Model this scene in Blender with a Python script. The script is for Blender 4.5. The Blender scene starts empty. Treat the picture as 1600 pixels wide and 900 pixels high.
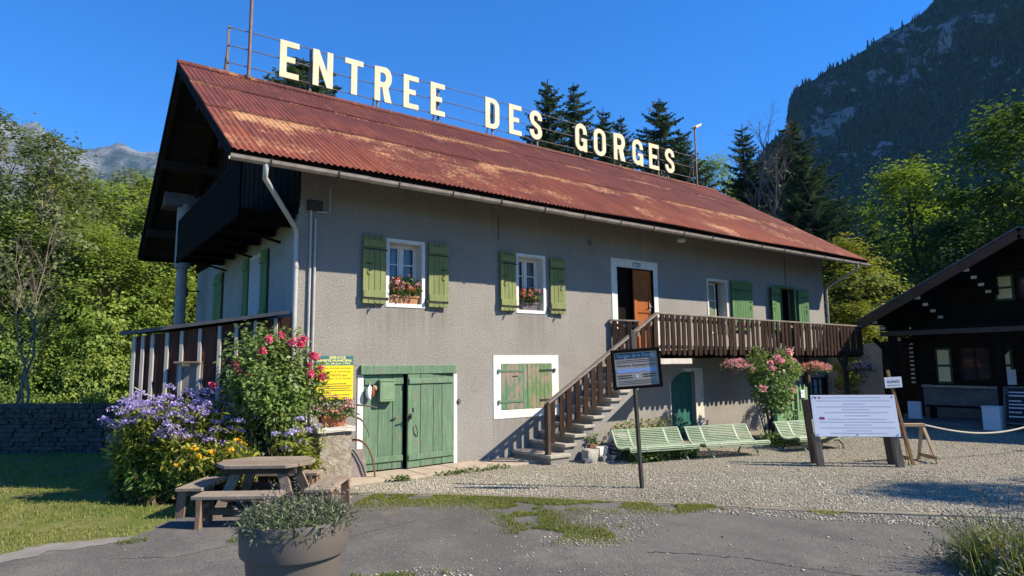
import bpy, bmesh, math, random
import numpy as np
from mathutils import Vector, Matrix

K = 1.4            # the numbers below are in survey units of 1.4 m; sizes become real at the very end
R = math.radians
scene = bpy.context.scene
C = scene.collection
rng = np.random.default_rng(7)
random.seed(7)

# ------------------------------------------------------------------ camera
cam_d = bpy.data.cameras.new('camera')
cam = bpy.data.objects.new('camera', cam_d)
C.objects.link(cam)
cam_d.sensor_width = 36.0
cam_d.lens = 36.0 * 1006.357 / 1600.0
cam_d.clip_start = 0.05
cam_d.clip_end = 20000
_p, _r, _y = R(6.735), R(-0.598), R(53.848)
_fw = Vector((math.cos(_y) * math.cos(_p), math.sin(_y) * math.cos(_p), math.sin(_p)))
_rt = Vector((math.sin(_y), -math.cos(_y), 0))
_up = _rt.cross(_fw)
_r2 = _rt * math.cos(_r) + _up * math.sin(_r)
_u2 = _up * math.cos(_r) - _rt * math.sin(_r)
cam.matrix_world = Matrix(((_r2.x, _u2.x, -_fw.x, -3.008), (_r2.y, _u2.y, -_fw.y, -9.479),
                           (_r2.z, _u2.z, -_fw.z, 1.65), (0, 0, 0, 1)))
scene.camera = cam

# ------------------------------------------------------------------ sky, sun, exposure
SUN_AZ = math.atan2(-0.725, 0.689)      # direction towards the sun in the ground plane
SUN_EL = R(40.0)
world = bpy.data.worlds.new('World')
scene.world = world
world.use_nodes = True
wn = world.node_tree
wn.nodes.clear()
sky = wn.nodes.new('ShaderNodeTexSky')
sky.sky_type = 'NISHITA'
sky.sun_disc = False
sky.sun_elevation = SUN_EL
sky.sun_rotation = R(90) - SUN_AZ
sky.altitude = 900
sky.air_density = 1.0
sky.dust_density = 0.15
sky.ozone_density = 4.5
hs = wn.nodes.new('ShaderNodeHueSaturation')
hs.inputs['Saturation'].default_value = 1.35
hs.inputs['Hue'].default_value = 0.503
bg = wn.nodes.new('ShaderNodeBackground')
bg.inputs['Strength'].default_value = 0.105
wo = wn.nodes.new('ShaderNodeOutputWorld')
wn.links.new(sky.outputs[0], hs.inputs['Color'])
tint = wn.nodes.new('ShaderNodeMix')
tint.data_type = 'RGBA'; tint.blend_type = 'MULTIPLY'; tint.inputs[0].default_value = 1.0
tint.inputs[7].default_value = (0.56, 0.90, 1.08, 1)
wn.links.new(hs.outputs[0], tint.inputs[6])
wn.links.new(tint.outputs[2], bg.inputs['Color'])
wn.links.new(bg.outputs[0], wo.inputs['Surface'])
sun_d = bpy.data.lights.new('sun', 'SUN')
sun_d.energy = 5.0
sun_d.angle = R(0.5)
sun_d.color = (1.0, 0.895, 0.735)
sun = bpy.data.objects.new('sun', sun_d)
C.objects.link(sun)
_sd = Vector((math.cos(SUN_AZ) * math.cos(SUN_EL), math.sin(SUN_AZ) * math.cos(SUN_EL), math.sin(SUN_EL)))
sun.rotation_euler = _sd.to_track_quat('Z', 'Y').to_euler()
sun.location = (10, -10, 20)
scene.view_settings.view_transform = 'Standard'
scene.view_settings.look = 'None'
scene.view_settings.exposure = 1.08
scene.view_settings.gamma = 1.0
scene.view_settings.use_curve_mapping = False
scene.cycles.max_bounces = 6
scene.cycles.diffuse_bounces = 3
scene.cycles.glossy_bounces = 2
scene.cycles.transmission_bounces = 4
scene.cycles.transparent_max_bounces = 6
scene.cycles.caustics_reflective = False
scene.cycles.caustics_refractive = False
scene.cycles.sample_clamp_indirect = 4.0

# ------------------------------------------------------------------ materials
def lin(r, g, b):
    f = lambda c: c / 12.92 if c <= 0.04045 else ((c + 0.055) / 1.055) ** 2.4
    return (f(r / 255), f(g / 255), f(b / 255), 1)

class NT:
    """small node-tree helper"""
    def __init__(s, name):
        s.m = bpy.data.materials.new(name)
        s.m.use_nodes = True
        s.t = s.m.node_tree
        s.t.nodes.clear()
        s.out = s.n('ShaderNodeOutputMaterial')
        s.co = s.n('ShaderNodeTexCoord').outputs['Object']
    def n(s, k, **kw):
        x = s.t.nodes.new(k)
        for a, b in kw.items():
            setattr(x, a, b)
        return x
    def l(s, a, b):
        s.t.links.new(a, b)
    def put(s, sock, v):
        if hasattr(v, 'is_linked') or isinstance(v, bpy.types.NodeSocket):
            s.l(v, sock)
        else:
            sock.default_value = v
    def mapv(s, scale=(1, 1, 1), rot=(0, 0, 0), vec=None, loc=(0, 0, 0)):
        m = s.n('ShaderNodeMapping')
        s.l(vec or s.co, m.inputs[0])
        m.inputs['Location'].default_value = loc
        m.inputs['Rotation'].default_value = rot
        m.inputs['Scale'].default_value = scale
        return m.outputs[0]
    def noise(s, scale, detail=4, rough=0.6, vec=None, dist=0.0):
        x = s.n('ShaderNodeTexNoise')
        s.l(vec or s.co, x.inputs['Vector'])
        x.inputs['Scale'].default_value = scale
        x.inputs['Detail'].default_value = detail
        x.inputs['Roughness'].default_value = rough
        x.inputs['Distortion'].default_value = dist
        return x.outputs['Fac']
    def voro(s, scale, vec=None, out='Distance', feature='F1', rnd=1.0):
        x = s.n('ShaderNodeTexVoronoi', feature=feature)
        s.l(vec or s.co, x.inputs['Vector'])
        x.inputs['Scale'].default_value = scale
        x.inputs['Randomness'].default_value = rnd
        return x.outputs[out]
    def ramp(s, fac, *stops):
        x = s.n('ShaderNodeValToRGB')
        e = x.color_ramp.elements
        while len(e) > 1:
            e.remove(e[0])
        e[0].position = stops[0][0]
        e[0].color = col(stops[0][1])
        for p, c in stops[1:]:
            q = e.new(p)
            q.color = col(c)
        s.l(fac, x.inputs[0])
        return x.outputs[0]
    def mix(s, fac, a, b, mode='MIX'):
        x = s.n('ShaderNodeMix', data_type='RGBA', blend_type=mode)
        s.put(x.inputs[0], fac)
        s.put(x.inputs[6], col(a) if not isinstance(a, bpy.types.NodeSocket) else a)
        s.put(x.inputs[7], col(b) if not isinstance(b, bpy.types.NodeSocket) else b)
        return x.outputs[2]
    def math(s, op, a, b=0.0, clamp=False):
        x = s.n('ShaderNodeMath', operation=op, use_clamp=clamp)
        s.put(x.inputs[0], a)
        s.put(x.inputs[1], b)
        return x.outputs[0]
    def step(s, fac, lo, hi):
        x = s.n('ShaderNodeMapRange')
        s.l(fac, x.inputs[0])
        x.inputs[1].default_value = lo
        x.inputs[2].default_value = hi
        return x.outputs[0]
    def xyz(s, vec=None):
        x = s.n('ShaderNodeSeparateXYZ')
        s.l(vec or s.co, x.inputs[0])
        return x.outputs
    def attr(s, name):
        return s.n('ShaderNodeAttribute', attribute_name=name).outputs['Fac']
    def rnd(s):
        return s.n('ShaderNodeObjectInfo').outputs['Random']
    def bump(s, h, strength=0.3, dist=0.02, nrm=None):
        x = s.n('ShaderNodeBump')
        s.l(h, x.inputs['Height'])
        x.inputs['Strength'].default_value = strength
        x.inputs['Distance'].default_value = dist
        if nrm:
            s.l(nrm, x.inputs['Normal'])
        return x.outputs[0]
    def done(s, color, rough=0.8, bump=None, metal=0.0, spec=0.3, trans=0.0, tcol=None, emit=None):
        p = s.n('ShaderNodeBsdfPrincipled')
        s.put(p.inputs['Base Color'], col(color) if not isinstance(color, bpy.types.NodeSocket) else color)
        s.put(p.inputs['Roughness'], rough)
        s.put(p.inputs['Metallic'], metal)
        s.put(p.inputs['Specular IOR Level'], spec)
        if bump:
            s.l(bump, p.inputs['Normal'])
        sh = p.outputs[0]
        if trans:
            t = s.n('ShaderNodeBsdfTranslucent')
            tc = tcol if tcol is not None else color
            s.put(t.inputs['Color'], col(tc) if not isinstance(tc, bpy.types.NodeSocket) else tc)
            m = s.n('ShaderNodeMixShader')
            m.inputs[0].default_value = trans
            s.l(sh, m.inputs[1])
            s.l(t.outputs[0], m.inputs[2])
            sh = m.outputs[0]
        s.l(sh, s.out.inputs['Surface'])
        return s.m

def col(c):
    if isinstance(c, (int, float)):
        return (c, c, c, 1)
    return tuple(c) if len(c) == 4 else (c[0], c[1], c[2], 1)

def m_plain(name, c1, c2=None, rough=0.7, scale=6, bscale=60, bstr=0.15, spec=0.3, metal=0.0):
    t = NT(name)
    c2 = c2 or [x * 0.75 for x in c1[:3]]
    n = t.noise(scale, 5)
    c = t.mix(t.step(n, 0.35, 0.65), c1, c2)
    return t.done(c, rough, t.bump(t.noise(bscale, 3), bstr, 0.01), metal, spec)

def m_wood(name, c1, c2, axis=2, rough=0.8, grain=30, bstr=0.35, c3=None):
    """grain stretched along one object axis, each object a little different"""
    t = NT(name)
    sc = [grain, grain, grain]
    sc[axis] = grain * 0.06
    off = t.n('ShaderNodeVectorMath', operation='ADD')
    t.l(t.co, off.inputs[0])
    comb = t.n('ShaderNodeCombineXYZ')
    t.l(t.math('MULTIPLY', t.rnd(), 37.0), comb.inputs[0])
    t.l(comb.outputs[0], off.inputs[1])
    v = t.mapv(sc, vec=off.outputs[0])
    n = t.noise(1.0, 6, 0.65, v, 0.6)
    c = t.ramp(n, (0.3, c1), (0.7, c2))
    if c3:
        c = t.mix(t.step(t.noise(3.0, 4), 0.5, 0.68), c, c3)
    isl = t.n('ShaderNodeNewGeometry').outputs['Random Per Island']
    c = t.mix(t.math('MULTIPLY', isl, 0.5), c, [x * 0.55 for x in c1[:3]])
    big = t.noise(2.2, 3)
    c = t.mix(t.step(big, 0.3, 0.75), c, t.mix(0.45, c, [x * 0.45 for x in c1[:3]]))
    return t.done(c, rough, t.bump(n, bstr, 0.006), 0, 0.05)

def m_paintwood(name, paint1, paint2, wood, axis=2, peel=(0.56, 0.62), pscale=4.0, rough=0.6):
    t = NT(name)
    sc = [34, 34, 34]
    sc[axis] = 2.4
    g = t.noise(1.0, 5, 0.6, t.mapv(sc))
    p = t.noise(pscale, 6, 0.72, t.mapv([1 if i != axis else 0.55 for i in range(3)]))
    c = t.mix(t.step(g, 0.3, 0.7), paint1, paint2)
    isl = t.n('ShaderNodeNewGeometry').outputs['Random Per Island']
    c = t.mix(t.math('MULTIPLY', isl, 0.55), c, [x * 0.62 for x in paint2[:3]])
    c = t.mix(t.step(t.noise(1.6, 3), 0.35, 0.7), c, t.mix(0.5, c, paint2))
    worn = t.noise(1.0, 5, 0.7, t.mapv([sc[0] * 1.5 if i != axis else 1.6 for i in range(3)], loc=(3.1, 1.7, 0.4)))
    c = t.mix(t.math('MULTIPLY', t.step(worn, 0.52, 0.70), 0.42), c, [min(.55, x * 1.35 + .085) for x in paint1[:3]])
    c = t.mix(t.math('MULTIPLY', t.step(t.noise(7, 5, .75), 0.56, 0.72), 0.35), c, [x * 0.5 for x in paint2[:3]])
    pf = t.math('ADD', p, t.math('MULTIPLY', g, 0.18))
    c = t.mix(t.step(pf, peel[0] + 0.09, peel[1] + 0.09), c, t.mix(g, wood, [x * 0.6 for x in wood[:3]]))
    return t.done(c, rough, t.bump(t.math('ADD', g, p), 0.3, 0.006))

def m_leaf(name, dark, mid, light, trans=0.35, tl=None, rough=0.55):
    t = NT(name)
    a = t.attr('tint')
    j = t.math('ADD', a, t.math('MULTIPLY', t.math('SUBTRACT', t.rnd(), 0.5), 0.42))
    c = t.ramp(j, (0.05, dark), (0.5, mid), (0.95, light))
    tc = t.mix(0.65, c, tl or light)
    return t.done(c, rough, None, 0, 0.35, trans, tc)

MT = {}
def mk():
    M = MT
    # rough-cast render: big tonal clouds, streaks, coarse grain
    t = NT('roughcast')
    n1 = t.noise(0.9, 5, 0.6)
    n2 = t.noise(1.0, 4, 0.6, t.mapv((5, 5, 0.5)))
    g = t.voro(70)
    g2 = t.noise(27, 5, 0.85)
    c = t.mix(t.step(n1, 0.3, 0.7), (0.285, 0.264, 0.232), (0.345, 0.322, 0.285))
    c = t.mix(t.math('MULTIPLY', t.step(n2, 0.52, 0.78), 0.4), c, (0.24, 0.225, 0.205))
    c = t.mix(t.math('MULTIPLY', t.step(g2, 0.46, 0.66), 0.62), c, (0.17, 0.155, 0.135))
    c = t.mix(t.math('MULTIPLY', t.step(g2, 0.50, 0.36), 0.55), c, (0.42, 0.40, 0.37))
    z = t.xyz()[2]
    damp = t.math('ADD', t.math('MULTIPLY', z, -1.1), t.math('MULTIPLY', n1, 1.2))
    c = t.mix(t.math('MULTIPLY', t.step(damp, 0.1, 0.55), 0.45), c, (0.23, 0.205, 0.175))
    xx, yy_, zz = t.xyz()
    sill = None
    for a0, b0, z0 in ((1.38, 2.14, 2.58), (3.98, 4.74, 2.58), (3.45, 5.02, 0.70), (0.95, 1.4, 2.6), (2.15, 2.55, 2.6)):
        m_ = t.math('MULTIPLY', t.step(xx, K * (a0 - .02), K * (a0 + .05)), t.step(xx, K * (b0 + .02), K * (b0 - .05)))
        m_ = t.math('MULTIPLY', m_, t.math('MULTIPLY', t.step(zz, K * (z0 - .9), K * z0), t.step(zz, K * (z0 + .02), K * (z0 - .01))))
        sill = m_ if sill is None else t.math('MAXIMUM', sill, m_)
    fs = t.noise(1.0, 5, 0.7, t.mapv((11, 11, 0.35)))
    c = t.mix(t.math('MULTIPLY', t.math('MULTIPLY', sill, t.step(fs, 0.35, 0.62)), 0.55), c, (0.15, 0.135, 0.115))
    cr = t.voro(0.55, t.mapv((1, 1, 0.6), vec=t.n('ShaderNodeVectorMath', operation='ADD').outputs[0]) if False else None, feature='DISTANCE_TO_EDGE')
    crk = t.math('MULTIPLY', t.step(t.math('ADD', cr, t.math('MULTIPLY', t.math('SUBTRACT', t.noise(2.5, 5, .7), .5), .10)), 0.006, 0.002), t.step(t.noise(.4, 2), .5, .6))
    c = t.mix(t.math('MULTIPLY', crk, 0.16), c, (0.09, 0.085, 0.08))
    patch = t.step(t.noise(0.33, 2, 0.4), 0.56, 0.585)
    c = t.mix(t.math('MULTIPLY', patch, 0.25), c, (0.36, 0.345, 0.325))
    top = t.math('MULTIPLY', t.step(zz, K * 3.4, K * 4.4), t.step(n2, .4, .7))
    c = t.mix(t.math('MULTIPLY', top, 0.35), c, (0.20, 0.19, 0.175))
    b = t.bump(t.math('ADD', t.math('MULTIPLY', g, 0.35), t.math('MULTIPLY', g2, 1.6)), 1.0, 0.014)
    M['roughcast'] = t.done(c, 0.92, b, 0, 0.15)
    t = NT('white_render')
    n1 = t.noise(1.6, 5)
    n2 = t.noise(1.0, 4, 0.6, t.mapv((6, 6, 0.5)))
    c = t.mix(t.step(n1, 0.35, 0.7), (0.27, 0.275, 0.27), (0.34, 0.345, 0.33))
    c = t.mix(t.math('MULTIPLY', t.step(n2, 0.5, 0.8), 0.5), c, (0.22, 0.22, 0.21))
    M['white_render'] = t.done(c, 0.9, t.bump(t.noise(40, 4), 0.3, 0.01), 0, 0.15)
    M['white_paint'] = m_plain('white_paint', (0.76, 0.75, 0.70), (0.66, 0.64, 0.58), 0.6, 5, 80, 0.12)
    M['cream_paint'] = m_plain('cream_paint', (0.66, 0.62, 0.52), (0.55, 0.5, 0.41), 0.6, 5, 80, 0.12)
    t = NT('letter_paint')
    st = t.noise(1.0, 5, 0.7, t.mapv((14, 14, 1.4)))
    c = t.mix(t.step(t.noise(2.2, 4), 0.35, 0.7), (0.70, 0.61, 0.41), (0.62, 0.52, 0.33))
    c = t.mix(t.math('MULTIPLY', t.step(st, 0.55, 0.75), 0.45), c, (0.42, 0.29, 0.14))
    M['letter_paint'] = t.done(c, 0.6, t.bump(t.noise(30, 3), 0.1, 0.01))
    M['letter_edge'] = m_plain('letter_edge', (0.45, 0.36, 0.2), None, 0.7)
    # rusty corrugated roof
    t = NT('rusty_roof')
    X, Y, Z = t.xyz()
    s = t.step(Z, K * 7.5, K * 4.45)                     # 0 at the ridge, 1 at the eave
    su = t.n('ShaderNodeMapRange'); 
    sheet = t.math('FLOOR', t.math('MULTIPLY', X, 1.0 / (0.82 * K)))
    row = t.math('FLOOR', t.math('MULTIPLY', s, 3.4))
    wn_ = t.n('ShaderNodeTexWhiteNoise', noise_dimensions='2D')
    cb = t.n('ShaderNodeCombineXYZ')
    t.l(sheet, cb.inputs[0]); t.l(row, cb.inputs[1]); t.l(cb.outputs[0], wn_.inputs['Vector'])
    shv = wn_.outputs['Value']
    n1 = t.noise(0.8, 6, 0.65)
    st = t.noise(1.0, 5, 0.6, t.mapv((9, 0.9, 0.9)))
    fine = t.noise(26, 4, 0.7)
    cA = t.ramp(s, (0.0, lin(104, 56, 50)), (0.45, lin(114, 60, 50)), (0.75, lin(134, 71, 51)), (1.0, lin(152, 83, 56)))
    c = t.mix(t.step(st, 0.35, 0.7), cA, t.mix(0.75, cA, lin(60, 34, 32)))
    c = t.mix(t.math('MULTIPLY', shv, 0.45), c, lin(72, 38, 42))
    c = t.mix(t.math('MULTIPLY', t.step(n1, 0.45, 0.75), 0.40), c, lin(140, 74, 50))
    c = t.mix(t.math('MULTIPLY', t.step(fine, 0.5, 0.75), 0.4), c, lin(62, 30, 27))
    band = t.ramp(s, (0.0, 0.30), (0.03, 0.1), (0.26, 0.02), (0.285, 0.86), (0.32, 0.5), (0.35, 0.3), (0.40, 0.12), (0.57, 0.05), (0.6, 0.78),
                  (0.70, 0.60), (0.82, 0.45), (0.9, 0.50), (1.0, 0.25))
    wob = t.math('ADD', t.math('MULTIPLY', t.noise(0.6, 3, 0.5), 0.55), t.math('MULTIPLY', st, 0.38))
    pk = t.math('ADD', t.math('MULTIPLY', band, 0.60), t.math('ADD', t.math('SUBTRACT', wob, 0.175), t.math('MULTIPLY', t.math('ADD', t.math('MULTIPLY', t.noise(1.0, 4, 0.8, t.mapv((26, 9, 9))), 0.62), t.math('MULTIPLY', t.noise(4.5, 3, .6), .38)), 1.15)))
    pk = t.math('ADD', pk, t.math('MULTIPLY', shv, 0.16))
    gate = t.noise(1.0, 3, 0.6, t.mapv((0.42, 0.2, 0.9)))
    pk = t.math('SUBTRACT', pk, t.math('MULTIPLY', t.step(gate, 0.62, 0.40), 0.30))
    c = t.mix(t.math('MULTIPLY', t.step(pk, 1.16, 1.34), 0.88), c, t.mix(t.step(fine, .35, .65), lin(206, 166, 120), lin(164, 104, 66)))
    sf = t.math('FRACT', t.math('MULTIPLY', X, 1.0 / (0.82 * K)))
    seam = t.step(t.math('ABSOLUTE', t.math('SUBTRACT', sf, 0.5)), 0.485, 0.497)
    c = t.mix(t.math('MULTIPLY', seam, 0.6), c, lin(52, 26, 24))
    rs = t.noise(1.0, 5, 0.75, t.mapv((16, 0.7, 0.7)))
    c = t.mix(t.math('MULTIPLY', t.step(rs, 0.55, 0.72), 0.5), c, lin(176, 112, 74))
    lap = t.ramp(s, (0.283, 0), (0.286, 1), (0.290, 1), (0.294, 0), (0.596, 0), (0.599, 1), (0.603, 1), (0.607, 0))
    c = t.mix(t.math('MULTIPLY', lap, 0.5), c, lin(60, 24, 22))
    M['rusty_roof'] = t.done(c, 0.72, t.bump(fine, 0.25, 0.008), 0, 0.25)
    M['zinc'] = m_plain('zinc', (0.42, 0.37, 0.32), (0.28, 0.22, 0.17), 0.5, 4, 40, 0.1, 0.5)
    M['zinc_pipe'] = m_plain('zinc_pipe', (0.46, 0.46, 0.45), (0.36, 0.36, 0.35), 0.5, 5, 40, 0.1, 0.5)
    M['steel'] = m_plain('steel', (0.19, 0.17, 0.16), (0.12, 0.09, 0.08), 0.6, 8, 60, 0.1)
    M['pole_rust'] = m_plain('pole_rust', (0.22, 0.13, 0.11), (0.15, 0.09, 0.08), 0.6, 8, 60, 0.1)
    M['pillar_grey'] = m_plain('pillar_grey', (0.30, 0.31, 0.31), (0.23, 0.24, 0.24), 0.9, 3, 40, 0.3)
    M['dark_iron'] = m_plain('dark_iron', (0.025, 0.025, 0.026), (0.05, 0.045, 0.04), 0.55, 9, 70, 0.1)
    M['rust_iron'] = m_plain('rust_iron', (0.20, 0.085, 0.045), (0.12, 0.06, 0.04), 0.8, 12, 80, 0.2)
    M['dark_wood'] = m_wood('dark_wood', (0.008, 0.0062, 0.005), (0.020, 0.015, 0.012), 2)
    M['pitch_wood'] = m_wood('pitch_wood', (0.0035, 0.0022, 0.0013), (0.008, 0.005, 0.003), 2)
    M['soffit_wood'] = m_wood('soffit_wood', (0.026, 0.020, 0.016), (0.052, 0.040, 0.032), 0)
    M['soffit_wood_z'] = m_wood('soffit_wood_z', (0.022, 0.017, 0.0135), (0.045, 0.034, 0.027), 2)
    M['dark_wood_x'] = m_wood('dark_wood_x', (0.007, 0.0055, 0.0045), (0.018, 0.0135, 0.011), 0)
    M['brown_board'] = m_wood('brown_board', (0.062, 0.030, 0.021), (0.15, 0.075, 0.052), 2)
    M['rail_wood'] = m_wood('rail_wood', (0.026, 0.0145, 0.0105), (0.082, 0.052, 0.038), 2)
    M['rail_grey'] = m_wood('rail_grey', (0.20, 0.165, 0.135), (0.38, 0.33, 0.28), 0, 0.85, 40)
    M['grey_wood'] = m_wood('grey_wood', (0.21, 0.165, 0.125), (0.42, 0.35, 0.27), 0, 0.9, 34, 0.5)
    M['grey_wood_z'] = m_wood('grey_wood_z', (0.18, 0.135, 0.10), (0.37, 0.295, 0.225), 2, 0.9, 34, 0.5)
    M['old_wood_dark'] = m_wood('old_wood_dark', (0.075, 0.055, 0.042), (0.16, 0.125, 0.10), 2, 0.9, 34, 0.5)
    M['batten'] = m_wood('batten', (0.38, 0.36, 0.32), (0.54, 0.51, 0.46), 2, 0.8, 30, 0.2)
    M['fresh_wood'] = m_wood('fresh_wood', (0.42, 0.29, 0.17), (0.60, 0.45, 0.29), 2, 0.8, 30, 0.2)
    M['stake_wood'] = m_wood('stake_wood', (0.26, 0.15, 0.075), (0.40, 0.25, 0.13), 2, 0.8, 30, 0.2)
    M['door_orange'] = m_wood('door_orange', (0.36, 0.105, 0.03), (0.50, 0.17, 0.055), 2, 0.5, 30, 0.15)
    M['shutter_green'] = m_paintwood('shutter_green', (0.255, 0.275, 0.095), (0.17, 0.205, 0.07), (0.30, 0.22, 0.13), 2, (0.66, 0.7), 9)
    M['shutter_deep'] = m_paintwood('shutter_deep', (0.11, 0.225, 0.075), (0.08, 0.175, 0.065), (0.2, 0.2, 0.12), 2, (0.75, 0.8), 9)
    M['barn_green'] = m_paintwood('barn_green', (0.185, 0.275, 0.17), (0.085, 0.165, 0.095), (0.25, 0.215, 0.16), 2, (0.55, 0.70), 6)
    M['barn_peeled'] = m_paintwood('barn_peeled', (0.075, 0.20, 0.12), (0.11, 0.215, 0.10), (0.34, 0.265, 0.20), 2, (0.46, 0.54), 3.0)
    M['cellar_yellow'] = m_paintwood('cellar_yellow', (0.10, 0.20, 0.085), (0.15, 0.235, 0.09), (0.34, 0.27, 0.19), 2, (0.47, 0.56), 4.0)
    M['teal_paint'] = m_paintwood('teal_paint', (0.035, 0.155, 0.115), (0.025, 0.12, 0.09), (0.12, 0.14, 0.1), 2, (0.75, 0.8), 6, 0.5)
    M['mail_green'] = m_plain('mail_green', (0.20, 0.30, 0.17), (0.16, 0.25, 0.14), 0.5, 6, 80, 0.1)
    M['bench_green'] = m_plain('bench_green', (0.27, 0.345, 0.215), (0.21, 0.275, 0.17), 0.5, 12, 80, 0.1)
    M['booth_green'] = m_paintwood('booth_green', (0.13, 0.30, 0.15), (0.20, 0.33, 0.15), (0.34, 0.30, 0.2), 0, (0.6, 0.68), 5)
    M['glass_dark'] = NT('glass_dark').done((0.02, 0.024, 0.03), 0.08, None, 0, 0.6)
    M['lace'] = m_plain('lace', (0.52, 0.53, 0.56), (0.30, 0.31, 0.35), 0.9, 22, 60, 0.4)
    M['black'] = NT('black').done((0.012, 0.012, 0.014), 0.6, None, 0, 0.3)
    M['terracotta'] = m_plain('terracotta', (0.42, 0.16, 0.075), (0.34, 0.12, 0.06), 0.85, 6, 60, 0.15)
    M['terracotta_pale'] = m_plain('terracotta_pale', (0.50, 0.25, 0.13), (0.40, 0.19, 0.1), 0.85, 6, 60, 0.15)
    M['planter_plum'] = m_plain('planter_plum', (0.17, 0.13, 0.135), (0.13, 0.10, 0.105), 0.7, 6, 60, 0.1)
    M['planter_taupe'] = m_plain('planter_taupe', (0.120, 0.106, 0.092), (0.105, 0.093, 0.081), 0.55, 2.5, 90, 0.06, 0.35)
    M['soil'] = m_plain('soil', (0.035, 0.026, 0.018), (0.06, 0.045, 0.03), 1.0, 20, 60, 0.6)
    M['yellow_sign'] = m_plain('yellow_sign', (0.90, 0.66, 0.02), (0.82, 0.58, 0.02), 0.5, 4, 30, 0.05)
    M['teal_sign'] = m_plain('teal_sign', (0.055, 0.17, 0.16), (0.045, 0.145, 0.14), 0.5, 6, 30, 0.05)
    M['ink_green'] = NT('ink_green').done((0.10, 0.12, 0.03), 0.7)
    M['ink_yellow'] = NT('ink_yellow').done((0.88, 0.80, 0.25), 0.7)
    M['ink_grey'] = NT('ink_grey').done((0.44, 0.45, 0.52), 0.7)
    M['ink_dark'] = NT('ink_dark').done((0.035, 0.028, 0.03), 0.7)
    M['ink_blue'] = NT('ink_blue').done((0.03, 0.05, 0.25), 0.7)
    M['ink_red'] = NT('ink_red').done((0.45, 0.04, 0.06), 0.7)
    M['sign_brown'] = m_plain('sign_brown', (0.40, 0.34, 0.28), (0.35, 0.29, 0.24), 0.75, 3, 40, 0.03, 0.5)
    M['sign_slate'] = NT('sign_slate').done((0.05, 0.075, 0.10), 0.4)
    M['sign_sky'] = NT('sign_sky').done((0.24, 0.36, 0.62), 0.7)
    M['sign_pale'] = NT('sign_pale').done((0.46, 0.56, 0.62), 0.5)
    M['panel_white'] = m_plain('panel_white', (0.74, 0.74, 0.78), (0.68, 0.68, 0.73), 0.35, 1.5, 40, 0.02, 0.5)
    M['paper_white'] = m_plain('paper_white', (0.72, 0.72, 0.76), (0.66, 0.66, 0.7), 0.6, 4, 40, 0.03)
    M['rope'] = m_plain('rope', (0.55, 0.5, 0.40), (0.45, 0.4, 0.31), 0.9, 60, 120, 0.4)
    # stones
    t = NT('rubble')
    n1 = t.noise(9, 6, 0.75, None, 0.8)
    n2 = t.noise(26, 4, 0.7)
    c = t.mix(t.step(n1, 0.36, 0.64), (0.20, 0.165, 0.12), (0.46, 0.40, 0.305))
    c = t.mix(t.math('MULTIPLY', t.step(n2, 0.52, 0.7), 0.6), c, (0.15, 0.125, 0.095))
    c = t.mix(t.math('MULTIPLY', t.step(t.noise(3, 3), 0.52, 0.62), 0.6), c, (0.36, 0.345, 0.315))
    M['rubble'] = t.done(c, 0.95, t.bump(t.math('ADD', n1, t.math('MULTIPLY', n2, .6)), 1.0, 0.03), 0, 0.1)
    M['limestone'] = m_plain('limestone', (0.40, 0.37, 0.31), (0.29, 0.265, 0.22), 0.9, 5, 40, 0.4)
    M['step_stone'] = m_plain('step_stone', (0.40, 0.36, 0.295), (0.30, 0.27, 0.22), 0.9, 4, 40, 0.4)
    M['dark_stone'] = m_plain('dark_stone', (0.15, 0.15, 0.155), (0.10, 0.10, 0.105), 0.9, 6, 40, 0.4)
    M['wall_stone'] = m_plain('wall_stone', (0.095, 0.093, 0.085), (0.03, 0.03, 0.029), 0.95, 7, 30, 0.6)
    M['pale_slab'] = m_plain('pale_slab', (0.58, 0.54, 0.47), (0.44, 0.40, 0.34), 0.85, 4, 40, 0.3)
    M['grey_slab'] = m_plain('grey_slab', (0.24, 0.205, 0.18), (0.17, 0.145, 0.13), 0.9, 5, 50, 0.4)
    M['chalet_stone'] = m_plain('chalet_stone', (0.17, 0.17, 0.17), (0.11, 0.11, 0.115), 0.95, 4, 20, 0.8)
    M['slate'] = m_plain('slate', (0.10, 0.10, 0.105), (0.07, 0.07, 0.075), 0.7, 6, 50, 0.2)
    # ground
    t = NT('asphalt')
    n = t.noise(0.35, 5, 0.6)
    sp = t.voro(70, out='Color')
    sx = t.xyz(sp)[0]
    c = t.mix(t.step(n, 0.35, 0.65), (0.088, 0.083, 0.076), (0.135, 0.126, 0.113))
    c = t.mix(t.math('MULTIPLY', t.step(sx, 0.72, 0.95), 0.55), c, (0.25, 0.235, 0.21))
    c = t.mix(t.math('MULTIPLY', t.step(t.noise(1.7, 5), 0.52, 0.72), 0.5), c, (0.19, 0.175, 0.15))
    trk = t.noise(1.0, 4, 0.6, t.mapv((0.9, 0.22, 1), (0, 0, 0.8)))
    c = t.mix(t.math('MULTIPLY', t.step(trk, 0.48, 0.66), 0.45), c, (0.075, 0.072, 0.067))
    dst = t.noise(0.6, 6, 0.7, None, 0.6)
    c = t.mix(t.math('MULTIPLY', t.step(dst, 0.54, 0.70), 0.5), c, (0.215, 0.195, 0.16))
    M['asphalt'] = t.done(c, 0.93, t.bump(t.math('ADD', t.voro(70), t.noise(120, 2)), 0.8, 0.008), 0, 0.2)
    M['tar'] = NT('tar').done((0.018, 0.018, 0.019), 0.9)
    t = NT('gravel_bed')
    v = t.voro(38, out='Color')
    d = t.voro(38)
    c = t.mix(t.xyz(v)[0], (0.26, 0.232, 0.172), (0.42, 0.38, 0.285))
    c = t.mix(t.step(d, 0.35, 0.75), c, (0.17, 0.15, 0.12))
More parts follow.
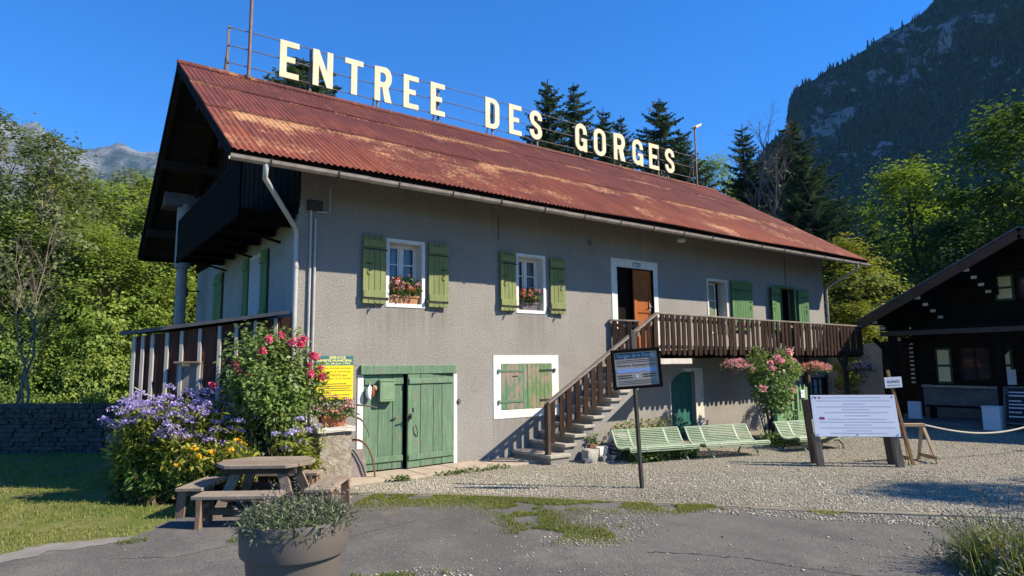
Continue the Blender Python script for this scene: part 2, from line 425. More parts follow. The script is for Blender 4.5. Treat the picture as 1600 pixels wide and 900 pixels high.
    M['gravel_bed'] = t.done(c, 0.95, t.bump(t.math('SUBTRACT', 1.0, d), 1.0, 0.02), 0, 0.15)
    t = NT('gravel_stone')
    a = t.attr('tint')
    c = t.ramp(a, (0.0, (0.17, 0.155, 0.13)), (0.35, (0.315, 0.285, 0.21)), (0.75, (0.455, 0.415, 0.315)), (1.0, (0.62, 0.58, 0.48)))
    M['gravel_stone'] = t.done(c, 0.9, t.bump(t.noise(80, 3), 0.3, 0.01), 0, 0.2)
    t = NT('meadow')
    n = t.noise(0.5, 6, 0.7)
    n2 = t.noise(7, 4, 0.7)
    c = t.mix(t.step(n, 0.4, 0.62), (0.095, 0.13, 0.024), (0.23, 0.20, 0.085))
    c = t.mix(t.step(n2, 0.4, 0.7), c, (0.11, 0.13, 0.03))
    M['meadow'] = t.done(c, 1.0, t.bump(t.noise(30, 4), 0.8, 0.03), 0, 0.1)
    M['terrace'] = m_plain('terrace', (0.42, 0.345, 0.265), (0.33, 0.27, 0.21), 0.92, 3, 50, 0.3)
    M['path_grey'] = m_plain('path_grey', (0.23, 0.215, 0.19), (0.17, 0.16, 0.14), 0.95, 3, 60, 0.5)
    M['kerb'] = m_plain('kerb', (0.25, 0.22, 0.165), (0.16, 0.15, 0.10), 0.92, 5, 50, 0.4)
    # foliage
    M['leaf_wood'] = m_leaf('leaf_wood', (0.052, 0.092, 0.014), (0.150, 0.235, 0.034), (0.31, 0.38, 0.07), 0.44, (0.32, 0.42, 0.055))
    M['leaf_olive'] = m_leaf('leaf_olive', (0.055, 0.075, 0.024), (0.115, 0.155, 0.045), (0.20, 0.23, 0.08), 0.35, (0.18, 0.22, 0.05))
    M['leaf_dark'] = m_leaf('leaf_dark', (0.016, 0.042, 0.007), (0.058, 0.125, 0.018), (0.155, 0.245, 0.032), 0.38, (0.18, 0.28, 0.03))
    M['leaf_maple'] = m_leaf('leaf_maple', (0.05, 0.105, 0.01), (0.155, 0.255, 0.022), (0.34, 0.43, 0.045), 0.46, (0.27, 0.37, 0.03))
    M['leaf_yellow'] = m_leaf('leaf_yellow', (0.06, 0.10, 0.010), (0.17, 0.21, 0.02), (0.32, 0.33, 0.035), 0.42, (0.3, 0.32, 0.03))
    M['needle'] = m_leaf('needle', (0.018, 0.038, 0.018), (0.048, 0.088, 0.036), (0.10, 0.155, 0.055), 0.22)
    M['leaf_rose'] = m_leaf('leaf_rose', (0.045, 0.095, 0.02), (0.13, 0.22, 0.045), (0.26, 0.35, 0.10), 0.4, None, 0.45)
    M['leaf_phlox'] = m_leaf('leaf_phlox', (0.08, 0.125, 0.016), (0.23, 0.29, 0.036), (0.42, 0.43, 0.08), 0.5)
    M['leaf_dry'] = m_leaf('leaf_dry', (0.10, 0.075, 0.03), (0.18, 0.14, 0.05), (0.26, 0.21, 0.09), 0.3)
    M['leaf_geranium'] = m_leaf('leaf_geranium', (0.03, 0.06, 0.012), (0.075, 0.13, 0.022), (0.14, 0.2, 0.04), 0.3)
    M['lavender_leaf'] = m_leaf('lavender_leaf', (0.055, 0.075, 0.040), (0.115, 0.15, 0.066), (0.20, 0.25, 0.105), 0.2)
    M['lavender_spike'] = m_leaf('lavender_spike', (0.11, 0.10, 0.08), (0.19, 0.17, 0.14), (0.27, 0.24, 0.20), 0.15)
    M['grass'] = m_leaf('grass', (0.08, 0.13, 0.016), (0.18, 0.245, 0.03), (0.37, 0.36, 0.10), 0.5)
    M['grass_straw'] = m_leaf('grass_straw', (0.16, 0.14, 0.06), (0.26, 0.22, 0.11), (0.36, 0.31, 0.18), 0.3)
    M['weed'] = m_leaf('weed', (0.03, 0.07, 0.012), (0.07, 0.14, 0.022), (0.13, 0.2, 0.04), 0.3)
    M['petal_violet'] = m_leaf('petal_violet', (0.30, 0.22, 0.50), (0.46, 0.37, 0.66), (0.62, 0.54, 0.80), 0.3)
    M['petal_yellow'] = m_leaf('petal_yellow', (0.65, 0.26, 0.01), (0.82, 0.42, 0.015), (0.88, 0.56, 0.03), 0.3)
    M['petal_hot'] = m_leaf('petal_hot', (0.62, 0.04, 0.12), (0.78, 0.09, 0.20), (0.85, 0.22, 0.32), 0.3)
    M['petal_pink'] = m_leaf('petal_pink', (0.70, 0.22, 0.26), (0.80, 0.34, 0.38), (0.86, 0.50, 0.50), 0.3)
    M['petal_coral'] = m_leaf('petal_coral', (0.65, 0.12, 0.07), (0.78, 0.24, 0.15), (0.84, 0.42, 0.34), 0.3)
    M['bark'] = m_wood('bark', (0.055, 0.042, 0.032), (0.12, 0.098, 0.078), 2, 0.95, 14, 0.8)
    M['bark_pale'] = m_wood('bark_pale', (0.20, 0.165, 0.125), (0.33, 0.28, 0.22), 2, 0.95, 14, 0.5)
    M['bark_dead'] = m_wood('bark_dead', (0.15, 0.125, 0.115), (0.25, 0.21, 0.19), 2, 0.95, 14, 0.5)
    # mountains
    t = NT('mountain_forest')
    n = t.noise(0.012, 7, 0.65)
    st_ = t.noise(1.0, 6, 0.75, t.mapv((0.05, 0.05, 0.012)))
    c = t.mix(t.step(t.noise(0.15, 4), 0.35, 0.65), (0.020, 0.036, 0.019), (0.058, 0.082, 0.038))
    rk = t.mix(st_, (0.06, 0.06, 0.065), (0.38, 0.365, 0.35))
    f = t.attr('rock')
    f = t.math('ADD', f, t.math('MULTIPLY', t.math('SUBTRACT', t.math('ADD', n, st_), 1.0), 2.3))
    c = t.mix(t.step(f, 0.5, 0.58), c, rk)
    M['mountain_forest'] = t.done(c, 1.0, t.bump(t.math('ADD', t.noise(0.08, 6, 0.7), st_), 1.0, 6.0), 0, 0.05)
    M['far_tree'] = m_leaf('far_tree', (0.010, 0.020, 0.012), (0.034, 0.058, 0.030), (0.065, 0.095, 0.042), 0.0)
    t = NT('mountain_rock')
    n = t.noise(0.004, 8, 0.68)
    st_ = t.noise(1.0, 8, 0.78, t.mapv((0.018, 0.018, 0.04), (0.2, 0.35, 0)))
    c = t.mix(t.math('MULTIPLY', t.math('ADD', n, st_), 0.5), (0.06, 0.06, 0.062), (0.60, 0.58, 0.55))
    c = t.mix(t.step(t.math('ADD', n, t.attr('rock')), 0.80, 0.62), c, (0.05, 0.065, 0.03))
    M['mountain_rock'] = t.done(c, 1.0, t.bump(t.math('ADD', n, st_), 1.0, 40.0), 0, 0.05)
mk()
MT['brown_leg'] = m_wood('brown_leg', (0.17, 0.11, 0.075), (0.32, 0.22, 0.155), 2, 0.9, 34, 0.5)
MT['dark_wood_y'] = m_wood('dark_wood_y', (0.017, 0.0115, 0.008), (0.038, 0.026, 0.018), 1)
MT['verge_wood'] = m_wood('verge_wood', (0.075, 0.045, 0.03), (0.16, 0.10, 0.07), 1)
MT['shutter_cream'] = m_plain('shutter_cream', (0.86, 0.73, 0.40), (0.78, 0.65, 0.35), 0.7, 5, 60, .1)
MT['chalet_green'] = m_plain('chalet_green', (0.03, 0.07, 0.035), (0.025, 0.055, 0.03), 0.6, 5, 60, .1)
MT['glass_green_reflection'] = NT('glass_green_reflection').done((0.16, 0.20, 0.14), 0.12, None, 0, 0.5)  # pale green reflection painted in as the pane's own colour

t = NT('haze_air')
pv = t.n('ShaderNodeVolumePrincipled')
pv.inputs['Color'].default_value = (0.26, 0.55, 1.0, 1)
pv.inputs['Density'].default_value = 0.00008
pv.inputs['Anisotropy'].default_value = 0.0
t.l(pv.outputs[0], t.out.inputs['Volume'])
MT['haze_air'] = t.m

# ------------------------------------------------------------------ object helpers
def origin_of(o):
    v = Vector((0, 0, 0))
    while o is not None:
        v += o.location
        o = o.parent
    return v

def tag(o, label=None, cat=None, group=None, kind=None):
    if label: o['label'] = label
    if cat: o['category'] = cat
    if group: o['group'] = group
    if kind: o['kind'] = kind
    return o

def thing(name, label, cat, loc=(0, 0, 0), group=None):
    o = bpy.data.objects.new(name, None)
    o.empty_display_size = 0.2
    C.objects.link(o)
    o.location = loc
    return tag(o, label, cat, group)

def copy_tree(o, parent=None):
    c = o.copy()
    C.objects.link(c)
    c.parent = parent
    for ch in list(o.children):
        copy_tree(ch, c)
    return c

class MB:
    """collects shapes in world coordinates and links them as one mesh object"""
    def __init__(s):
        s.v, s.f, s.mi, s.cur = [], [], [], 0
        s.mats = []
    def mat(s, m):
        m = MT[m]
        if m not in s.mats:
            s.mats.append(m)
        s.cur = s.mats.index(m)
        return s
    def add(s, vs, fs):
        b = len(s.v)
        s.v += [tuple(x) for x in vs]
        for f in fs:
            s.f.append(tuple(b + i for i in f))
            s.mi.append(s.cur)
        return s
    def box(s, x0, x1, y0, y1, z0, z1, M=None):
        vs = [Vector((x, y, z)) for z in (z0, z1) for y in (y0, y1) for x in (x0, x1)]
        if M is not None:
            vs = [M @ v for v in vs]
        return s.add(vs, [(0, 2, 3, 1), (4, 5, 7, 6), (0, 1, 5, 4), (2, 6, 7, 3), (0, 4, 6, 2), (1, 3, 7, 5)])
    def bar(s, p0, p1, w, h, up=(0, 0, 1)):
        p0, p1 = Vector(p0), Vector(p1)
        d = (p1 - p0)
        L = d.length
        d.normalize()
        u = Vector(up)
        a = d.cross(u)
        if a.length < 1e-4:
            a = d.cross(Vector((1, 0, 0)))
        a.normalize()
        u = a.cross(d)
        M = Matrix(((d.x, a.x, u.x, p0.x), (d.y, a.y, u.y, p0.y), (d.z, a.z, u.z, p0.z), (0, 0, 0, 1)))
        return s.box(0, L, -w / 2, w / 2, -h / 2, h / 2, M)
    def tube(s, pts, rad, n=8, caps=True):
        pts = [Vector(p) for p in pts]
        if not hasattr(rad, '__len__'):
            rad = [rad] * len(pts)
        b = len(s.v)
        ref = Vector((0.31, 0.2, 0.93))
        for i, p in enumerate(pts):
            d = (pts[min(i + 1, len(pts) - 1)] - pts[max(i - 1, 0)])
            if d.length < 1e-9: d = Vector((0, 0, 1))
            d.normalize()
            a = d.cross(ref)
            if a.length < 0.05: a = d.cross(Vector((1, 0, 0)))
            a.normalize()
            c = d.cross(a)
            for k in range(n):
                t = 2 * math.pi * k / n
                s.v.append(tuple(p + (a * math.cos(t) + c * math.sin(t)) * rad[i]))
        for i in range(len(pts) - 1):
            for k in range(n):
                k2 = (k + 1) % n
                s.f.append((b + i * n + k, b + i * n + k2, b + (i + 1) * n + k2, b + (i + 1) * n + k))
                s.mi.append(s.cur)
        if caps:
            s.f.append(tuple(b + k for k in reversed(range(n)))); s.mi.append(s.cur)
            e = b + (len(pts) - 1) * n
            s.f.append(tuple(e + k for k in range(n))); s.mi.append(s.cur)
        return s
    def lathe(s, prof, cx, cy, n=32):
        b = len(s.v)
        for r, z in prof:
            for k in range(n):
                t = 2 * math.pi * k / n
                s.v.append((cx + r * math.cos(t), cy + r * math.sin(t), z))
        for i in range(len(prof) - 1):
            for k in range(n):
                k2 = (k + 1) % n
                s.f.append((b + i * n + k, b + i * n + k2, b + (i + 1) * n + k2, b + (i + 1) * n + k)); s.mi.append(s.cur)
        return s
    def prism(s, poly, M, depth):
        """flat polygon (u,v) pushed out by depth along w, placed by the matrix M (u,v,w)->world"""
        n = len(poly)
        vs = [M @ Vector((u, v, 0)) for u, v in poly] + [M @ Vector((u, v, depth)) for u, v in poly]
        fs = [tuple(reversed(range(n))), tuple(range(n, 2 * n))]
        fs += [(i, (i + 1) % n, n + (i + 1) % n, n + i) for i in range(n)]
        return s.add(vs, fs)
    def arr(s, V, F):
        b = len(s.v)
        s.v += [tuple(x) for x in V]
        for f in F:
            s.f.append(tuple(int(i) + b for i in f)); s.mi.append(s.cur)
        return s
    def build(s, name, mat=None, parent=None, smooth=False, bevel=0.0, loc=None, angle=40):
        me = bpy.data.meshes.new(name)
        o = bpy.data.objects.new(name, me)
        C.objects.link(o)
        if parent is not None:
            o.parent = parent
            base = origin_of(parent)
        else:
            base = Vector(loc) if loc is not None else Vector((0, 0, 0))
            o.location = base
        me.from_pydata([(v[0] - base.x, v[1] - base.y, v[2] - base.z) for v in s.v], [], s.f)
        if mat: s.mats = [MT[mat]] + [m for m in s.mats if m != MT[mat]] if not s.mats else s.mats
        for m in s.mats:
            me.materials.append(m)
        if len(s.mats) > 1:
            me.polygons.foreach_set('material_index', s.mi)
        me.update()
        if smooth:
            me.shade_smooth() if not hasattr(me, 'set_sharp_from_angle') else None
            me.polygons.foreach_set('use_smooth', [True] * len(me.polygons))
            if hasattr(me, 'set_sharp_from_angle'):
                me.set_sharp_from_angle(angle=R(angle))
        if bevel:
            b = o.modifiers.new('edge', 'BEVEL')
            b.width = bevel * K
            b.segments = 2
            b.limit_method = 'ANGLE'
        return o

def npobj(name, V, F, mat, parent=None, tint=None, loc=None, smooth=False, attr='tint'):
    V = np.asarray(V, float)
    F = np.asarray(F, np.int32)
    me = bpy.data.meshes.new(name)
    o = bpy.data.objects.new(name, me)
    C.objects.link(o)
    if parent is not None:
        o.parent = parent
        base = origin_of(parent)
    else:
        base = Vector(loc) if loc is not None else Vector((0, 0, 0))
        o.location = base
    V = V - np.array(base)
    k = F.shape[1]
    me.vertices.add(len(V)); me.vertices.foreach_set('co', V.ravel())
    me.loops.add(F.size); me.loops.foreach_set('vertex_index', F.ravel())
    me.polygons.add(len(F))
    me.polygons.foreach_set('loop_start', np.arange(0, F.size, k, dtype=np.int32))
    me.polygons.foreach_set('loop_total', np.full(len(F), k, dtype=np.int32))
    if smooth:
        me.polygons.foreach_set('use_smooth', np.ones(len(F), bool))
    if tint is not None:
        a = me.attributes.new(attr, 'FLOAT', 'FACE' if len(tint) == len(F) else 'POINT')
        a.data.foreach_set('value', np.asarray(tint, np.float32))
    me.materials.append(MT[mat])
    me.update(calc_edges=True)
    return o

def unit(a):
    return a / np.maximum(np.linalg.norm(a, axis=-1, keepdims=True), 1e-9)

def leaves(P, size, aspect=0.55, up=0.6, fold=0.12, out=None, droop=0.0, jit=0.35, g=rng, nrm=None):
    """one four-cornered leaf per point; returns V, F"""
    n = len(P)
    N = g.normal(size=(n, 3))
    N = unit(N) * (1 - up) + np.array([0, 0, up])
    if out is not None: N = N + out * 0.5
    if nrm is not None: N = N * 0.75 + nrm
    N = unit(N)
    A = g.normal(size=(n, 3))
    if out is not None: A = A + out * 1.2
    A[:, 2] -= droop
    A = unit(A - N * (A * N).sum(1, keepdims=True))
    B = np.cross(N, A)
    sz = (size * (1 + jit * g.uniform(-1, 1, n)))[:, None]
    V = np.empty((n, 4, 3))
    V[:, 0] = P
    V[:, 1] = P + A * sz * 0.5 + B * sz * aspect * 0.5 + N * sz * fold
    V[:, 2] = P + A * sz
    V[:, 3] = P + A * sz * 0.5 - B * sz * aspect * 0.5 + N * sz * fold
    F = np.arange(4 * n).reshape(n, 4)
    return V.reshape(-1, 3), F

def blades(P, h, w, lean=0.35, g=rng, dirn=None):
    """grass blades: bent, two stacked pieces as one quad plus tip (triangles)"""
    n = len(P)
    a = g.uniform(0, 2 * np.pi, n)
    d = np.stack([np.cos(a), np.sin(a), np.zeros(n)], 1)
    s = np.stack([-np.sin(a), np.cos(a), np.zeros(n)], 1)
    if dirn is not None: d = unit(d * 0.6 + np.array(dirn))
    hh = (h * g.uniform(0.5, 1.25, n))[:, None]
    le = (lean * g.uniform(0.2, 1.6, n))[:, None]
    up = np.array([0, 0, 1.0])
    V = np.empty((n, 5, 3))
    mid = P + up * hh * 0.6 + d * hh * le * 0.35
    V[:, 0] = P - s * w / 2; V[:, 1] = P + s * w / 2
    V[:, 2] = mid + s * w * 0.4; V[:, 3] = mid - s * w * 0.4
    V[:, 4] = P + up * hh * (1 - 0.25 * le) + d * hh * le
    b = (np.arange(n) * 5)[:, None]
    F = np.concatenate([b + np.array([0, 1, 2]), b + np.array([0, 2, 3]), b + np.array([3, 2, 4])])
    t = g.uniform(0, 1, n)
    return V.reshape(-1, 3), F, np.concatenate([t, t, t])

def inpoly(P, poly):
    x, y = P[:, 0], P[:, 1]
    r = np.zeros(len(P), bool)
    n = len(poly)
    for i in range(n):
        x0, y0 = poly[i]; x1, y1 = poly[(i + 1) % n]
        c = ((y0 > y) != (y1 > y))
        with np.errstate(divide='ignore', invalid='ignore'):
            xx = (x1 - x0) * (y - y0) / (y1 - y0 + 1e-12) + x0
        r ^= c & (x < xx)
    return r

def scatter(poly, n, g=rng):
    p = np.array(poly)
    out = []
    tot = 0
    while tot < n:
        q = g.uniform(p.min(0), p.max(0), (n * 2, 2))
        q = q[inpoly(q, poly)]
        out.append(q); tot += len(q)
        if len(q) == 0: break
    return np.concatenate(out)[:n]

def fbm(x, y, seed=0, oct=5, lac=2.0, gain=0.5):
    g = np.random.default_rng(seed)
    r = np.zeros_like(x, dtype=float)
    a = 1.0
    for o in range(oct):
        for _ in range(3):
            th = g.uniform(0, 2 * np.pi); ph = g.uniform(0, 2 * np.pi)
            r += a / 3 * np.sin((x * np.cos(th) + y * np.sin(th)) + ph + 1.7 * np.sin((x * np.sin(th) - y * np.cos(th)) * 0.8 + ph * 2))
        x = x * lac; y = y * lac; a *= gain
    return r

def text_into(mb, body, width, M, depth=0.004, height=None, bold=0.0, align='CENTER'):
    """lettering as mesh: fitted to a width, centred on the M origin, (u right, v up, w out)"""
    cu = bpy.data.curves.new('t', 'FONT')
    cu.body = body
    cu.align_x = 'LEFT'
    cu.size = 1.0
    cu.offset = bold
    cu.resolution_u = 3
    ob = bpy.data.objects.new('t', cu)
    me = bpy.data.meshes.new_from_object(ob)
    V = np.array([v.co[:] for v in me.vertices]) if len(me.vertices) else np.zeros((0, 3))
    F = [tuple(p.vertices) for p in me.polygons]
    bpy.data.objects.remove(ob); bpy.data.curves.remove(cu); bpy.data.meshes.remove(me)
    if not len(V): return
    mn, mx = V.min(0), V.max(0)
    sx = width / (mx[0] - mn[0])
    sy = (height / (mx[1] - mn[1])) if height else sx
    V = (V - [(mn[0] + mx[0]) / 2, (mn[1] + mx[1]) / 2, 0]) * [sx, sy, 0] + [0, 0, depth]
    mb.add([M @ Vector(v) for v in V], F)

def dashes(mb, x0, x1, y, h, M, depth=0.003, g=random, wl=(0.6, 2.2)):
    """a line of writing too small to read: word-long strokes"""
    x = x0
    while x < x1 - h * 0.5:
        w = min(h * g.uniform(*wl), x1 - x)
        vs = [M @ Vector(p) for p in ((x, y - h / 2, depth), (x + w, y - h / 2, depth), (x + w, y + h / 2, depth), (x, y + h / 2, depth))]
        mb.add(vs, [(0, 1, 2, 3)])
        x += w + h * 0.35

def frame_M(o, u, v):
    u = Vector(u).normalized(); v = Vector(v); v = (v - u * v.dot(u)).normalized()
    w = u.cross(v)
    o = Vector(o)
    return Matrix(((u.x, v.x, w.x, o.x), (u.y, v.y, w.y, o.y), (u.z, v.z, w.z, o.z), (0, 0, 0, 1)))
# ================================================================== the setting
def sheet(name, poly, z, mat, kind='structure', sub=0):
    mb = MB()
    mb.add([(x, y, z) for x, y in poly], [tuple(range(len(poly)))])
    o = mb.build(name, mat)
    o['kind'] = kind
    return o

KERB = [(-0.3, -0.62), (0.464, -1.277), (1.336, -2.094), (2.167, -3.025), (3.132, -4.235), (4.217, -5.581), (5.089, -6.518), (6.2, -7.75), (9, -11), (16, -19)]
LAWN = [(-9, -3.4), (-4.6, -2.2), (-3.2, -1.86), (-2.91, -1.66), (-2.6, -1.70), (-2.14, -1.84), (-1.86, -1.5), (-1.5, -1.1), (-1.0, -0.62), (-0.3, -0.62)]
sheet('ground', [(-2400, -2400), (2400, -2400), (2400, 3000), (-2400, 3000)], -0.03, 'meadow')
def wob(pts, amp, n=6, seed=3):
    g = np.random.default_rng(seed)
    out = []
    for (a, b), (c, d) in zip(pts[:-1], pts[1:]):
        for k in range(n):
            t = k / n
            out.append((a + (c - a) * t + g.normal() * amp, b + (d - b) * t + g.normal() * amp))
    out.append(pts[-1])
    return out
asph = wob(LAWN, 0.025, 5) + KERB[1:] + [(16, -40), (-30, -40), (-30, -6)]
sheet('road', asph, -0.022, 'asphalt')
sheet('gravel_yard', [(-0.3, -0.60)] + KERB[1:] + [(30, -19), (30, -0.9), (16, 3.2), (14.9, 0.2), (4.4, 0.2), (-0.3, 0.2)], -0.008, 'gravel_bed')
# kerb: worn edging stones half sunk between the gravel and the road
mb = MB()
g = random.Random(4)
for (a, b), (c, d) in zip(KERB[1:-1], KERB[2:]):
    L = math.hypot(c - a, d - b)
    n = max(1, int(L / 0.7))
    for k in range(n):
        t0, t1 = k / n, (k + 1) / n - 0.012 / L
        z = -0.052 + g.uniform(-0.006, 0.006)
        mb.bar((a + (c - a) * t0, b + (d - b) * t0, z), (a + (c - a) * t1, b + (d - b) * t1, z), 0.075, 0.085)
o = mb.build('kerb', 'kerb', bevel=0.008); o['kind'] = 'structure'
# stone pavement strip along the foot of the house
mb = MB()
tx = [-0.2, 0.55, 1.15, 1.75, 2.4, 3.05, 3.7, 4.45]
for k in range(len(tx) - 1):
    mb.box(tx[k] + 0.004, tx[k + 1] - 0.004, -0.76 + g.uniform(-0.03, 0.03), 0.05, -0.05, 0.022 + g.uniform(-0.003, 0.003))
o = mb.build('pavement', 'terrace', bevel=0.01); o['kind'] = 'structure'
# pale old concrete strip beside the lawn, and cracks in the road
sheet('path', wob([(-9, -3.4), (-4.6, -2.2), (-3.2, -1.86), (-2.91, -1.66), (-2.6, -1.70), (-2.14, -1.86)], 0.02, 5, 8) +
      wob([(-2.2, -2.02), (-2.75, -2.0), (-3.25, -2.25), (-4.7, -2.7), (-9, -4.2)], 0.04, 5, 9), -0.018, 'path_grey')
def crack(pts, w, seed):
    gg = np.random.default_rng(seed)
    mb = MB()
    P = []
    for (a, b), (c, d) in zip(pts[:-1], pts[1:]):
        for k in range(9):
            P.append((a + (c - a) * k / 9 + gg.normal() * 0.014, b + (d - b) * k / 9 + gg.normal() * 0.014))
    for i in range(len(P) - 1):
        (a, b), (c, d) = P[i], P[i + 1]
        L = math.hypot(c - a, d - b) + 1e-6
        nx, ny = -(d - b) / L, (c - a) / L
        w0 = w * gg.uniform(0.4, 1.0)
        mb.add([(a - nx * w0, b - ny * w0, -0.018), (c - nx * w0, d - ny * w0, -0.018), (c + nx * w0, d + ny * w0, -0.018), (a + nx * w0, b + ny * w0, -0.018)], [(0, 1, 2, 3)])
    o = mb.build('road_crack', 'tar'); o['kind'] = 'structure'
crack([(1.45, -5.35), (1.7, -5.62), (2.0, -6.05), (2.12, -6.5), (2.4, -7.1)], 0.007, 2)
crack([(-2.4, -2.6), (-1.9, -2.9), (-1.2, -2.75), (-0.4, -3.2), (0.5, -3.0)], 0.004, 5)

# ------------------------------------------------------------------ mountains
def profile(az, pts):
    a = np.array([p[0] for p in pts]); e = np.array([p[1] for p in pts])
    o = np.argsort(a)
    return np.interp(az, a[o], e[o])
CX, CY = -3.0, -9.5
def mountain_right():
    # crest seen from the yard: azimuth (deg from +x) -> crest elevation angle (deg)
    A, T = 260, 90
    pts = [(-60, 14), (-45, 22), (-30, 33), (-18, 39), (-6, 39.5), (4, 36.5), (10, 32.5), (14, 28.6), (17.6, 26.7), (20.6, 24.9), (23.9, 23.6), (26.8, 22.9),  # first azimuths: unseen summit right of view, raised to shade the visible face
           (28.6, 22.0), (29.7, 21.0), (30.0, 18.4), (31.6, 17.9), (33.5, 15.0), (36, 13.0), (42, 9.0), (52, 5.5), (66, 3)]
    az = np.linspace(-60, 66, A)
    tt = np.linspace(0, 1, T)
    AZ, TT = np.meshgrid(az, tt, indexing='ij')
    el = profile(AZ, pts)
    Dc = np.interp(AZ, [-60, -10, 16, 30, 50, 66], [620, 640, 620, 540, 620, 760])
    D0 = np.interp(AZ, [-60, -10, 16, 30, 50, 66], [300, 330, 330, 300, 330, 420])
    H = Dc * np.tan(np.radians(el))
    d = np.where(TT < 0.8, D0 + (Dc - D0) * (TT / 0.8), Dc + (TT - 0.8) / 0.2 * 500)
    s = np.clip(TT / 0.8, 0, 1)
    z = H * (0.30 * s ** 0.8 + 0.70 * np.clip((s - 0.12) / 0.88, 0, 1) ** 1.35)
    z = np.where(TT > 0.8, H * (1 - (TT - 0.8) * 0.4), z)
    X = CX + d * np.cos(np.radians(AZ)); Y = CY + d * np.sin(np.radians(AZ))
    nz = fbm(X * 0.02, z * 0.02 + Y * 0.02, 11, 6, 2.0, 0.55)
    fade = np.clip(s * 5, 0, 1) * np.clip((1 - s) * 9, 0.12, 1)
    push = nz * 10 * fade
    X = X - push * np.cos(np.radians(AZ)); Y = Y - push * np.sin(np.radians(AZ))
    ridge = fbm(AZ * 0.9, AZ * 0.0, 5, 5, 2.1, 0.55)
    z = np.maximum(z + ridge * 2.0 * np.clip(s, 0, 1) ** 3, -1)
    rock = np.full(z.shape, 0.12) + 0.20 * np.clip((s - .45) / .5, 0, 1) * (fbm(X * .012, z * .012, 77, 4) > -.1)
    def blob(a0, e0, ra, re, amp):
        e_ = np.degrees(np.arctan2(z - 1.65, d))
        return amp * np.exp(-((AZ - a0 + (e_ - e0) * 0.9) / ra) ** 2 - ((e_ - e0) / re) ** 2)
    rock += blob(26.2, 18.3, 1.5, 1.7, 0.42) + blob(23.2, 16.2, 1.8, 1.2, 0.46) + blob(28.2, 19.2, 1.0, 1.4, 0.28)
    rock += blob(20.4, 25.3, 1.4, 2.0, 0.30) + blob(15.5, 26.2, 2.6, 2.6, 0.36) + blob(24.5, 21.5, 2.6, 0.9, 0.22)
    V = np.stack([X, Y, z], -1).reshape(-1, 3)
    idx = np.arange(A * T).reshape(A, T)
    F = np.stack([idx[:-1, :-1], idx[1:, :-1], idx[1:, 1:], idx[:-1, 1:]], -1).reshape(-1, 4)
    o = npobj('mountain', V, F, 'mountain_forest', tint=rock.reshape(-1), smooth=True, attr='rock')
    o['kind'] = 'structure'
    # forest on it: far conifers, one mass
    g = np.random.default_rng(21)
    n = 9000
    ia = (g.uniform(0.30, 0.86, n) * (A - 2)).astype(int)
    it = (g.uniform(0.10, 1, n) ** 0.8 * 71).astype(int)
    ncr = 1300
    ia[:ncr] = (g.uniform(0.52, 0.85, ncr) * (A - 2)).astype(int); it[:ncr] = g.integers(66, 74, ncr)
    rk = rock[ia, it]
    keep = (rk < 0.36) | (g.uniform(0, 1, n) < 0.18)
    ia, it = ia[keep], it[keep]
    fa, ft = g.uniform(0, 1, len(ia)), g.uniform(0, 1, len(ia))
    def lerp(Q): return (Q[ia, it] * (1 - fa) + Q[ia + 1, it] * fa) * (1 - ft) + (Q[ia, it + 1] * (1 - fa) + Q[ia + 1, it + 1] * fa) * ft
    P = np.stack([lerp(X), lerp(Y), lerp(z)], -1)
    VV, FF, TT_ = [], [], []
    h = g.uniform(3.0, 7.5, len(P)); 
    k = 6
    base = 0
    for lay in range(3):
        zz0 = h * (0.08 + 0.26 * lay); zz1 = h * (0.55 + 0.225 * lay); rr = h * (0.21 - 0.055 * lay)
        th = g.uniform(0, 6.28, len(P))
        ring = []
        for q in range(k):
            r_ = rr * g.uniform(0.6, 1.25, len(P))
            ring.append(np.stack([P[:, 0] + r_ * np.cos(th + q * 1.047), P[:, 1] + r_ * np.sin(th + q * 1.047), P[:, 2] + zz0 - 0.12 * h * g.uniform(0, 1, len(P))], -1))
        apex = np.stack([P[:, 0], P[:, 1], P[:, 2] + zz1], -1)
        blk = np.stack(ring + [apex], 1)
        VV.append(blk.reshape(-1, 3))
        b = base + (np.arange(len(P)) * (k + 1))[:, None]
        for q in range(k):
            FF.append(b + np.array([q, (q + 1) % k, k]))
            TT_.append(g.uniform(0, 1, len(P)))
        base += len(P) * (k + 1)
    o = npobj('mountain_forest', np.concatenate(VV), np.concatenate(FF), 'far_tree', tint=np.concatenate(TT_))
    o['kind'] = 'stuff'
mountain_right()

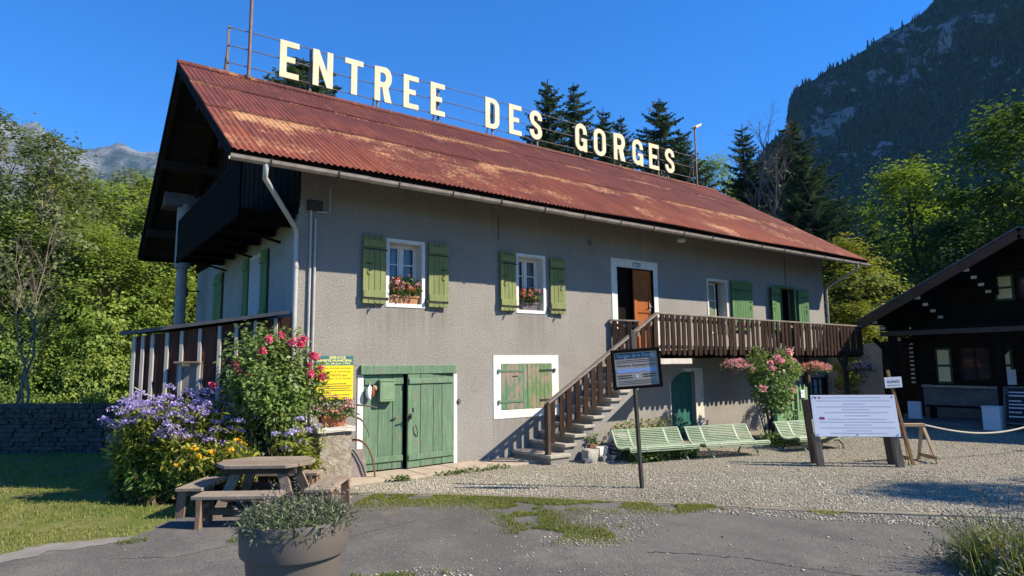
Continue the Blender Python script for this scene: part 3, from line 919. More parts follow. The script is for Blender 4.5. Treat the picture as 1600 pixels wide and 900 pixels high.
def mountain_left():
    A, T = 420, 170
    pts = [(60, 10), (72, 14), (80, 16.3), (82.7, 16.75), (84, 16.5), (86.0, 16.9), (87.3, 16.5), (88.2, 16.1), (90, 16.7), (90.4, 16.75), (91.2, 17.5), (92.3, 17.1), (93.6, 17.3), (96, 17.2), (105, 16), (120, 13), (140, 8)]
    az = np.linspace(60, 140, A); tt = np.linspace(0, 1, T)
    AZ, TT = np.meshgrid(az, tt, indexing='ij')
    s = np.clip(TT / 0.8, 0, 1)
    Dc = 2350.0
    H = Dc * np.tan(np.radians(profile(AZ, pts)))
    d = 900 + (Dc - 900) * s + np.clip(TT - 0.8, 0, 1) * 4000
    z = H * s ** 1.5
    z = np.where(TT > 0.8, H * (1 - (TT - 0.8)), z)
    X = CX + d * np.cos(np.radians(AZ)); Y = CY + d * np.sin(np.radians(AZ))
    nz = fbm(X * 0.006, Y * 0.006 + z * 0.004, 31, 8, 2.0, 0.62)
    fade = np.clip(s * 4, 0, 1) * np.clip((1 - s) * 8, 0.05, 1)
    z = z + nz * 42 * fade + fbm(AZ * 2.2, AZ * 0, 8, 6, 2.1, 0.6) * 7 * s ** 3
    d2 = nz * 40 * fade
    X = X - d2 * np.cos(np.radians(AZ)); Y = Y - d2 * np.sin(np.radians(AZ))
    rock = np.where(z < 430, -0.16 * (430 - z) / 200, 0.0) + 0.22
    V = np.stack([X, Y, z], -1).reshape(-1, 3)
    idx = np.arange(A * T).reshape(A, T)
    F = np.stack([idx[:-1, :-1], idx[1:, :-1], idx[1:, 1:], idx[:-1, 1:]], -1).reshape(-1, 4)
    o = npobj('hills', V, F, 'mountain_rock', tint=rock.reshape(-1), smooth=True, attr='rock')
    o['kind'] = 'structure'
mountain_left()

# ================================================================== the house
L, W, OV, HE, HR = 14.889, 7.719, 0.95, 4.446, 7.508
XA, XB = -1.191, 15.513            # ends of the roof
RUN = W / 2 + OV
SLOPE = (HR - HE) / RUN
def roof_z(y):                     # top of the roof above a point of the plan
    return HR - abs(y - W / 2) * SLOPE
house = thing('old_house', 'long grey roughcast house with rusty corrugated roof and green shutters', 'house', (0, 0, 0))

HOLES = [(1.055, 2.665, 0.0, 1.51), (1.46, 2.06, 2.64, 3.645), (4.06, 4.655, 2.64, 3.645), (6.626, 7.751, 1.75, 3.655),
         (9.65, 10.345, 2.30, 3.565), (12.45, 13.31, 2.05, 3.57), (8.185, 9.02, 0.0, 1.45), (13.60, 15.0 - 0.33, 0.70, 1.20)]
DEPTH = [0.10, 0.24, 0.24, 0.26, 0.24, 0.16, 0.16, 0.16]
def wall_with_holes(mb, x0, x1, z0, z1, y, holes):
    xs = sorted(set([x0, x1] + [h[0] for h in holes] + [h[1] for h in holes]))
    zs = sorted(set([z0, z1] + [h[2] for h in holes] + [h[3] for h in holes]))
    for a, b in zip(xs[:-1], xs[1:]):
        for c, d in zip(zs[:-1], zs[1:]):
            mx, mz = (a + b) / 2, (c + d) / 2
            if any(h[0] < mx < h[1] and h[2] < mz < h[3] for h in holes): continue
            mb.add([(a, y, c), (b, y, c), (b, y, d), (a, y, d)], [(0, 1, 2, 3)])
ZW = 4.40
holes = [h if h[2] > 0 else (h[0], h[1], -0.1, h[3]) for h in HOLES]
mb = MB()
mb.mat('roughcast')
wall_with_holes(mb, 0, L, -0.1, ZW + 0.45, 0, holes)
mb.add([(L, 0, -0.1), (L, W, -0.1), (L, W, ZW), (L, W / 2, 7.3), (L, 0, ZW)], [(0, 1, 2, 3, 4)])
mb.add([(0, W, -0.1), (L, W, -0.1), (L, W, ZW + .4), (0, W, ZW + .4)], [(3, 2, 1, 0)])
for (a, b, c, d), dp in zip(holes, DEPTH):           # reveals
    mb.add([(a, 0, c), (a, dp, c), (a, dp, d), (a, 0, d)], [(0, 1, 2, 3)])
    mb.add([(b, 0, c), (b, dp, c), (b, dp, d), (b, 0, d)], [(3, 2, 1, 0)])
    mb.add([(a, 0, d), (b, 0, d), (b, dp, d), (a, dp, d)], [(3, 2, 1, 0)])
    mb.add([(a, 0, c), (b, 0, c), (b, dp, c), (a, dp, c)], [(0, 1, 2, 3)])
    # rooms behind, closed; black paint stands for their darkness
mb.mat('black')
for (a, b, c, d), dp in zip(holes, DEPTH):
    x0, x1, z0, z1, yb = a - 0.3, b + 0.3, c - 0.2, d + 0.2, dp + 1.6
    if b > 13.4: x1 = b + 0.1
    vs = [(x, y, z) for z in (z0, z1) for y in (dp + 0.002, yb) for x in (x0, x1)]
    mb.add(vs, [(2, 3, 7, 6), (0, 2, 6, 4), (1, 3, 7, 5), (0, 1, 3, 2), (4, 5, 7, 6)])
mb.build('wall', None, house)
mb = MB()
mb.add([(0, 0.0, -0.1), (0, W, -0.1), (0, W, 4.02), (0, 0.0, 4.02)], [(3, 2, 1, 0)])
mb.build('side_wall', 'white_render', house)
# dentilled shadow trim and boarded gable above the side wall
mb = MB()
mb.box(-0.05, 0.02, 0.02, W, 4.02, 4.12)
yy = 0.05
while yy < W - 0.1:
    mb.box(-0.035, 0.012, yy, yy + 0.11, 3.93, 4.018)
    yy += 0.21
mb.build('trim', 'dark_wood', house)
mb = MB()
yy = 0.0
k = 0
while yy < W - 0.01:
    y1 = min(yy + 0.17, W)
    zt0, zt1 = roof_z(yy) - 0.12, roof_z(y1) - 0.12
    x0 = -0.03 - (0.012 if k % 2 else 0)
    mb.add([(x0, yy, 4.12), (x0, y1, 4.12), (x0, y1, zt1), (x0, yy, zt0), (x0 + .04, yy, 4.12), (x0 + .04, y1, 4.12), (x0 + .04, y1, zt1), (x0 + .04, yy, zt0)],
           [(3, 2, 1, 0), (4, 5, 6, 7), (0, 4, 7, 3), (1, 2, 6, 5), (0, 1, 5, 4)])
    yy = y1; k += 1
mb.build('gable_boards', 'soffit_wood_z', house)

# ---- roof: corrugated sheets in four lapped courses, boards and rafters below
def roof():
    lam, amp = 0.088, 0.0125
    nx = int((XB - XA) / lam) * 6
    xs = np.linspace(XA, XB, nx + 1)
    V, F = [], []
    g = np.random.default_rng(3)
    def course(s0, s1, lift0, lift1, side):
        b = len(V)
        rows = [(s0, lift0), ((s0 + s1) / 2, (lift0 + lift1) / 2), (s1, lift1)]
        # long irregular sag along the roof
        for s, li in rows:
            y = W / 2 - side * s * RUN
            z = HR - s * RUN * SLOPE
            sheetid = np.floor((xs - XA) / 0.82)
            jig = (np.sin(sheetid * 12.9 + s0 * 40) * 0.5) * 0.008
            zz = z + li + amp * np.sin((xs - XA) / lam * 2 * np.pi) + jig + 0.012 * np.sin(xs * 1.1) * s
            V.extend(np.stack([xs, np.full_like(xs, y), zz], 1).tolist())
        n = len(xs)
        for r in range(2):
            i = b + r * n + np.arange(n - 1)
            F.extend(np.stack([i, i + n, i + n + 1, i + 1] if side > 0 else [i, i + 1, i + n + 1, i + n], 1).tolist())
    cuts = [0, 0.29, 0.60, 1.012]
    for side in (1, -1):
        for k in range(3):
            course(max(0, cuts[k] - 0.02), cuts[k + 1], 0.004, 0.022, side)
    o = npobj('roof', V, F, 'rusty_roof', house, smooth=True)
    mb = MB()
    mb.tube([(XA - .02, W / 2, HR + .008), (XB + .02, W / 2, HR + .008)], 0.055, 10)
    for side in (1, -1):
        d = Vector((0, -side * RUN, -(HR - HE))).normalized()
        p = Vector((0, W / 2, HR + 0.022)) + d * 0.07
        n_ = Vector((0, -side * SLOPE, 1)).normalized()
        for k in range(9):
            a, b = XA - .02 + k * (XB - XA + .04) / 9, XA - .02 + (k + 1) * (XB - XA + .04) / 9
            mb.bar((a + 0.004, p.y, p.z + 0.004 * (k % 2)), (b + 0.02, p.y, p.z + 0.004 * (k % 2)), 0.14, 0.008, n_)
    mb.build('ridge_cap', 'rusty_roof', o, smooth=True)
    mb = MB()
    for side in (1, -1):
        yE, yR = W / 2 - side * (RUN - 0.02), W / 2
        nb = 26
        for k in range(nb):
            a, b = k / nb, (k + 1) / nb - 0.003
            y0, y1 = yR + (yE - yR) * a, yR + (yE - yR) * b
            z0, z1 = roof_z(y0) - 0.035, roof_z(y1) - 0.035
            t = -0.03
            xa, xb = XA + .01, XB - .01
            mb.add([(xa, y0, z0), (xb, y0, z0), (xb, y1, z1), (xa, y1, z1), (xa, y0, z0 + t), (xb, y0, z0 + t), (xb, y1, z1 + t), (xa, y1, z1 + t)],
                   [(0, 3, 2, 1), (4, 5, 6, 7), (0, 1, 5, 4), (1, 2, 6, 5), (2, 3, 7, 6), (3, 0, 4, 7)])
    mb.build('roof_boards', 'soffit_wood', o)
    mb = MB()
    x = XA + 0.06
    while x < XB:
        for side in (1, -1):
            yE = W / 2 - side * (RUN - 0.06)
            mb.bar((x, W / 2, roof_z(W / 2) - 0.14), (x, yE, roof_z(yE) - 0.14), 0.08, 0.13, (0, 0, 1))
        x += 0.83
    for yy in (0.05, W / 2, W - 0.05, 1.9, W - 1.9):        # purlins carried out under the gable overhang
        mb.box(XA + 0.05, -0.02, yy - 0.08, yy + 0.08, roof_z(yy) - 0.36, roof_z(yy) - 0.17)
    mb.build('rafters', 'soffit_wood', o)
    mb = MB()
    for yy, sgn in ((-OV + 0.0, 1), (W + OV, -1)):
        mb.box(XA + .02, XB - .02, yy + (0.012 if sgn > 0 else -0.03), yy + (0.03 if sgn > 0 else -0.012), HE - 0.16, HE - 0.01)
    for x in (XA, XB):
        for side in (1, -1):
            yE = W / 2 - side * RUN
            mb.bar((x, W / 2, HR - 0.085), (x, yE, HE - 0.085), 0.03, 0.14, (0, 0, 1))
    mb.build('fascia', 'dark_wood_x', o)
    # gutter: half-round trough with joints and brackets
    mb = MB()
    yc, zc, r = -OV - 0.05, HE - 0.125, 0.058
    x0, x1 = XA - 0.03, XB + 0.01
    n = 10
    segs = 9
    for sg in range(segs):
        a = x0 + (x1 - x0) * sg / segs; b = x0 + (x1 - x0) * (sg + 1) / segs + 0.02
        dz = -0.035 * math.sin(math.pi * 0.5 * sg / segs) * 0.6
        prof = []
        for k in range(n + 1):
            t = math.pi + math.pi * k / n
            prof.append((yc + r * math.cos(t), zc + r * math.sin(t) + 0.0))
        prof = prof + [(yc + r + 0.006, zc + 0.008), (yc + r * 0.93, zc)] + [(yc + r * 0.93 * math.cos(2 * math.pi - math.pi * k / n), zc + r * 0.93 * math.sin(2 * math.pi - math.pi * k / n)) for k in range(1, n + 1)] + [(yc - r - 0.008, zc + 0.012)]
        m = len(prof)
        off = 0.002 * (sg % 2)
        vs = [(a, y - off, z + dz - off) for y, z in prof] + [(b, y - off, z + dz - off) for y, z in prof]
        mb.add(vs, [(i, (i + 1) % m, m + (i + 1) % m, m + i) for i in range(m)])
    gut = mb.build('gutter', 'zinc', house, smooth=True)
    x = x0 + 0.5
    while x < x1:
        mb = MB()
        mb.tube([(x, yc + 0.1, zc + 0.06), (x, yc + r + .006, zc + 0.01)] + [(x, yc + (r + .008) * math.cos(t), zc - .01 + (r + .008) * math.sin(t)) for t in [0, -.6, -1.2, -1.8, -2.4, -3.0]] + [(x, yc - r - .012, zc + .03)], 0.008, 5)
        mb.build('bracket', 'dark_iron', gut)
        x += 0.92
roof()
def downpipe(pts, r=0.036):
    mb = MB()
    mb.tube(pts, r, 10)
    d = mb.build('downpipe', 'zinc_pipe', house, smooth=True)
    mb = MB()
    for z in (0.9, 2.0, 3.1):
        p = Vector(pts[-1])
        mb.tube([(p.x, p.y, z - 0.015), (p.x, p.y, z + 0.015)], r + 0.007, 10)
    mb.build('clamp', 'zinc', d, smooth=True)
downpipe([(-0.77, -OV - .05, 4.27), (-0.775, -OV - .05, 4.19), (-0.76, -OV + .02, 4.11), (-0.10, -0.14, 3.66), (-0.055, -0.06, 3.58), (-0.052, -0.055, 3.45), (-0.052, -0.055, 0.0)])
downpipe([(14.88, -OV - .05, 4.27), (14.88, -OV - .05, 4.17), (14.9, -OV + .05, 4.10), (14.94, -0.1, 3.72), (14.945, -0.05, 3.62), (14.945, -0.05, 0.0)], 0.03)
mb = MB()
for x, z1 in ((0.165, 4.0), (0.235, 3.86)):
    mb.tube([(x, -0.03, z1), (x, -0.03, 0.25)], 0.019, 8)
mb.tube([(0.45, -0.03, 4.38), (0.45, -0.03, 4.02), (0.40, -0.03, 3.98), (0.24, -0.03, 3.98)], 0.016, 8)
mb.build('conduit', 'zinc_pipe', house, smooth=True)
mb = MB()
mb.box(0.10, 0.33, -0.07, -0.002, 3.98, 4.14)
mb.box(0.12, 0.23, -0.10, -0.07, 4.0, 4.12)
mb.build('junction_box', 'dark_iron', house, bevel=0.01)
mb = MB()
mb.tube([(3.62, -0.012, 4.4), (3.62, -0.012, 4.0), (3.6, -0.012, 3.9)], 0.006, 5)
mb.tube([(12.95, -0.012, 4.4), (12.95, -0.012, 3.66)], 0.008, 5)
mb.build('cable', 'dark_iron', house)
mb = MB()
mb.tube([(7.83, -0.75, 4.24), (7.83, -0.75, 4.20)], 0.10, 14)
mb.lathe([(0.0, 4.17), (0.06, 4.175), (0.1, 4.20)], 7.83, -0.75, 14)
mb.build('eaves_lamp', 'zinc_pipe', house, smooth=True)
mb = MB()
mb.tube([(5.88, 0.0, 4.08), (5.88, -0.02, 4.08)], 0.06, 12)
mb.build('vent', 'dark_stone', house)

# ---- windows and shutters
def frame_rect(mb, x0, x1, z0, z1, t, y0, y1):
    mb.box(x0, x0 + t, y0, y1, z0, z1); mb.box(x1 - t, x1, y0, y1, z0, z1)
    mb.box(x0 + t, x1 - t, y0, y1, z0, z0 + t); mb.box(x0 + t, x1 - t, y0, y1, z1 - t, z1)
def surround(mb, x0, x1, z0, z1, tx, tz0, tz1, y0=-0.012, y1=-0.0):
    mb.box(x0, x0 + tx, y0, y1, z0, z1); mb.box(x1 - tx, x1, y0, y1, z0, z1)
    if tz0: mb.box(x0 + tx, x1 - tx, y0, y1, z0, z0 + tz0)
    mb.box(x0 + tx, x1 - tx, y0, y1, z1 - tz1, z1)
def reveal_lining(mb, x0, x1, z0, z1, dp, floor=True):
    e = 0.004
    mb.box(x0, x0 + e, -0.010, dp, z0, z1); mb.box(x1 - e, x1, -0.010, dp, z0, z1)
    mb.box(x0 + e, x1 - e, -0.010, dp, z1 - e, z1)
    if floor: mb.box(x0 + e, x1 - e, -0.010, dp, z0, z0 + e)
def casement(x0, x1, z0, z1, y, rows, mat='white_paint', parent=None, lace=True, mull=True):
    mb = MB()
    frame_rect(mb, x0, x1, z0, z1, 0.035, y - 0.03, y + 0.02)
    xm = (x0 + x1) / 2
    if mull: mb.box(xm - 0.03, xm + 0.03, y - 0.035, y + 0.015, z0 + .035, z1 - .035)
    zs = [z0 + (z1 - z0) * k / rows for k in range(1, rows)]
    spans = [(x0 + .035, xm - .03), (xm + .03, x1 - .035)] if mull else [(x0 + .035, x1 - .035)]
    for a, b in spans:
        frame_rect(mb, a, b, z0 + .035, z1 - .035, 0.026, y - 0.02, y + 0.01)
        for z in zs:
            mb.box(a + .026, b - .026, y - 0.016, y + 0.008, z - 0.011, z + 0.011)
    w = mb.build('window', mat, parent or house, bevel=0.003)
    mb = MB()
    for a, b in spans:
        mb.add([(a, y - 0.002, z0), (b, y - 0.002, z0), (b, y - 0.002, z1), (a, y - 0.002, z1)], [(0, 1, 2, 3)])
    mb.build('pane', 'window_glass', w)
    if lace:
        mb = MB()
        n = 44
        for k in range(n):
            a, b = x0 + (x1 - x0) * k / n, x0 + (x1 - x0) * (k + 1) / n
            ya = y + 0.05 + 0.012 * math.sin(k * 1.35) + 0.006 * math.sin(k * 0.7); yb = y + 0.05 + 0.012 * math.sin((k + 1) * 1.35) + 0.006 * math.sin((k + 1) * .7)
            mb.add([(a, ya, z0), (b, yb, z0), (b, yb, z1), (a, ya, z1)], [(0, 1, 2, 3)])
        mb.build('curtain', 'lace', w, smooth=True)
    return w
t = NT('window_glass')
gl = t.n('ShaderNodeBsdfGlossy'); gl.inputs['Roughness'].default_value = 0.03; gl.inputs['Color'].default_value = (0.9, 0.95, 1, 1)
tr = t.n('ShaderNodeBsdfTransparent'); tr.inputs['Color'].default_value = (0.72, 0.76, 0.78, 1)
fr = t.n('ShaderNodeFresnel'); fr.inputs['IOR'].default_value = 1.5
mx = t.n('ShaderNodeMixShader'); t.l(fr.outputs[0], mx.inputs[0]); t.l(tr.outputs[0], mx.inputs[1]); t.l(gl.outputs[0], mx.inputs[2]); t.l(mx.outputs[0], t.out.inputs['Surface'])
MT['window_glass'] = t.m

def shutter(x0, x1, z0, z1, y, mat, nplank=4, hinge='L', open_deg=0.0, angle_x=None, parent=None, hole=True):
    """boarded shutter leaf with two ledges, strap hinges and a catch; flat to the wall or turned about its hinge"""
    mb = MB()
    px = x0 if hinge == 'L' else x1
    sgn = -1 if hinge == 'L' else 1
    Mx = Matrix.Translation((px, y, 0)) @ Matrix.Rotation(R(open_deg) * sgn, 4, 'Z') @ Matrix.Translation((-px, -y, 0))
    w = (x1 - x0) / nplank
    gg = random.Random(int(x0 * 991 + z0 * 77))
    for k in range(nplank):
        mb.box(x0 + k * w + 0.003, x0 + (k + 1) * w - 0.003, y - 0.022 - gg.uniform(0, 0.003), y, z0 + gg.uniform(0, 0.006), z1 - gg.uniform(0, 0.01), Mx)
    h = z1 - z0
    for zc in (z0 + h * 0.14, z1 - h * 0.115):
        mb.box(x0 + 0.006, x1 - 0.006, y - 0.045, y - 0.022, zc - 0.055, zc + 0.055, Mx)
    s = mb.build('shutter', mat, parent or house, bevel=0.004)
    for zc in (z0 + h * 0.075, z1 - h * 0.2):
        mb = MB()
        mb.box(x0 - (0.02 if hinge == 'L' else -0.01), x1 + (0.02 if hinge == 'R' else -0.01), y - 0.032, y - 0.0235, zc - 0.011, zc + 0.011, Mx)
        mb.build('hinge', 'dark_iron', s)
    mb = MB()
    mb.box(px - 0.015 + sgn * 0.03, px + 0.015 + sgn * 0.03, y - 0.04, y + 0.0, z0 + h * 0.055, z0 + h * 0.1, Mx)
    fx = x1 - 0.10 if hinge == 'L' else x0 + 0.10
    mb.box(fx - 0.05, fx + 0.05, y - 0.034, y - 0.0235, z0 + h * 0.575, z0 + h * 0.59, Mx)
    mb.tube([Mx @ Vector((fx + .03 * math.cos(a), y - .03, z0 + h * 0.46 + .05 * math.sin(a))) for a in np.linspace(0.5, 5.6, 9)], 0.005, 5)
    mb.build('latch', 'dark_iron', s)
    mb = MB()
    xc = (x0 + x1) / 2
    mb.bar(Mx @ Vector((xc, y + 0.01, z0 - 0.035)), Mx @ Vector((xc, y - 0.05, z0 - 0.03)), 0.014, 0.014)
    mb.bar(Mx @ Vector((xc, y - 0.048, z0 - 0.055)), Mx @ Vector((xc + .01, y - 0.05, z0 + 0.02)), 0.018, 0.012)
    mb.build('catch', 'dark_iron', s)
    return s
YS = -0.035
def upper_window(x0, x1):
    mb = MB()
    surround(mb, x0, x1, 2.583, 3.697, 0.053, 0.06, 0.052)
    reveal_lining(mb, x0 + 0.053, x1 - 0.053, 2.64, 3.645, 0.24)
    sr = mb.build('window_surround', 'white_paint', house)
    casement(x0 + 0.058, x1 - 0.058, 2.645, 3.64, 0.215, 3)
upper_window(1.407, 2.111)
upper_window(4.007, 4.707)
shutter(0.984, 1.382, 2.615, 3.70, YS, 'shutter_green', 4, 'R', 3)
shutter(2.160, 2.535, 2.605, 3.70, YS, 'shutter_green', 4, 'L', 3)
shutter(3.609, 3.970, 2.605, 3.69, YS, 'shutter_green', 4, 'R', 4)
shutter(4.790, 5.150, 2.59, 3.68, YS, 'shutter_green', 4, 'L', 3)
# third window: one leaf of the casement standing open inwards, one broad shutter
mb = MB()
surround(mb, 9.597, 10.398, 2.25, 3.62, 0.053, 0, 0.055)
reveal_lining(mb, 9.65, 10.345, 2.30, 3.565, 0.24)
mb.build('window_surround', 'cream_paint', house)
Mo = Matrix.Translation((9.66, 0.075, 0)) @ Matrix.Rotation(R(9), 4, 'Z')
mb = MB()
for (a, b, c, d) in ((0, .04, 2.32, 3.53), (.40, .44, 2.32, 3.53), (.04, .40, 2.32, 2.36), (.04, .40, 3.49, 3.53), (.04, .4, 2.70, 2.725), (.04, .4, 3.10, 3.125)):
    mb.box(a, b, -0.02, 0.02, c, d, Mo)
w = mb.build('window', 'cream_paint', house, bevel=0.003)
mb = MB()
mb.box(.03, .41, -0.004, 0.002, 2.33, 3.52, Mo)
mb.build('pane', 'glass_green_reflection', w) if 'glass_green_reflection' in MT else None
shutter(10.50, 11.31, 2.40, 3.63, YS, 'shutter_deep', 8, 'L', 2)
# garden-door window at the end of the balcony, green frame, right leaf open
mb = MB()
surround(mb, 12.377, 13.378, 2.0, 3.64, 0.072, 0, 0.07, -0.03, 0)
mb.build('window_surround', 'shutter_deep', house)
casement(12.455, 12.9, 2.06, 3.56, 0.12, 4, 'shutter_deep', None, True, False)
shutter(12.93, 13.30, 2.06, 3.56, 0.10, 'shutter_deep', 3, 'R', 48)
shutter(12.085, 12.50, 2.45, 3.59, YS - .03, 'shutter_deep', 4, 'R', 6)
shutter(13.40, 13.80, 2.45, 3.57, YS - .03, 'shutter_deep', 4, 'L', 10)
# small window below the balcony
mb = MB(); 
mb.box(13.5, 13.6, -0.02, 0.10, 0.62, 1.26); mb.box(14.67, 14.76, -0.02, 0.10, 0.62, 1.26)
mb.build('window_surround', 'rail_wood', house)
mb = MB()
frame_rect(mb, 13.6, 14.67, 0.70, 1.20, 0.05, 0.05, 0.10)
for q in (1, 2, 3): mb.box(13.6 + q * 0.2675 - .014, 13.6 + q * .2675 + .014, 0.055, 0.095, 0.75, 1.15)
mb.box(13.65, 14.62, 0.052, 0.098, 0.94, 0.96)
w = mb.build('window', 'black', house)
mb = MB(); mb.box(13.62, 14.65, 0.101, 0.104, 0.71, 1.19); mb.build('pane', 'lace', w)

# ---- the square cellar opening with its two shut leaves in a white painted border
mb = MB()
surround(mb, 3.486, 4.985, 0.692, 1.808, 0.165, 0.148, 0.15, -0.010, -0.002)
mb.build('cellar_surround', 'white_paint', house)
for (a, b, m, hg) in ((3.651, 4.236, 'barn_peeled', 'L'), (4.242, 4.820, 'cellar_yellow', 'R')):
    mb = MB()
    n = 6
    gg = random.Random(int(a * 100))
    for k in range(n):
        w = (b - a) / n
        mb.box(a + k * w + .002, a + (k + 1) * w - .002, -0.014 - gg.uniform(0, .004), 0.02, 0.842 + gg.uniform(0, .008), 1.655)
    s = mb.build('cellar_shutter', m, house, bevel=0.002)
    for z in (1.53, 0.985):
        mb = MB()
        xa, xb = (a - .05, a + .5) if hg == 'L' else (b - .3, b + .05)
        mb.box(xa, xb, -0.026, -0.0195, z - .017, z + .017)
        xh = a - .055 if hg == 'L' else b + .055
        mb.box(xh - .02, xh + .02, -0.035, -0.011, z - .035, z + .03)
        mb.build('strap_hinge', 'barn_green' if hg == 'L' else 'dark_iron', s)
    if hg == 'L':
        mb = MB(); mb.box(4.02 - .13, 4.02, -0.024, -0.0195, 1.425, 1.44); mb.build('latch', 'dark_iron', s)

# ---- barn door
mb = MB()
mb.box(0.955, 1.055, -0.014, 0.10, 0.0, 1.51)
mb.build('door_jamb', 'white_paint', house, bevel=0.006)
mb = MB()
mb.box(2.665, 2.735, -0.014, 0.10, 0.0, 1.49)
mb.build('door_jamb', 'white_paint', house, bevel=0.006)
mb = MB(); mb.box(0.99, 2.685, -0.06, 0.05, 1.51, 1.652)
mb.build('door_lintel', 'barn_green', house, bevel=0.008)
def barn_leaf(x0, x1, n, px, ang, widths):
    Mx = Matrix.Translation((px, 0.03, 0)) @ Matrix.Rotation(R(ang), 4, 'Z') @ Matrix.Translation((-px, -0.03, 0))
    mb = MB()
    x = x0
    gg = random.Random(int(x0 * 50))
    tot = sum(widths)
    for wd in widths:
        w = (x1 - x0) * wd / tot
        mb.box(x + .0035, x + w - .0035, 0.0 - gg.uniform(0, .006), 0.035, 0.035 + gg.uniform(0, .012), 1.50, Mx)
        x += w
    for z in (0.20, 1.395):
        mb.box(x0 + 0.01, x1 - 0.01, -0.028, -0.0062, z - .042, z + .042, Mx)
    return mb.build('barn_door', 'barn_green', house, bevel=0.004), Mx
lf, M1 = barn_leaf(1.06, 1.735, 3, 1.06, 0, (1.25, 1.25, 0.95))
rf, M2 = barn_leaf(1.772, 2.66, 4, 2.66, 5, (1, 1.05, .75, .95))
mb = MB()
mb.box(1.80, 1.825, -0.05, 0.0, 0.80, 0.88, M2); mb.bar(M2 @ Vector((1.81, -.05, .86)), M2 @ Vector((1.71, -.06, .858)), .014, .014)
mb.box(1.855, 1.885, -0.008, 0, 0.90, 0.97, M2)
mb.tube([M2 @ Vector((1.90 + .012 * q, -.03 - .02 * math.sin(q), 0.70 - .045 * q)) for q in range(5)], 0.008, 6)
mb.build('door_latch', 'dark_iron', rf)
mb = MB()
mb.tube([(2.76 + .03 * math.cos(a), -.02, 1.03 + .04 * math.sin(a)) for a in np.linspace(0, 6.28, 11)], 0.008, 5)
mb.build('wall_ring', 'dark_iron', house)
mb = MB(); mb.box(1.53, 1.60, -0.03, -0.02, 0.80, 0.825, M1); mb.build('door_latch', 'dark_iron', lf)

# ---- entrance door at the head of the stairs
mb = MB()
mb.box(6.465, 6.626, -0.014, 0.26, 1.75, 3.655); mb.box(7.751, 7.884, -0.014, 0.26, 1.75, 3.655)
mb.box(6.465, 7.884, -0.018, 0.26, 3.655, 3.835)
sr = mb.build('door_surround', 'white_paint', house, bevel=0.006)
mb = MB()
text_into(mb, '1729', 0.25, frame_M((7.22, -0.0185, 3.735), (1, 0, 0), (0, 0, 1)), 0.002, 0.10, 0.015)
mb.build('door_date', 'ink_dark', sr)
mb = MB()
x0, x1, y0, y1, z0, z1 = 7.20, 7.745, 0.06, 0.10, 1.78, 3.645
mb.box(x0, x0 + .085, y0, y1, z0, z1); mb.box(x1 - .085, x1, y0, y1, z0, z1)
for z in (z0, 2.38, 2.72, 3.50): mb.box(x0 + .085, x1 - .085, y0, y1, z, z + (.14 if z != 2.72 else .09))
mb.box(x0 + .08, x1 - .08, y0 + 0.018, y1 - .006, z0 + .01, z1 - .01)
mb.bar((x0 + 0.1, y0 + .014, 1.93), (x1 - .1, y0 + .014, 2.37), .035, .008, (0, -1, 0))
d = mb.build('entrance_door', 'door_orange', house, bevel=0.004)
mb = MB()
mb.tube([(7.685, 0.06, 2.86), (7.685, 0.015, 2.86)], 0.012, 8); mb.tube([(7.685, .02, 2.86), (7.60, .012, 2.86)], .011, 8)
mb.box(7.66, 7.71, 0.052, 0.0595, 2.76, 2.93)
mb.build('door_handle', 'zinc', d)
mb = MB(); mb.box(6.66, 7.19, 0.20, 0.235, 1.78, 3.645); mb.build('inner_door', 'dark_wood', house)

# ---- teal cellar door under the landing
mb = MB()
mb.box(9.02, 9.30, -0.012, 0.0, 0.0, 1.52); mb.box(8.155, 8.185, -0.01, 0.0, 0.0, 1.2); mb.box(8.62, 9.02, -0.012, -0.0, 1.45, 1.52)
mb.build('door_surround', 'cream_paint', house)
mb = MB()
for k in range(5):
    mb.box(8.19 + k * .165, 8.19 + (k + 1) * .165 - .005, 0.10, 0.13, 0.02, 1.44)
mb.box(8.22, 8.98, 0.085, 0.10, 0.25, 0.33); mb.box(8.22, 8.98, 0.085, 0.10, 1.1, 1.18)
mb.box(8.3, 8.52, 0.08, 0.10, 0.72, 1.02)
d = mb.build('cellar_door', 'teal_paint', house, bevel=0.003)
mb = MB()
arc = [(8.185, 1.14), (8.185, 1.45), (8.75, 1.45)] + [(8.75 - .565 * math.sin(a) , 1.14 + .30 * math.cos(a) ** 1.3) for a in np.linspace(0.0, 1.5, 9)]
mb.prism(arc, Matrix(((1, 0, 0, 0), (0, 0, 1, 0.0), (0, 1, 0, 0), (0, 0, 0, 1))), 0.08)
mb.build('arch', 'roughcast', house)
mb = MB(); mb.box(8.71, 8.88, -0.016, -0.0125, 1.44, 1.51); mb.build('number_plate', 'paper_white', house)

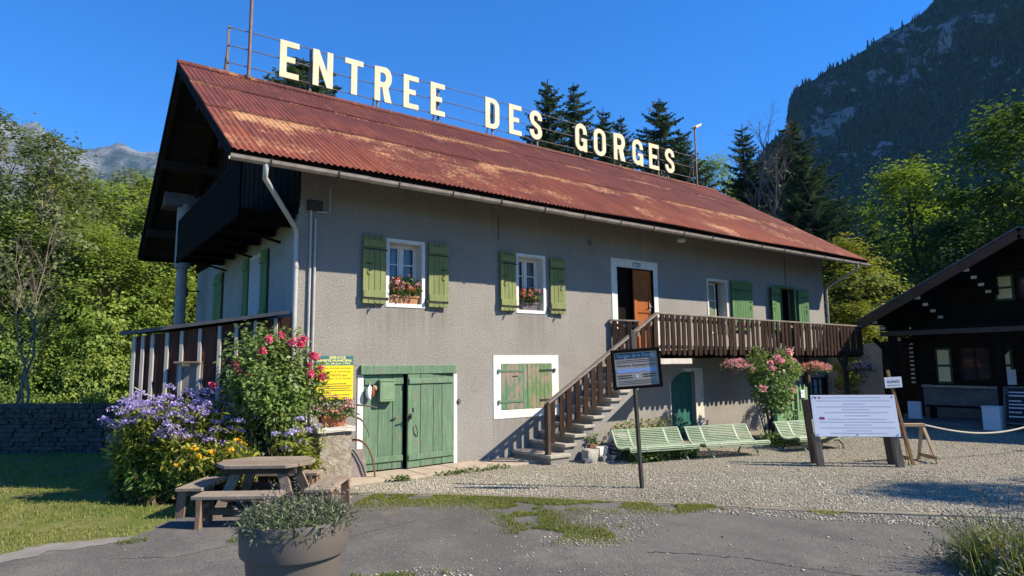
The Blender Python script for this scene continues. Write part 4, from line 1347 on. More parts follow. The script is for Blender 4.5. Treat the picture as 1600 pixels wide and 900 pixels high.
# ---- stairs, landing and balcony
YB = -0.95
st = MB()
NS, RISE = 12, 1.735 / 12
GO = 0.224
XS = 4.06
for k in range(NS):
    z = RISE * (k + 1)
    x = XS + GO * k
    y0 = -0.98 if k else -1.08
    xl = x - (0.20 if k == 0 else 0.02)
    st.box(xl, x + GO + .03, y0 - 0.02, -0.002, z - 0.055, z)          # tread slab
stair = st.build('staircase', 'step_stone', house, bevel=0.012)
mb = MB()
for k in range(NS):
    z = RISE * (k + 1); x = XS + GO * k
    low = -0.05 if x < 5.0 else z - 0.30
    x1 = x + GO
    if x < 5.0:
        mb.box(x if k else x - 0.17, x1, -0.955 if k else -1.07, -0.003, -0.05, z - 0.0552)
    else:
        mb.add([(x, y, zz) for y in (-0.955, -0.003) for zz in (z - RISE - 0.19, z - 0.0552)] + [(x1, y, zz) for y in (-0.955, -0.003) for zz in (z - 0.19, z - 0.0552)],
               [(0, 1, 5, 4), (2, 6, 7, 3), (0, 4, 6, 2), (1, 3, 7, 5), (0, 2, 3, 1), (4, 5, 7, 6)])
mb.build('stair_flank', 'roughcast', stair)
XL = XS + GO * NS
mb = MB()
mb.box(XL - 0.03, 7.72, -0.985, -0.003, 1.615, 1.725)
ld = mb.build('landing', 'pale_slab', house, bevel=0.01)
mb = MB()
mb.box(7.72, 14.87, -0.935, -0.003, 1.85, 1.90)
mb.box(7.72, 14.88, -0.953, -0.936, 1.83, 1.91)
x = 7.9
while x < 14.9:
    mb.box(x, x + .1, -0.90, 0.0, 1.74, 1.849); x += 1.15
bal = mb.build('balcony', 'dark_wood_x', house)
def railing(pts, z_up, name='railing', seed=1, flat=True, n_pitch=0.168, down=None):
    """boards with rounded feet nailed outside two rails, flat handrail on top; pts = [(x,y,ztop,zbot)...]"""
    gg = random.Random(seed)
    mbs = MB(); mbr = MB()
    for (xa, ya, za, ba), (xb, yb, zb, bb) in zip(pts[:-1], pts[1:]):
        Lh = math.hypot(xb - xa, yb - ya)
        n = max(2, round(Lh / n_pitch))
        ux, uy = (xb - xa) / Lh, (yb - ya) / Lh
        nx, ny = uy, -ux
        for k in range(n):
            c = (k + 0.5) / n + gg.uniform(-.006, .006)
            px, py = xa + (xb - xa) * c, ya + (yb - ya) * c
            zt = za + (zb - za) * c - 0.022; zl = ba + (bb - ba) * c + gg.uniform(-.012, .012)
            sl = (zb - za) / Lh
            w = 0.106 + gg.uniform(-.012, .010)
            r = w / 2
            poly = [(-r, zt - sl * r), (-r, zl + r * .8)] + [(-r * math.cos(a), zl + r * .8 - r * .8 * math.sin(a)) for a in np.linspace(0.3, 2.84, 6)] + [(r, zl + r * .8), (r, zt + sl * r)]
            tilt = gg.uniform(-.012, .012)
            M = Matrix(((ux, tilt * ux, nx, px + nx * .02), (uy, tilt * uy, ny, py + ny * .02), (0, 1, 0, 0), (0, 0, 0, 1)))
            mbs.prism(poly, M, 0.02)
        mbr.bar((xa, ya, za), (xb, yb, zb), 0.095, 0.034)
        for f in (0.14, 0.80):
            mbr.bar((xa, ya - .0, za + (ba - za) * f), (xb, yb, zb + (bb - zb) * f), 0.03, 0.07)
    r = mbs.build(name, 'rail_wood', house)
    mbr.build('handrail', 'rail_grey', r, bevel=0.006)
    return r
rl = railing([(3.93, YB, 0.985, 0.28), (6.74, YB, 2.615, 1.80)], 0, seed=3, n_pitch=0.19)
mb = MB()
mb.box(3.90, 3.96, YB - .05, YB + .05, 0.14, 0.97)
mb.build('newel_post', 'old_wood_dark', rl)
mb = MB()
mb.box(6.00, 6.08, YB - .06, YB + .03, 1.25, 2.24)
mb.build('newel_post', 'old_wood_dark', rl)
rb = railing([(6.74, YB, 2.615, 1.79), (10.8, YB, 2.585, 1.775), (14.88, YB, 2.565, 1.765)], 0, seed=5)
railing([(14.88, YB, 2.565, 1.765), (14.88, -0.02, 2.565, 1.765)], 0, seed=6)
railing([(6.34, -0.05, 2.52, 1.80), (6.96, -0.30, 2.50, 1.80)], 0, seed=8, n_pitch=0.16)
for x in (12.75, 14.7):
    mb = MB()
    mb.box(x - .05, x + .05, -0.62, -0.52, 0.0, 1.849)
    mb.bar((x, -.57, 1.35), (x - .35, -.57, 1.76), .06, .06, (0, 1, 0))
    mb.build('balcony_post', 'old_wood_dark', house)

# ---- west gable: hanging balcony under the overhang, pillar, blind shutters, boarded veranda below
mb = MB()
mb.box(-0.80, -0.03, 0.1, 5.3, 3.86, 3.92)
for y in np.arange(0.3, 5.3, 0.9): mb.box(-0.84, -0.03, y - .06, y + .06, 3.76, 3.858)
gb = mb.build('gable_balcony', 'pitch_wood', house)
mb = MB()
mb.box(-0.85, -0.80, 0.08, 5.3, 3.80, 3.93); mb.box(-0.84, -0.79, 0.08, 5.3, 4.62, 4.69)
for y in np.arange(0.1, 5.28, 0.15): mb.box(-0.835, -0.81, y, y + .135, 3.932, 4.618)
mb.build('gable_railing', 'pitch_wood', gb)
mb = MB()
mb.tube([(-.50, 6.75, 0.0), (-.50, 6.75, 3.9)], 0.115, 18)
mb.tube([(-.50, 6.75, 3.9), (-.50, 6.75, 5.38)], 0.165, 18)
mb.build('pillar', 'pillar_grey', house, smooth=True)
mb = MB(); mb.box(-.95, -0.03, 6.6, 7.2, 5.30, 5.62); mb.build('pillar_head', 'dark_stone', house, bevel=0.02)
mb = MB(); mb.box(-1.10, -0.03, 6.8, 7.0, 5.62, 5.75); mb.build('beam', 'dark_wood', house)
for y in (0.9, 2.6, 4.6):
    mb = MB(); mb.bar((-0.01, y, 3.62), (-0.7, y + .05, 3.80), 0.035, 0.035)
    mb.build('brace', 'dark_wood', house)
for (a, b, op, hg) in ((1.50, 1.86, 0, 'L'), (2.72, 3.06, 0, 'R'), (4.82, 5.55, 0, 'L')):
    mb = MB()
    n = 4
    for k in range(n):
        y0 = a + (b - a) * k / n
        mb.box(-0.055, -0.03, y0 + .003, a + (b - a) * (k + 1) / n - .003, 2.35, 3.62)
    for z in (2.55, 3.45): mb.box(-0.075, -0.055, a + .005, b - .005, z - .05, z + .05)
    mb.build('shutter', 'shutter_deep', house, bevel=0.003)
mb = MB(); mb.box(-0.02, -0.002, 1.86, 2.72, 2.3, 3.62); 
w = mb.build('window', 'cream_paint', house)
mb = MB(); mb.box(-0.026, -0.0205, 1.93, 2.65, 2.4, 3.55); mb.build('pane', 'lace', w)
mb = MB(); mb.tube([(-.3, 7.3, 3.45), (-.02, 7.3, 3.45)], .02, 6); mb.tube([(-.38, 7.3, 3.30), (-.38, 7.3, 3.52)], .12, 10); mb.build('wall_lamp', 'dark_iron', house)

VA = Vector((-0.10, -0.05, 0))
vd = Vector((math.cos(R(148)), math.sin(R(148)), 0)); vn = Vector((-vd.y, vd.x, 0))
vL = 2.14
VE = VA + vd * vL
def vz(s): return 2.37 - 0.128 * s
mb = MB()
def board_wall(A, dv, nv, Ln, zf):
    s = 0.0; k = 0
    while s < Ln - .02:
        e = min(s + 0.13, Ln)
        p, q = A + dv * (s + .0015), A + dv * (e - .0015)
        off = nv * (0.0 if k % 2 else 0.006)
        mb.add([p + off + Vector((0, 0, -.05)), q + off + Vector((0, 0, -.05)), q + off + Vector((0, 0, zf(e))), p + off + Vector((0, 0, zf(s))),
                p - nv * .03 + Vector((0, 0, -.05)), q - nv * .03 + Vector((0, 0, -.05)), q - nv * .03 + Vector((0, 0, zf(e))), p - nv * .03 + Vector((0, 0, zf(s)))],
               [(0, 3, 2, 1), (7, 4, 5, 6), (0, 1, 5, 4), (1, 2, 6, 5), (2, 3, 7, 6), (3, 0, 4, 7)])
        s = e; k += 1
board_wall(VA, vd, vn, vL, vz)
bk = (Vector((0, 4.2, 0)) - VE); bl = bk.length; bk.normalize()
board_wall(VE, bk, Vector((-bk.y, bk.x, 0)), bl, lambda s: vz(vL) + .13 * s * .45)
vera = mb.build('veranda', 'brown_board', house)
for s in (0.20, 0.485, 0.745, 0.98, 1.25, 1.50, 1.70, 1.90, 2.03, 2.15):
    p = VA + vd * s + vn * 0.030
    mb = MB()
    mb.bar(p + Vector((0, 0, -0.02)), p + Vector((0, 0, vz(s) - .01)), 0.046, 0.040, vn)
    mb.build('batten', 'batten', vera, bevel=0.003)
mb = MB()
p, q = VA + vd * 1.20 + vn * 0.085, VA + vd * 1.56 + vn * 0.085
mb.bar(p + Vector((0, 0, 1.72)), q + Vector((0, 0, 1.72)), 0.09, 0.03)
mb.build('ledge', 'grey_wood_z', vera, bevel=0.004)
mb = MB()
mb.bar(p - vn * .070 + Vector((0, 0, 1.50)), q - vn * .070 + Vector((0, 0, 1.50)), 0.012, 0.40)
mb.build('hatch', 'grey_slab', vera)
mb = MB()
c0, c1 = VA - vd * 0.02 + vn * 0.13, VE + vd * 0.17 + vn * 0.13
d1, d0 = VE + vd * .17 + bk * (bl + .0), Vector((0.0, 4.3, 0))
V8 = [c0 + Vector((0, 0, vz(0) + .03)), c1 + Vector((0, 0, vz(vL + .17) + .03)), d1 + Vector((0, 0, 2.40)), d0 + Vector((0, 0, 2.50))]
V8 = V8 + [v + Vector((0, 0, 0.05)) for v in V8]
mb.add(V8, [(0, 3, 2, 1), (4, 5, 6, 7), (0, 1, 5, 4), (1, 2, 6, 5), (2, 3, 7, 6), (3, 0, 4, 7)])
mb.build('veranda_roof', 'slate', vera)
mb = MB()
P0 = VA + vd * 2.08 + vn * 0.10 + Vector((0, 0, 1.38)); P1 = VA + vd * 1.42 + vn * .12 + Vector((0, 0, 1.12))
mb.tube([P0 + (P1 - P0) * t + Vector((0, 0, -.04 * math.sin(t * math.pi))) for t in np.linspace(0, 1, 9)], 0.009, 6)
mb.build('cord', 'rope', vera)

# ================================================================== sign of big letters along the ridge
YR = W / 2
sign = thing('rooftop_sign', 'cream block letters reading ENTREE DES GORGES on steel rails along the rusty roof ridge', 'sign', (0, YR, HR))
ZB, ZT = 7.712, 8.532
TH = 0.14
def letter_outline(ch, w):
    """(outer polygons, holes) in 0..w x 0..H"""
    H, t, h = ZT - ZB, TH, 0.125
    if ch == 'E':
        return [[(0, 0), (w, 0), (w, h), (t, h), (t, H * .5 - h * .45), (w * .8, H * .5 - h * .45), (w * .8, H * .5 + h * .5), (t, H * .5 + h * .5), (t, H - h), (w, H - h), (w, H), (0, H)]], []
    if ch == 'T':
        return [[(w / 2 - t / 2, 0), (w / 2 + t / 2, 0), (w / 2 + t / 2, H - h), (w, H - h), (w, H), (0, H), (0, H - h), (w / 2 - t / 2, H - h)]], []
    if ch == 'N':
        a = t * .93
        return [[(0, 0), (a, 0), (a, H * .60), (w - a, 0), (w, 0), (w, H), (w - a, H), (w - a, H * .42), (a, H), (0, H)]], []
    def rrect(x0, x1, y0, y1, r, left=True, right=True, n=6):
        P = []
        def arc(cx, cy, a0): P.extend([(cx + r * math.cos(a0 + math.pi / 2 * k / n), cy + r * math.sin(a0 + math.pi / 2 * k / n)) for k in range(n + 1)])
        if left: arc(x0 + r, y0 + r, math.pi)
        else: P.append((x0, y0))
        if right: arc(x1 - r, y0 + r, -math.pi / 2)
        else: P.append((x1, y0))
        if right: arc(x1 - r, y1 - r, 0)
        else: P.append((x1, y1))
        if left: arc(x0 + r, y1 - r, math.pi / 2)
        else: P.append((x0, y1))
        return P
    if ch == 'O':
        return [rrect(0, w, 0, H, w * .46)], [rrect(t, w - t, h, H - h, (w / 2 - t) * .95)]
    if ch == 'D':
        return [rrect(0, w, 0, H, w * .5, False)], [rrect(t, w - t, h, H - h, (w - 2 * t) * .62, False)]
    if ch == 'R':
        m = H * .44
        out = [(0, 0), (t, 0), (t, m - .02), (w * .44, m - .02), (w * .60, 0.0), (w * 1.0, 0.0), (w * .80, m * .93)]
        cx, cy, rx, ry = w * .62, (m + H) / 2 + .0, w * .38, (H - m) / 2 + .02
        out += [(cx + rx * math.cos(a), cy + ry * math.sin(a)) for a in np.linspace(-.95, math.pi / 2, 9)] + [(0, H)]
        hole = [(t, m + h * .85), (w * .5, m + h * .85)] + [(w * .5 + (w * .5 - t) * .95 * math.cos(a), (m + h * .85 + H - h) / 2 + (H - h - m - h * .85) / 2 * math.sin(a)) for a in np.linspace(-1.3, 1.3, 7)] + [(w * .5, H - h), (t, H - h)]
        return [out], [hole]
    def strokepoly(C, t):
        C = [Vector((x, y)) for x, y in C]
        Lf, Rt = [], []
        for i, p in enumerate(C):
            d = (C[min(i + 1, len(C) - 1)] - C[max(i - 1, 0)]).normalized()
            n = Vector((-d.y, d.x))
            Lf.append(p + n * t / 2); Rt.append(p - n * t / 2)
        return [(v.x, v.y) for v in Lf] + [(v.x, v.y) for v in reversed(Rt)]
    q = t / 2
    r = w / 2 - q
    def arcp(cx, cy, rr, a0, a1, n=8): return [(cx + rr * math.cos(R(a0 + (a1 - a0) * k / n)), cy + rr * math.sin(R(a0 + (a1 - a0) * k / n))) for k in range(n + 1)]
    if ch == 'G':
        c = [(w - q, H * .63), (w - q, H - q - r)] + arcp(w / 2, H - q - r, r, 0, 180) + arcp(w / 2, q + r, r, 180, 360) + [(w - q, H * .40)]
        bar = [(w * .52, H * .36), (w, H * .36), (w, H * .475), (w * .52, H * .475)]
        return [strokepoly(c, t * .97), bar, [(w - t * .9, 0), (w, 0), (w, H * .3), (w - t * .9, H * .3)]], []
    if ch == 'S':
        c = [(w - q, H * .68), (w - q, H - q - r)] + arcp(w / 2, H - q - r, r, 0, 190) + [(w * .26, H * .575), (w * .5, H * .50), (w * .74, H * .425)] + arcp(w / 2, q + r, r, 10, -180) + [(q, H * .32)]
        return [strokepoly(c, t * .97)], []
LET = [('E', .697, 1.100), ('N', 1.400, 1.846), ('T', 2.126, 2.556), ('R', 2.838, 3.268), ('E', 3.575, 3.972), ('E', 4.300, 4.697), ('D', 5.900, 6.338), ('E', 6.655, 7.067), ('S', 7.342, 7.772),
       ('G', 8.990, 9.435), ('O', 9.715, 10.200), ('R', 10.530, 11.012), ('G', 11.330, 11.800), ('E', 12.082, 12.540), ('S', 12.834, 13.285)]
for ch, a, b in LET:
    polys, hl = letter_outline(ch, b - a)
    mb = MB()
    for q, pl in enumerate(polys):
        cu = bpy.data.curves.new('c', 'CURVE'); cu.dimensions = '2D'; cu.fill_mode = 'BOTH'; cu.extrude = 0.018 + 0.001 * q
        for P in [pl] + (hl if q == 0 else []):
            sp = cu.splines.new('POLY'); sp.points.add(len(P) - 1); sp.use_cyclic_u = True
            for i, (x, y) in enumerate(P): sp.points[i].co = (x, y, 0, 1)
        ob = bpy.data.objects.new('c', cu)
        me = bpy.data.meshes.new_from_object(ob)
        jx, jz = random.uniform(-.004, .004), random.uniform(-.006, .006)
        mb.add([(a + v.co.x + jx, YR - 0.05 - v.co.z, ZB + v.co.y + jz) for v in me.vertices], [tuple(p.vertices) for p in me.polygons])
        bpy.data.objects.remove(ob); bpy.data.curves.remove(cu); bpy.data.meshes.remove(me)
    mb.build('letter', 'letter_paint', sign)
mb = MB()
for i, z in enumerate((8.51, 8.115, 7.745)):
    xs = np.linspace(-0.308, 14.34, 40)
    mb.tube([(x, YR - 0.012, z + 0.012 * math.sin(x * 1.3 + i)) for x in xs], 0.011, 6)
mb.build('rail', 'steel', sign, smooth=True)
for x, tp in ((-0.308, 8.54), (1.375, 8.52), (2.95, 8.4), (4.555, 8.4), (6.17, 8.4), (7.66, 8.4), (9.225, 8.4), (10.865, 8.4), (12.59, 8.45), (13.05, 7.9), (14.34, 8.52)):
    mb = MB()
    mb.box(x - .022, x + .022, YR + .003, YR + .04, HR - .02, tp)
    mb.bar((x, YR + .03, HR + .75) if tp > 8 else (x, YR + .03, HR + .3), (x, YR + .55, roof_z(YR + .55) + .02), .025, .025)
    mb.build('post', 'steel', sign)
mb = MB()
mb.tube([(0.085, YR - .06, HR - .1), (0.10, YR - .06, 10.6)], 0.034, 10)
mb.tube([(0.085, YR - .06, HR - .02), (0.085, YR - .06, HR + .05)], 0.06, 10)
fp = mb.build('flagpole', 'pole_rust', loc=(0.085, YR - .06, HR), smooth=True)
tag(fp, 'tall thin rusty pole rising from the roof ridge left of the letters', 'pole')
fl = thing('floodlight', 'small floodlight on a thin post at the far right end of the roof ridge', 'light', (14.42, YR - .05, HR))
mb = MB(); mb.box(14.40, 14.44, YR - .07, YR - .03, HR - .02, 9.52); mb.build('post', 'pole_rust', fl)
mb = MB()
Mf = Matrix.Translation((14.42, YR - .05, 9.52)) @ Matrix.Rotation(R(-28), 4, 'Y')
mb.box(-.05, .30, -.10, .10, 0.0, .05, Mf); mb.box(-.02, .27, -.08, .08, -.03, 0, Mf)
mb.build('lamp_head', 'letter_paint', fl, bevel=0.006)
# ================================================================== the chalet on the right
chalet = thing('log_chalet', 'dark log chalet with wide gable roof, cream shutters and white painted log ends', 'chalet', (15.6, -4.6, 0))
CXV, CXE, CYA, CZA, CSL = 15.0, 25.0, -4.6, 4.70, 0.515
def cz(y): return CZA - abs(y - CYA) * CSL
mb = MB()
for sd in (1, -1):
    ye = CYA + sd * 3.80
    for lift, th, inset, m in ((0.0, 0.05, 0.0, 'slate'), (-0.055, 0.05, 0.06, 'dark_wood_x')):
        mb.mat(m)
        a, b = (CXV + inset, CXE)
        p = [(a, CYA, CZA + lift), (b, CYA, CZA + lift), (b, ye, cz(ye) + lift), (a, ye, cz(ye) + lift)]
        vs = p + [(x, y, z - th) for x, y, z in p]
        fs = [(0, 1, 2, 3), (4, 7, 6, 5), (0, 4, 5, 1), (1, 5, 6, 2), (2, 6, 7, 3), (3, 7, 4, 0)]
        mb.add(vs, fs)
    mb.mat('stake_dark' if 'stake_dark' in MT else 'rail_wood')
cr = mb.build('roof', None, chalet)
mb = MB()
for sd in (1, -1):
    ye = CYA + sd * 3.80
    mb.bar((CXV + .0, CYA, CZA - .19), (CXV + .0, ye, cz(ye) - .19), 0.05, 0.20)
mb.build('verge_board', 'verge_wood' if 'verge_wood' in MT else 'rail_wood', cr)
# log wall of the gable end, with the log courses modelled
WX = 17.0
mb = MB()
z = 0.95
while z < CZA - .25:
    hw = min(3.35, (CZA - .2 - z) / CSL)
    h2 = 0.165
    if z < 2.6: hw = 3.2
    n = 8
    ring = [(WX - 0.05 * math.sin(math.pi * k / n) , z + h2 * k / n) for k in range(n + 1)]
    vs = [(x, CYA - hw, zz) for x, zz in ring] + [(x, CYA + hw, zz) for x, zz in ring]
    mb.add(vs, [(i, i + 1, n + 2 + i, n + 1 + i) for i in range(n)])
    mb.box(WX + .0, WX + .2, CYA - hw, CYA + hw, z, z + h2)
    z += h2
mb.box(WX, CXE - .5, CYA + 3.1, CYA + 3.25, 0, 2.75)
mb.box(WX, CXE - .5, CYA - 3.25, CYA - 3.1, 0, 2.75)
mb.build('log_wall', 'dark_wood_y', chalet)
mb = MB()
mb.box(WX - .06, WX + .15, CYA - 3.2, CYA + 3.05, -0.05, 0.93)
g = random.Random(5)
y = CYA - 3.2
cap = MB()
while y < CYA + 3.0:
    w = g.uniform(.35, .7)
    cap.box(WX - .16, WX + .0, y, min(y + w - .006, CYA + 3.05), 0.88 + g.uniform(0, .02), 0.95 + g.uniform(0, .03)); y += w
base = mb.build('stone_base', 'chalet_stone', chalet)
cap.build('coping', 'limestone', base, bevel=0.015)
# corbels: four log ends stepping out under each purlin, ends painted white
for yy in (CYA + 3.38, CYA + 2.28, CYA + 1.15, CYA - 0.15, CYA - 1.4, CYA - 2.5):
    zt = cz(yy) - 0.22
    mb = MB(); ends = []
    for k in range(4):
        xe = 15.12 + k * 0.44
        z0 = zt - 0.15 * (k + 1)
        y0 = yy - 0.0
        mb.box(xe, WX, y0 - .085, y0 + .085, z0 + .008, z0 + .142)
        me_ = MB(); me_.box(xe - .006, xe, y0 - .062, y0 + .062, z0 + .042, z0 + .112); ends.append(me_)
    c = mb.build('corbel', 'dark_wood_x', chalet)
    for e in ends: e.build('log_end', 'cream_paint', c)
mb = MB(); ends = []
for k in range(11):
    z0 = 0.98 + k * .118
    mb.box(WX - .32, WX - .06, -1.50, -1.36, z0, z0 + .10)
    me_ = MB(); me_.box(WX - .326, WX - .32, -1.48, -1.38, z0 + .03, z0 + .072); ends.append(me_)
c = mb.build('corner_logs', 'dark_wood_x', chalet)
for e in ends: e.build('log_end', 'cream_paint', c)
for y in (-1.42, -3.80, -6.9):
    mb = MB()
    mb.box(15.55, 15.72, y - .085, y + .085, 0.10, 2.30)
    mb.bar((15.63, y - .05, 1.75), (15.63, y - .5, 2.25), .09, .09, (1, 0, 0)); mb.bar((15.63, y + .05, 1.75), (15.63, y + .5, 2.25), .09, .09, (1, 0, 0))
    mb.build('post', 'dark_wood', chalet)
mb = MB()
mb.box(18.9, 19.1, -1.3, .35, -.05, 2.25); mb.box(17.1, 19.0, -1.30, -1.2, -.05, 2.3)
mb.build('shed_wall', 'dark_wood_y', chalet)
mb = MB(); mb.box(18.88, 19.1, .352, 2.6, -.05, 2.2); mb.build('whitewashed_wall', 'white_render', chalet)
bx = MB(); bx.box(15.9, 16.0, -1.85, -1.55, .10, .55); o = bx.build('panel', 'panel_white', loc=(15.95, -1.7, .1)); tag(o, 'grey panel leaning low beside the left porch post of the log chalet', 'panel')
mb = MB()
mb.box(15.53, 15.74, CYA - 3.3, CYA + 3.45, 2.30, 2.42)
mb.build('beam', 'old_wood_dark', chalet)
mb = MB()
mb.box(15.6, WX - .06, CYA - 3.2, CYA + 3.2, 2.425, 2.47); mb.build('veranda_ceiling', 'dark_wood_x', chalet)
mb = MB()
mb.box(15.2, WX, CYA - 3.4, CYA + 3.4, -0.05, 0.10); mb.build('veranda_floor', 'chalet_stone', chalet)
mb = MB()
mb.box(16.3, 16.62, -3.35, -1.75, .40, .44); mb.box(16.35, 16.55, -3.2, -3.1, .1, .40); mb.box(16.35, 16.55, -2.0, -1.9, .1, .4)
bt = mb.build('plank_bench', 'dark_wood', loc=(16.45, -2.5, 0.1)); tag(bt, 'dark plank bench on the porch against the stone base of the log chalet', 'bench')
def cream_shutter(y0, y1, z0, z1, x=WX - .06):
    mb = MB()
    ya, yb = min(y0, y1), max(y0, y1)
    mb.box(x - .03, x, ya, yb, z0, z1)
    s = mb.build('shutter', 'chalet_green' if 'chalet_green' in MT else 'shutter_deep', chalet, bevel=.003)
    mb = MB()
    zm = (z0 + z1) / 2
    for a, b in ((z0 + .06, zm - .03), (zm + .03, z1 - .06)):
        mb.box(x - .037, x - .0305, ya + .055, yb - .055, a, b)
    mb.build('panel', 'shutter_cream', s)
def chalet_window(y0, y1, z0, z1, x=WX - .055):
    mb = MB()
    ya, yb = min(y0, y1), max(y0, y1)
    for a, b, c, d in ((ya, ya + .05, z0, z1), (yb - .05, yb, z0, z1), (ya + .05, yb - .05, z0, z0 + .05), (ya + .05, yb - .05, z1 - .05, z1)):
        mb.box(x - .04, x, a, b, c, d)
    ym = (ya + yb) / 2
    mb.box(x - .038, x, ym - .025, ym + .025, z0 + .05, z1 - .05)
    zm = z0 + (z1 - z0) * .52
    mb.box(x - .03, x, ya + .05, ym - .025, zm - .012, zm + .012); mb.box(x - .03, x, ym + .025, yb - .05, zm - .012, zm + .012)
    w = mb.build('window', 'rail_wood', chalet)
    mb = MB(); mb.box(x - .015, x - .012, ya + .03, yb - .03, z0 + .03, z1 - .03); mb.build('pane', 'glass_dark', w)
cream_shutter(-1.93, -2.32, 1.0, 1.97)
chalet_window(-2.52, -3.20, 1.08, 1.98)
cream_shutter(-3.33, -3.68, 1.0, 1.97)
cream_shutter(-3.44, -3.86, 3.13, 3.81)
chalet_window(-3.93, -4.75, 3.13, 3.84)
cream_shutter(-4.82, -5.24, 3.13, 3.81)
# things standing under its eaves
bx = MB(); bx.box(14.95, 15.25, -3.90, -3.55, 0.0, 0.55); bx.box(14.93, 15.27, -3.92, -3.53, .53, .56)
o = bx.build('white_crate', 'panel_white', loc=(15.1, -3.7, 0), bevel=.01); tag(o, 'pale square box standing at the foot of a porch post of the log chalet', 'box')
cb = thing('chalkboard', 'black A-frame chalkboard standing on the right of the pale square box', 'chalkboard', (15.1, -4.2, 0))
Mc = Matrix.Translation((15.05, -4.2, 0)) @ Matrix.Rotation(R(12), 4, 'Y')
mb = MB(); mb.box(0, .025, -.24, .24, 0.2, 1.0, Mc); mb.build('board', 'black', cb)
mb = MB(); mb.box(-.01, .03, -.27, -.24, 0, 1.03, Mc); mb.box(-.01, .03, .24, .27, 0, 1.03, Mc); mb.box(-.01, .03, -.24, .24, 1.0, 1.03, Mc); mb.box(-.01, .03, -.24, .24, .17, .2, Mc)
mb.bar((15.2, -4.4, 1.0), (15.5, -4.42, 0.0), .03, .03); mb.bar((15.2, -4.0, 1.0), (15.5, -3.98, 0), .03, .03)
mb.build('frame', 'dark_stone', cb)
mb = MB()
Mcf = frame_M(Mc @ Vector((-.001, 0, .6)), (0, -1, 0), Mc.to_3x3() @ Vector((0, 0, 1)))
for k, yy in enumerate((.3, .22, .1, .02, -.06, -.16, -.26)): dashes(mb, -.17, .17 - .05 * (k % 3), yy, .028, Mcf)
mb.build('chalk_writing', 'paper_white', cb)
ps = MB(); ps.box(16.90, 16.92, -3.72, -3.40, 1.0, 1.38); o = ps.build('poster', 'paper_white', loc=(16.9, -3.55, 1.2))
tag(o, 'small pale notice over the right cream shutter on the log chalet porch', 'poster')

# ================================================================== writing boards and furniture of the yard
RT = Vector((math.sin(R(53.848)), -math.cos(R(53.848)), 0))      # along the row of boards
def info_sign():
    s = thing('information_sign', 'dark framed brown board headed Gorges de la Diosaz on a black post', 'sign', (3.566, -3.362, 0))
    mb = MB(); mb.box(3.545, 3.587, -3.383, -3.341, -0.05, 2.10)
    Mr = Matrix.Translation((3.566, -3.362, 0)) @ Matrix.Rotation(R(2.2), 4, Vector((-.59, -.81, 0))) @ Matrix.Translation((-3.566, 3.362, 0))
    mb.v = [tuple(Mr @ Vector(v)) for v in mb.v]
    mb.build('post', 'dark_iron', s)
    c = Vector((3.404, -3.478, 1.575)) - Vector((.58, .815, 0)) * 0.03
    u = (RT + Vector((0, 0, .065))).normalized()
    M = frame_M(c, u, (0, 0, 1))
    w, h = 0.325, 0.262
    mb = MB()
    for a, b, cc, d in ((-w, -w + .04, -h, h), (w - .04, w, -h, h), (-w + .04, w - .04, -h, -h + .04), (-w + .04, w - .04, h - .04, h)):
        mb.box(a, b, cc, d, -0.012, 0.026, M)
    mb.build('frame', 'dark_wood_x', s, bevel=.004)
    mb = MB(); mb.box(-w + .04, w - .04, -h + .04, h - .04, -.01, .006, M)
    p = mb.build('panel', 'sign_brown', s)
    iw = w - .055
    mb = MB(); mb.box(-iw, iw - .07, .135, .205, .0062, .0075, M); mb.build('title_band', 'sign_slate', p)
    mb = MB(); text_into(mb, 'Gorges de la Diosaz', 2 * iw - .04, M @ Matrix.Translation((0, .170, .0085)), 0, .060, .012); mb.build('title', 'sign_pale', p)
    mb = MB()
    text_into(mb, 'Horaires Opening hours', 2 * iw - .03, M @ Matrix.Translation((0, .045, .0075)), 0, .042, .01)
    for yy in (.112, .088): dashes(mb, -iw + .01, iw - .02, yy, .009, M, .0075)
    for yy, a, b in ((-.085, -iw + .01, -.06), (-.115, -iw + .02, -.06), (-.08, .07, iw - .02), (-.11, .08, iw - .02)): dashes(mb, a, b, yy, .016, M, .0075)
    for yy in (-.155, -.175, -.195): dashes(mb, -iw + .02, iw - .02, yy, .007, M, .0075)
    mb.build('lettering', 'ink_dark', p)
    mb = MB(); mb.box(-iw, iw, -.045, .002, .0062, .0075, M); mb.build('blue_band', 'sign_sky', p)
    mb = MB()
    for k in range(6):
        a = k * math.pi / 3 + .3
        q = (.034 * math.cos(a), -.10 + .034 * math.sin(a)); n_ = (.010 * math.cos(a + 1.57), .010 * math.sin(a + 1.57))
        mb.add([M @ Vector((0, -.10, .0078)), M @ Vector((q[0] * .5 + n_[0], -.10 + (q[1] + .10) * .5 + n_[1], .0078)), M @ Vector((q[0], q[1], .0078)), M @ Vector((q[0] * .5 - n_[0], -.10 + (q[1] + .10) * .5 - n_[1], .0078))], [(0, 3, 2, 1)])
    mb.build('emblem', 'sign_pale', p)
info_sign()

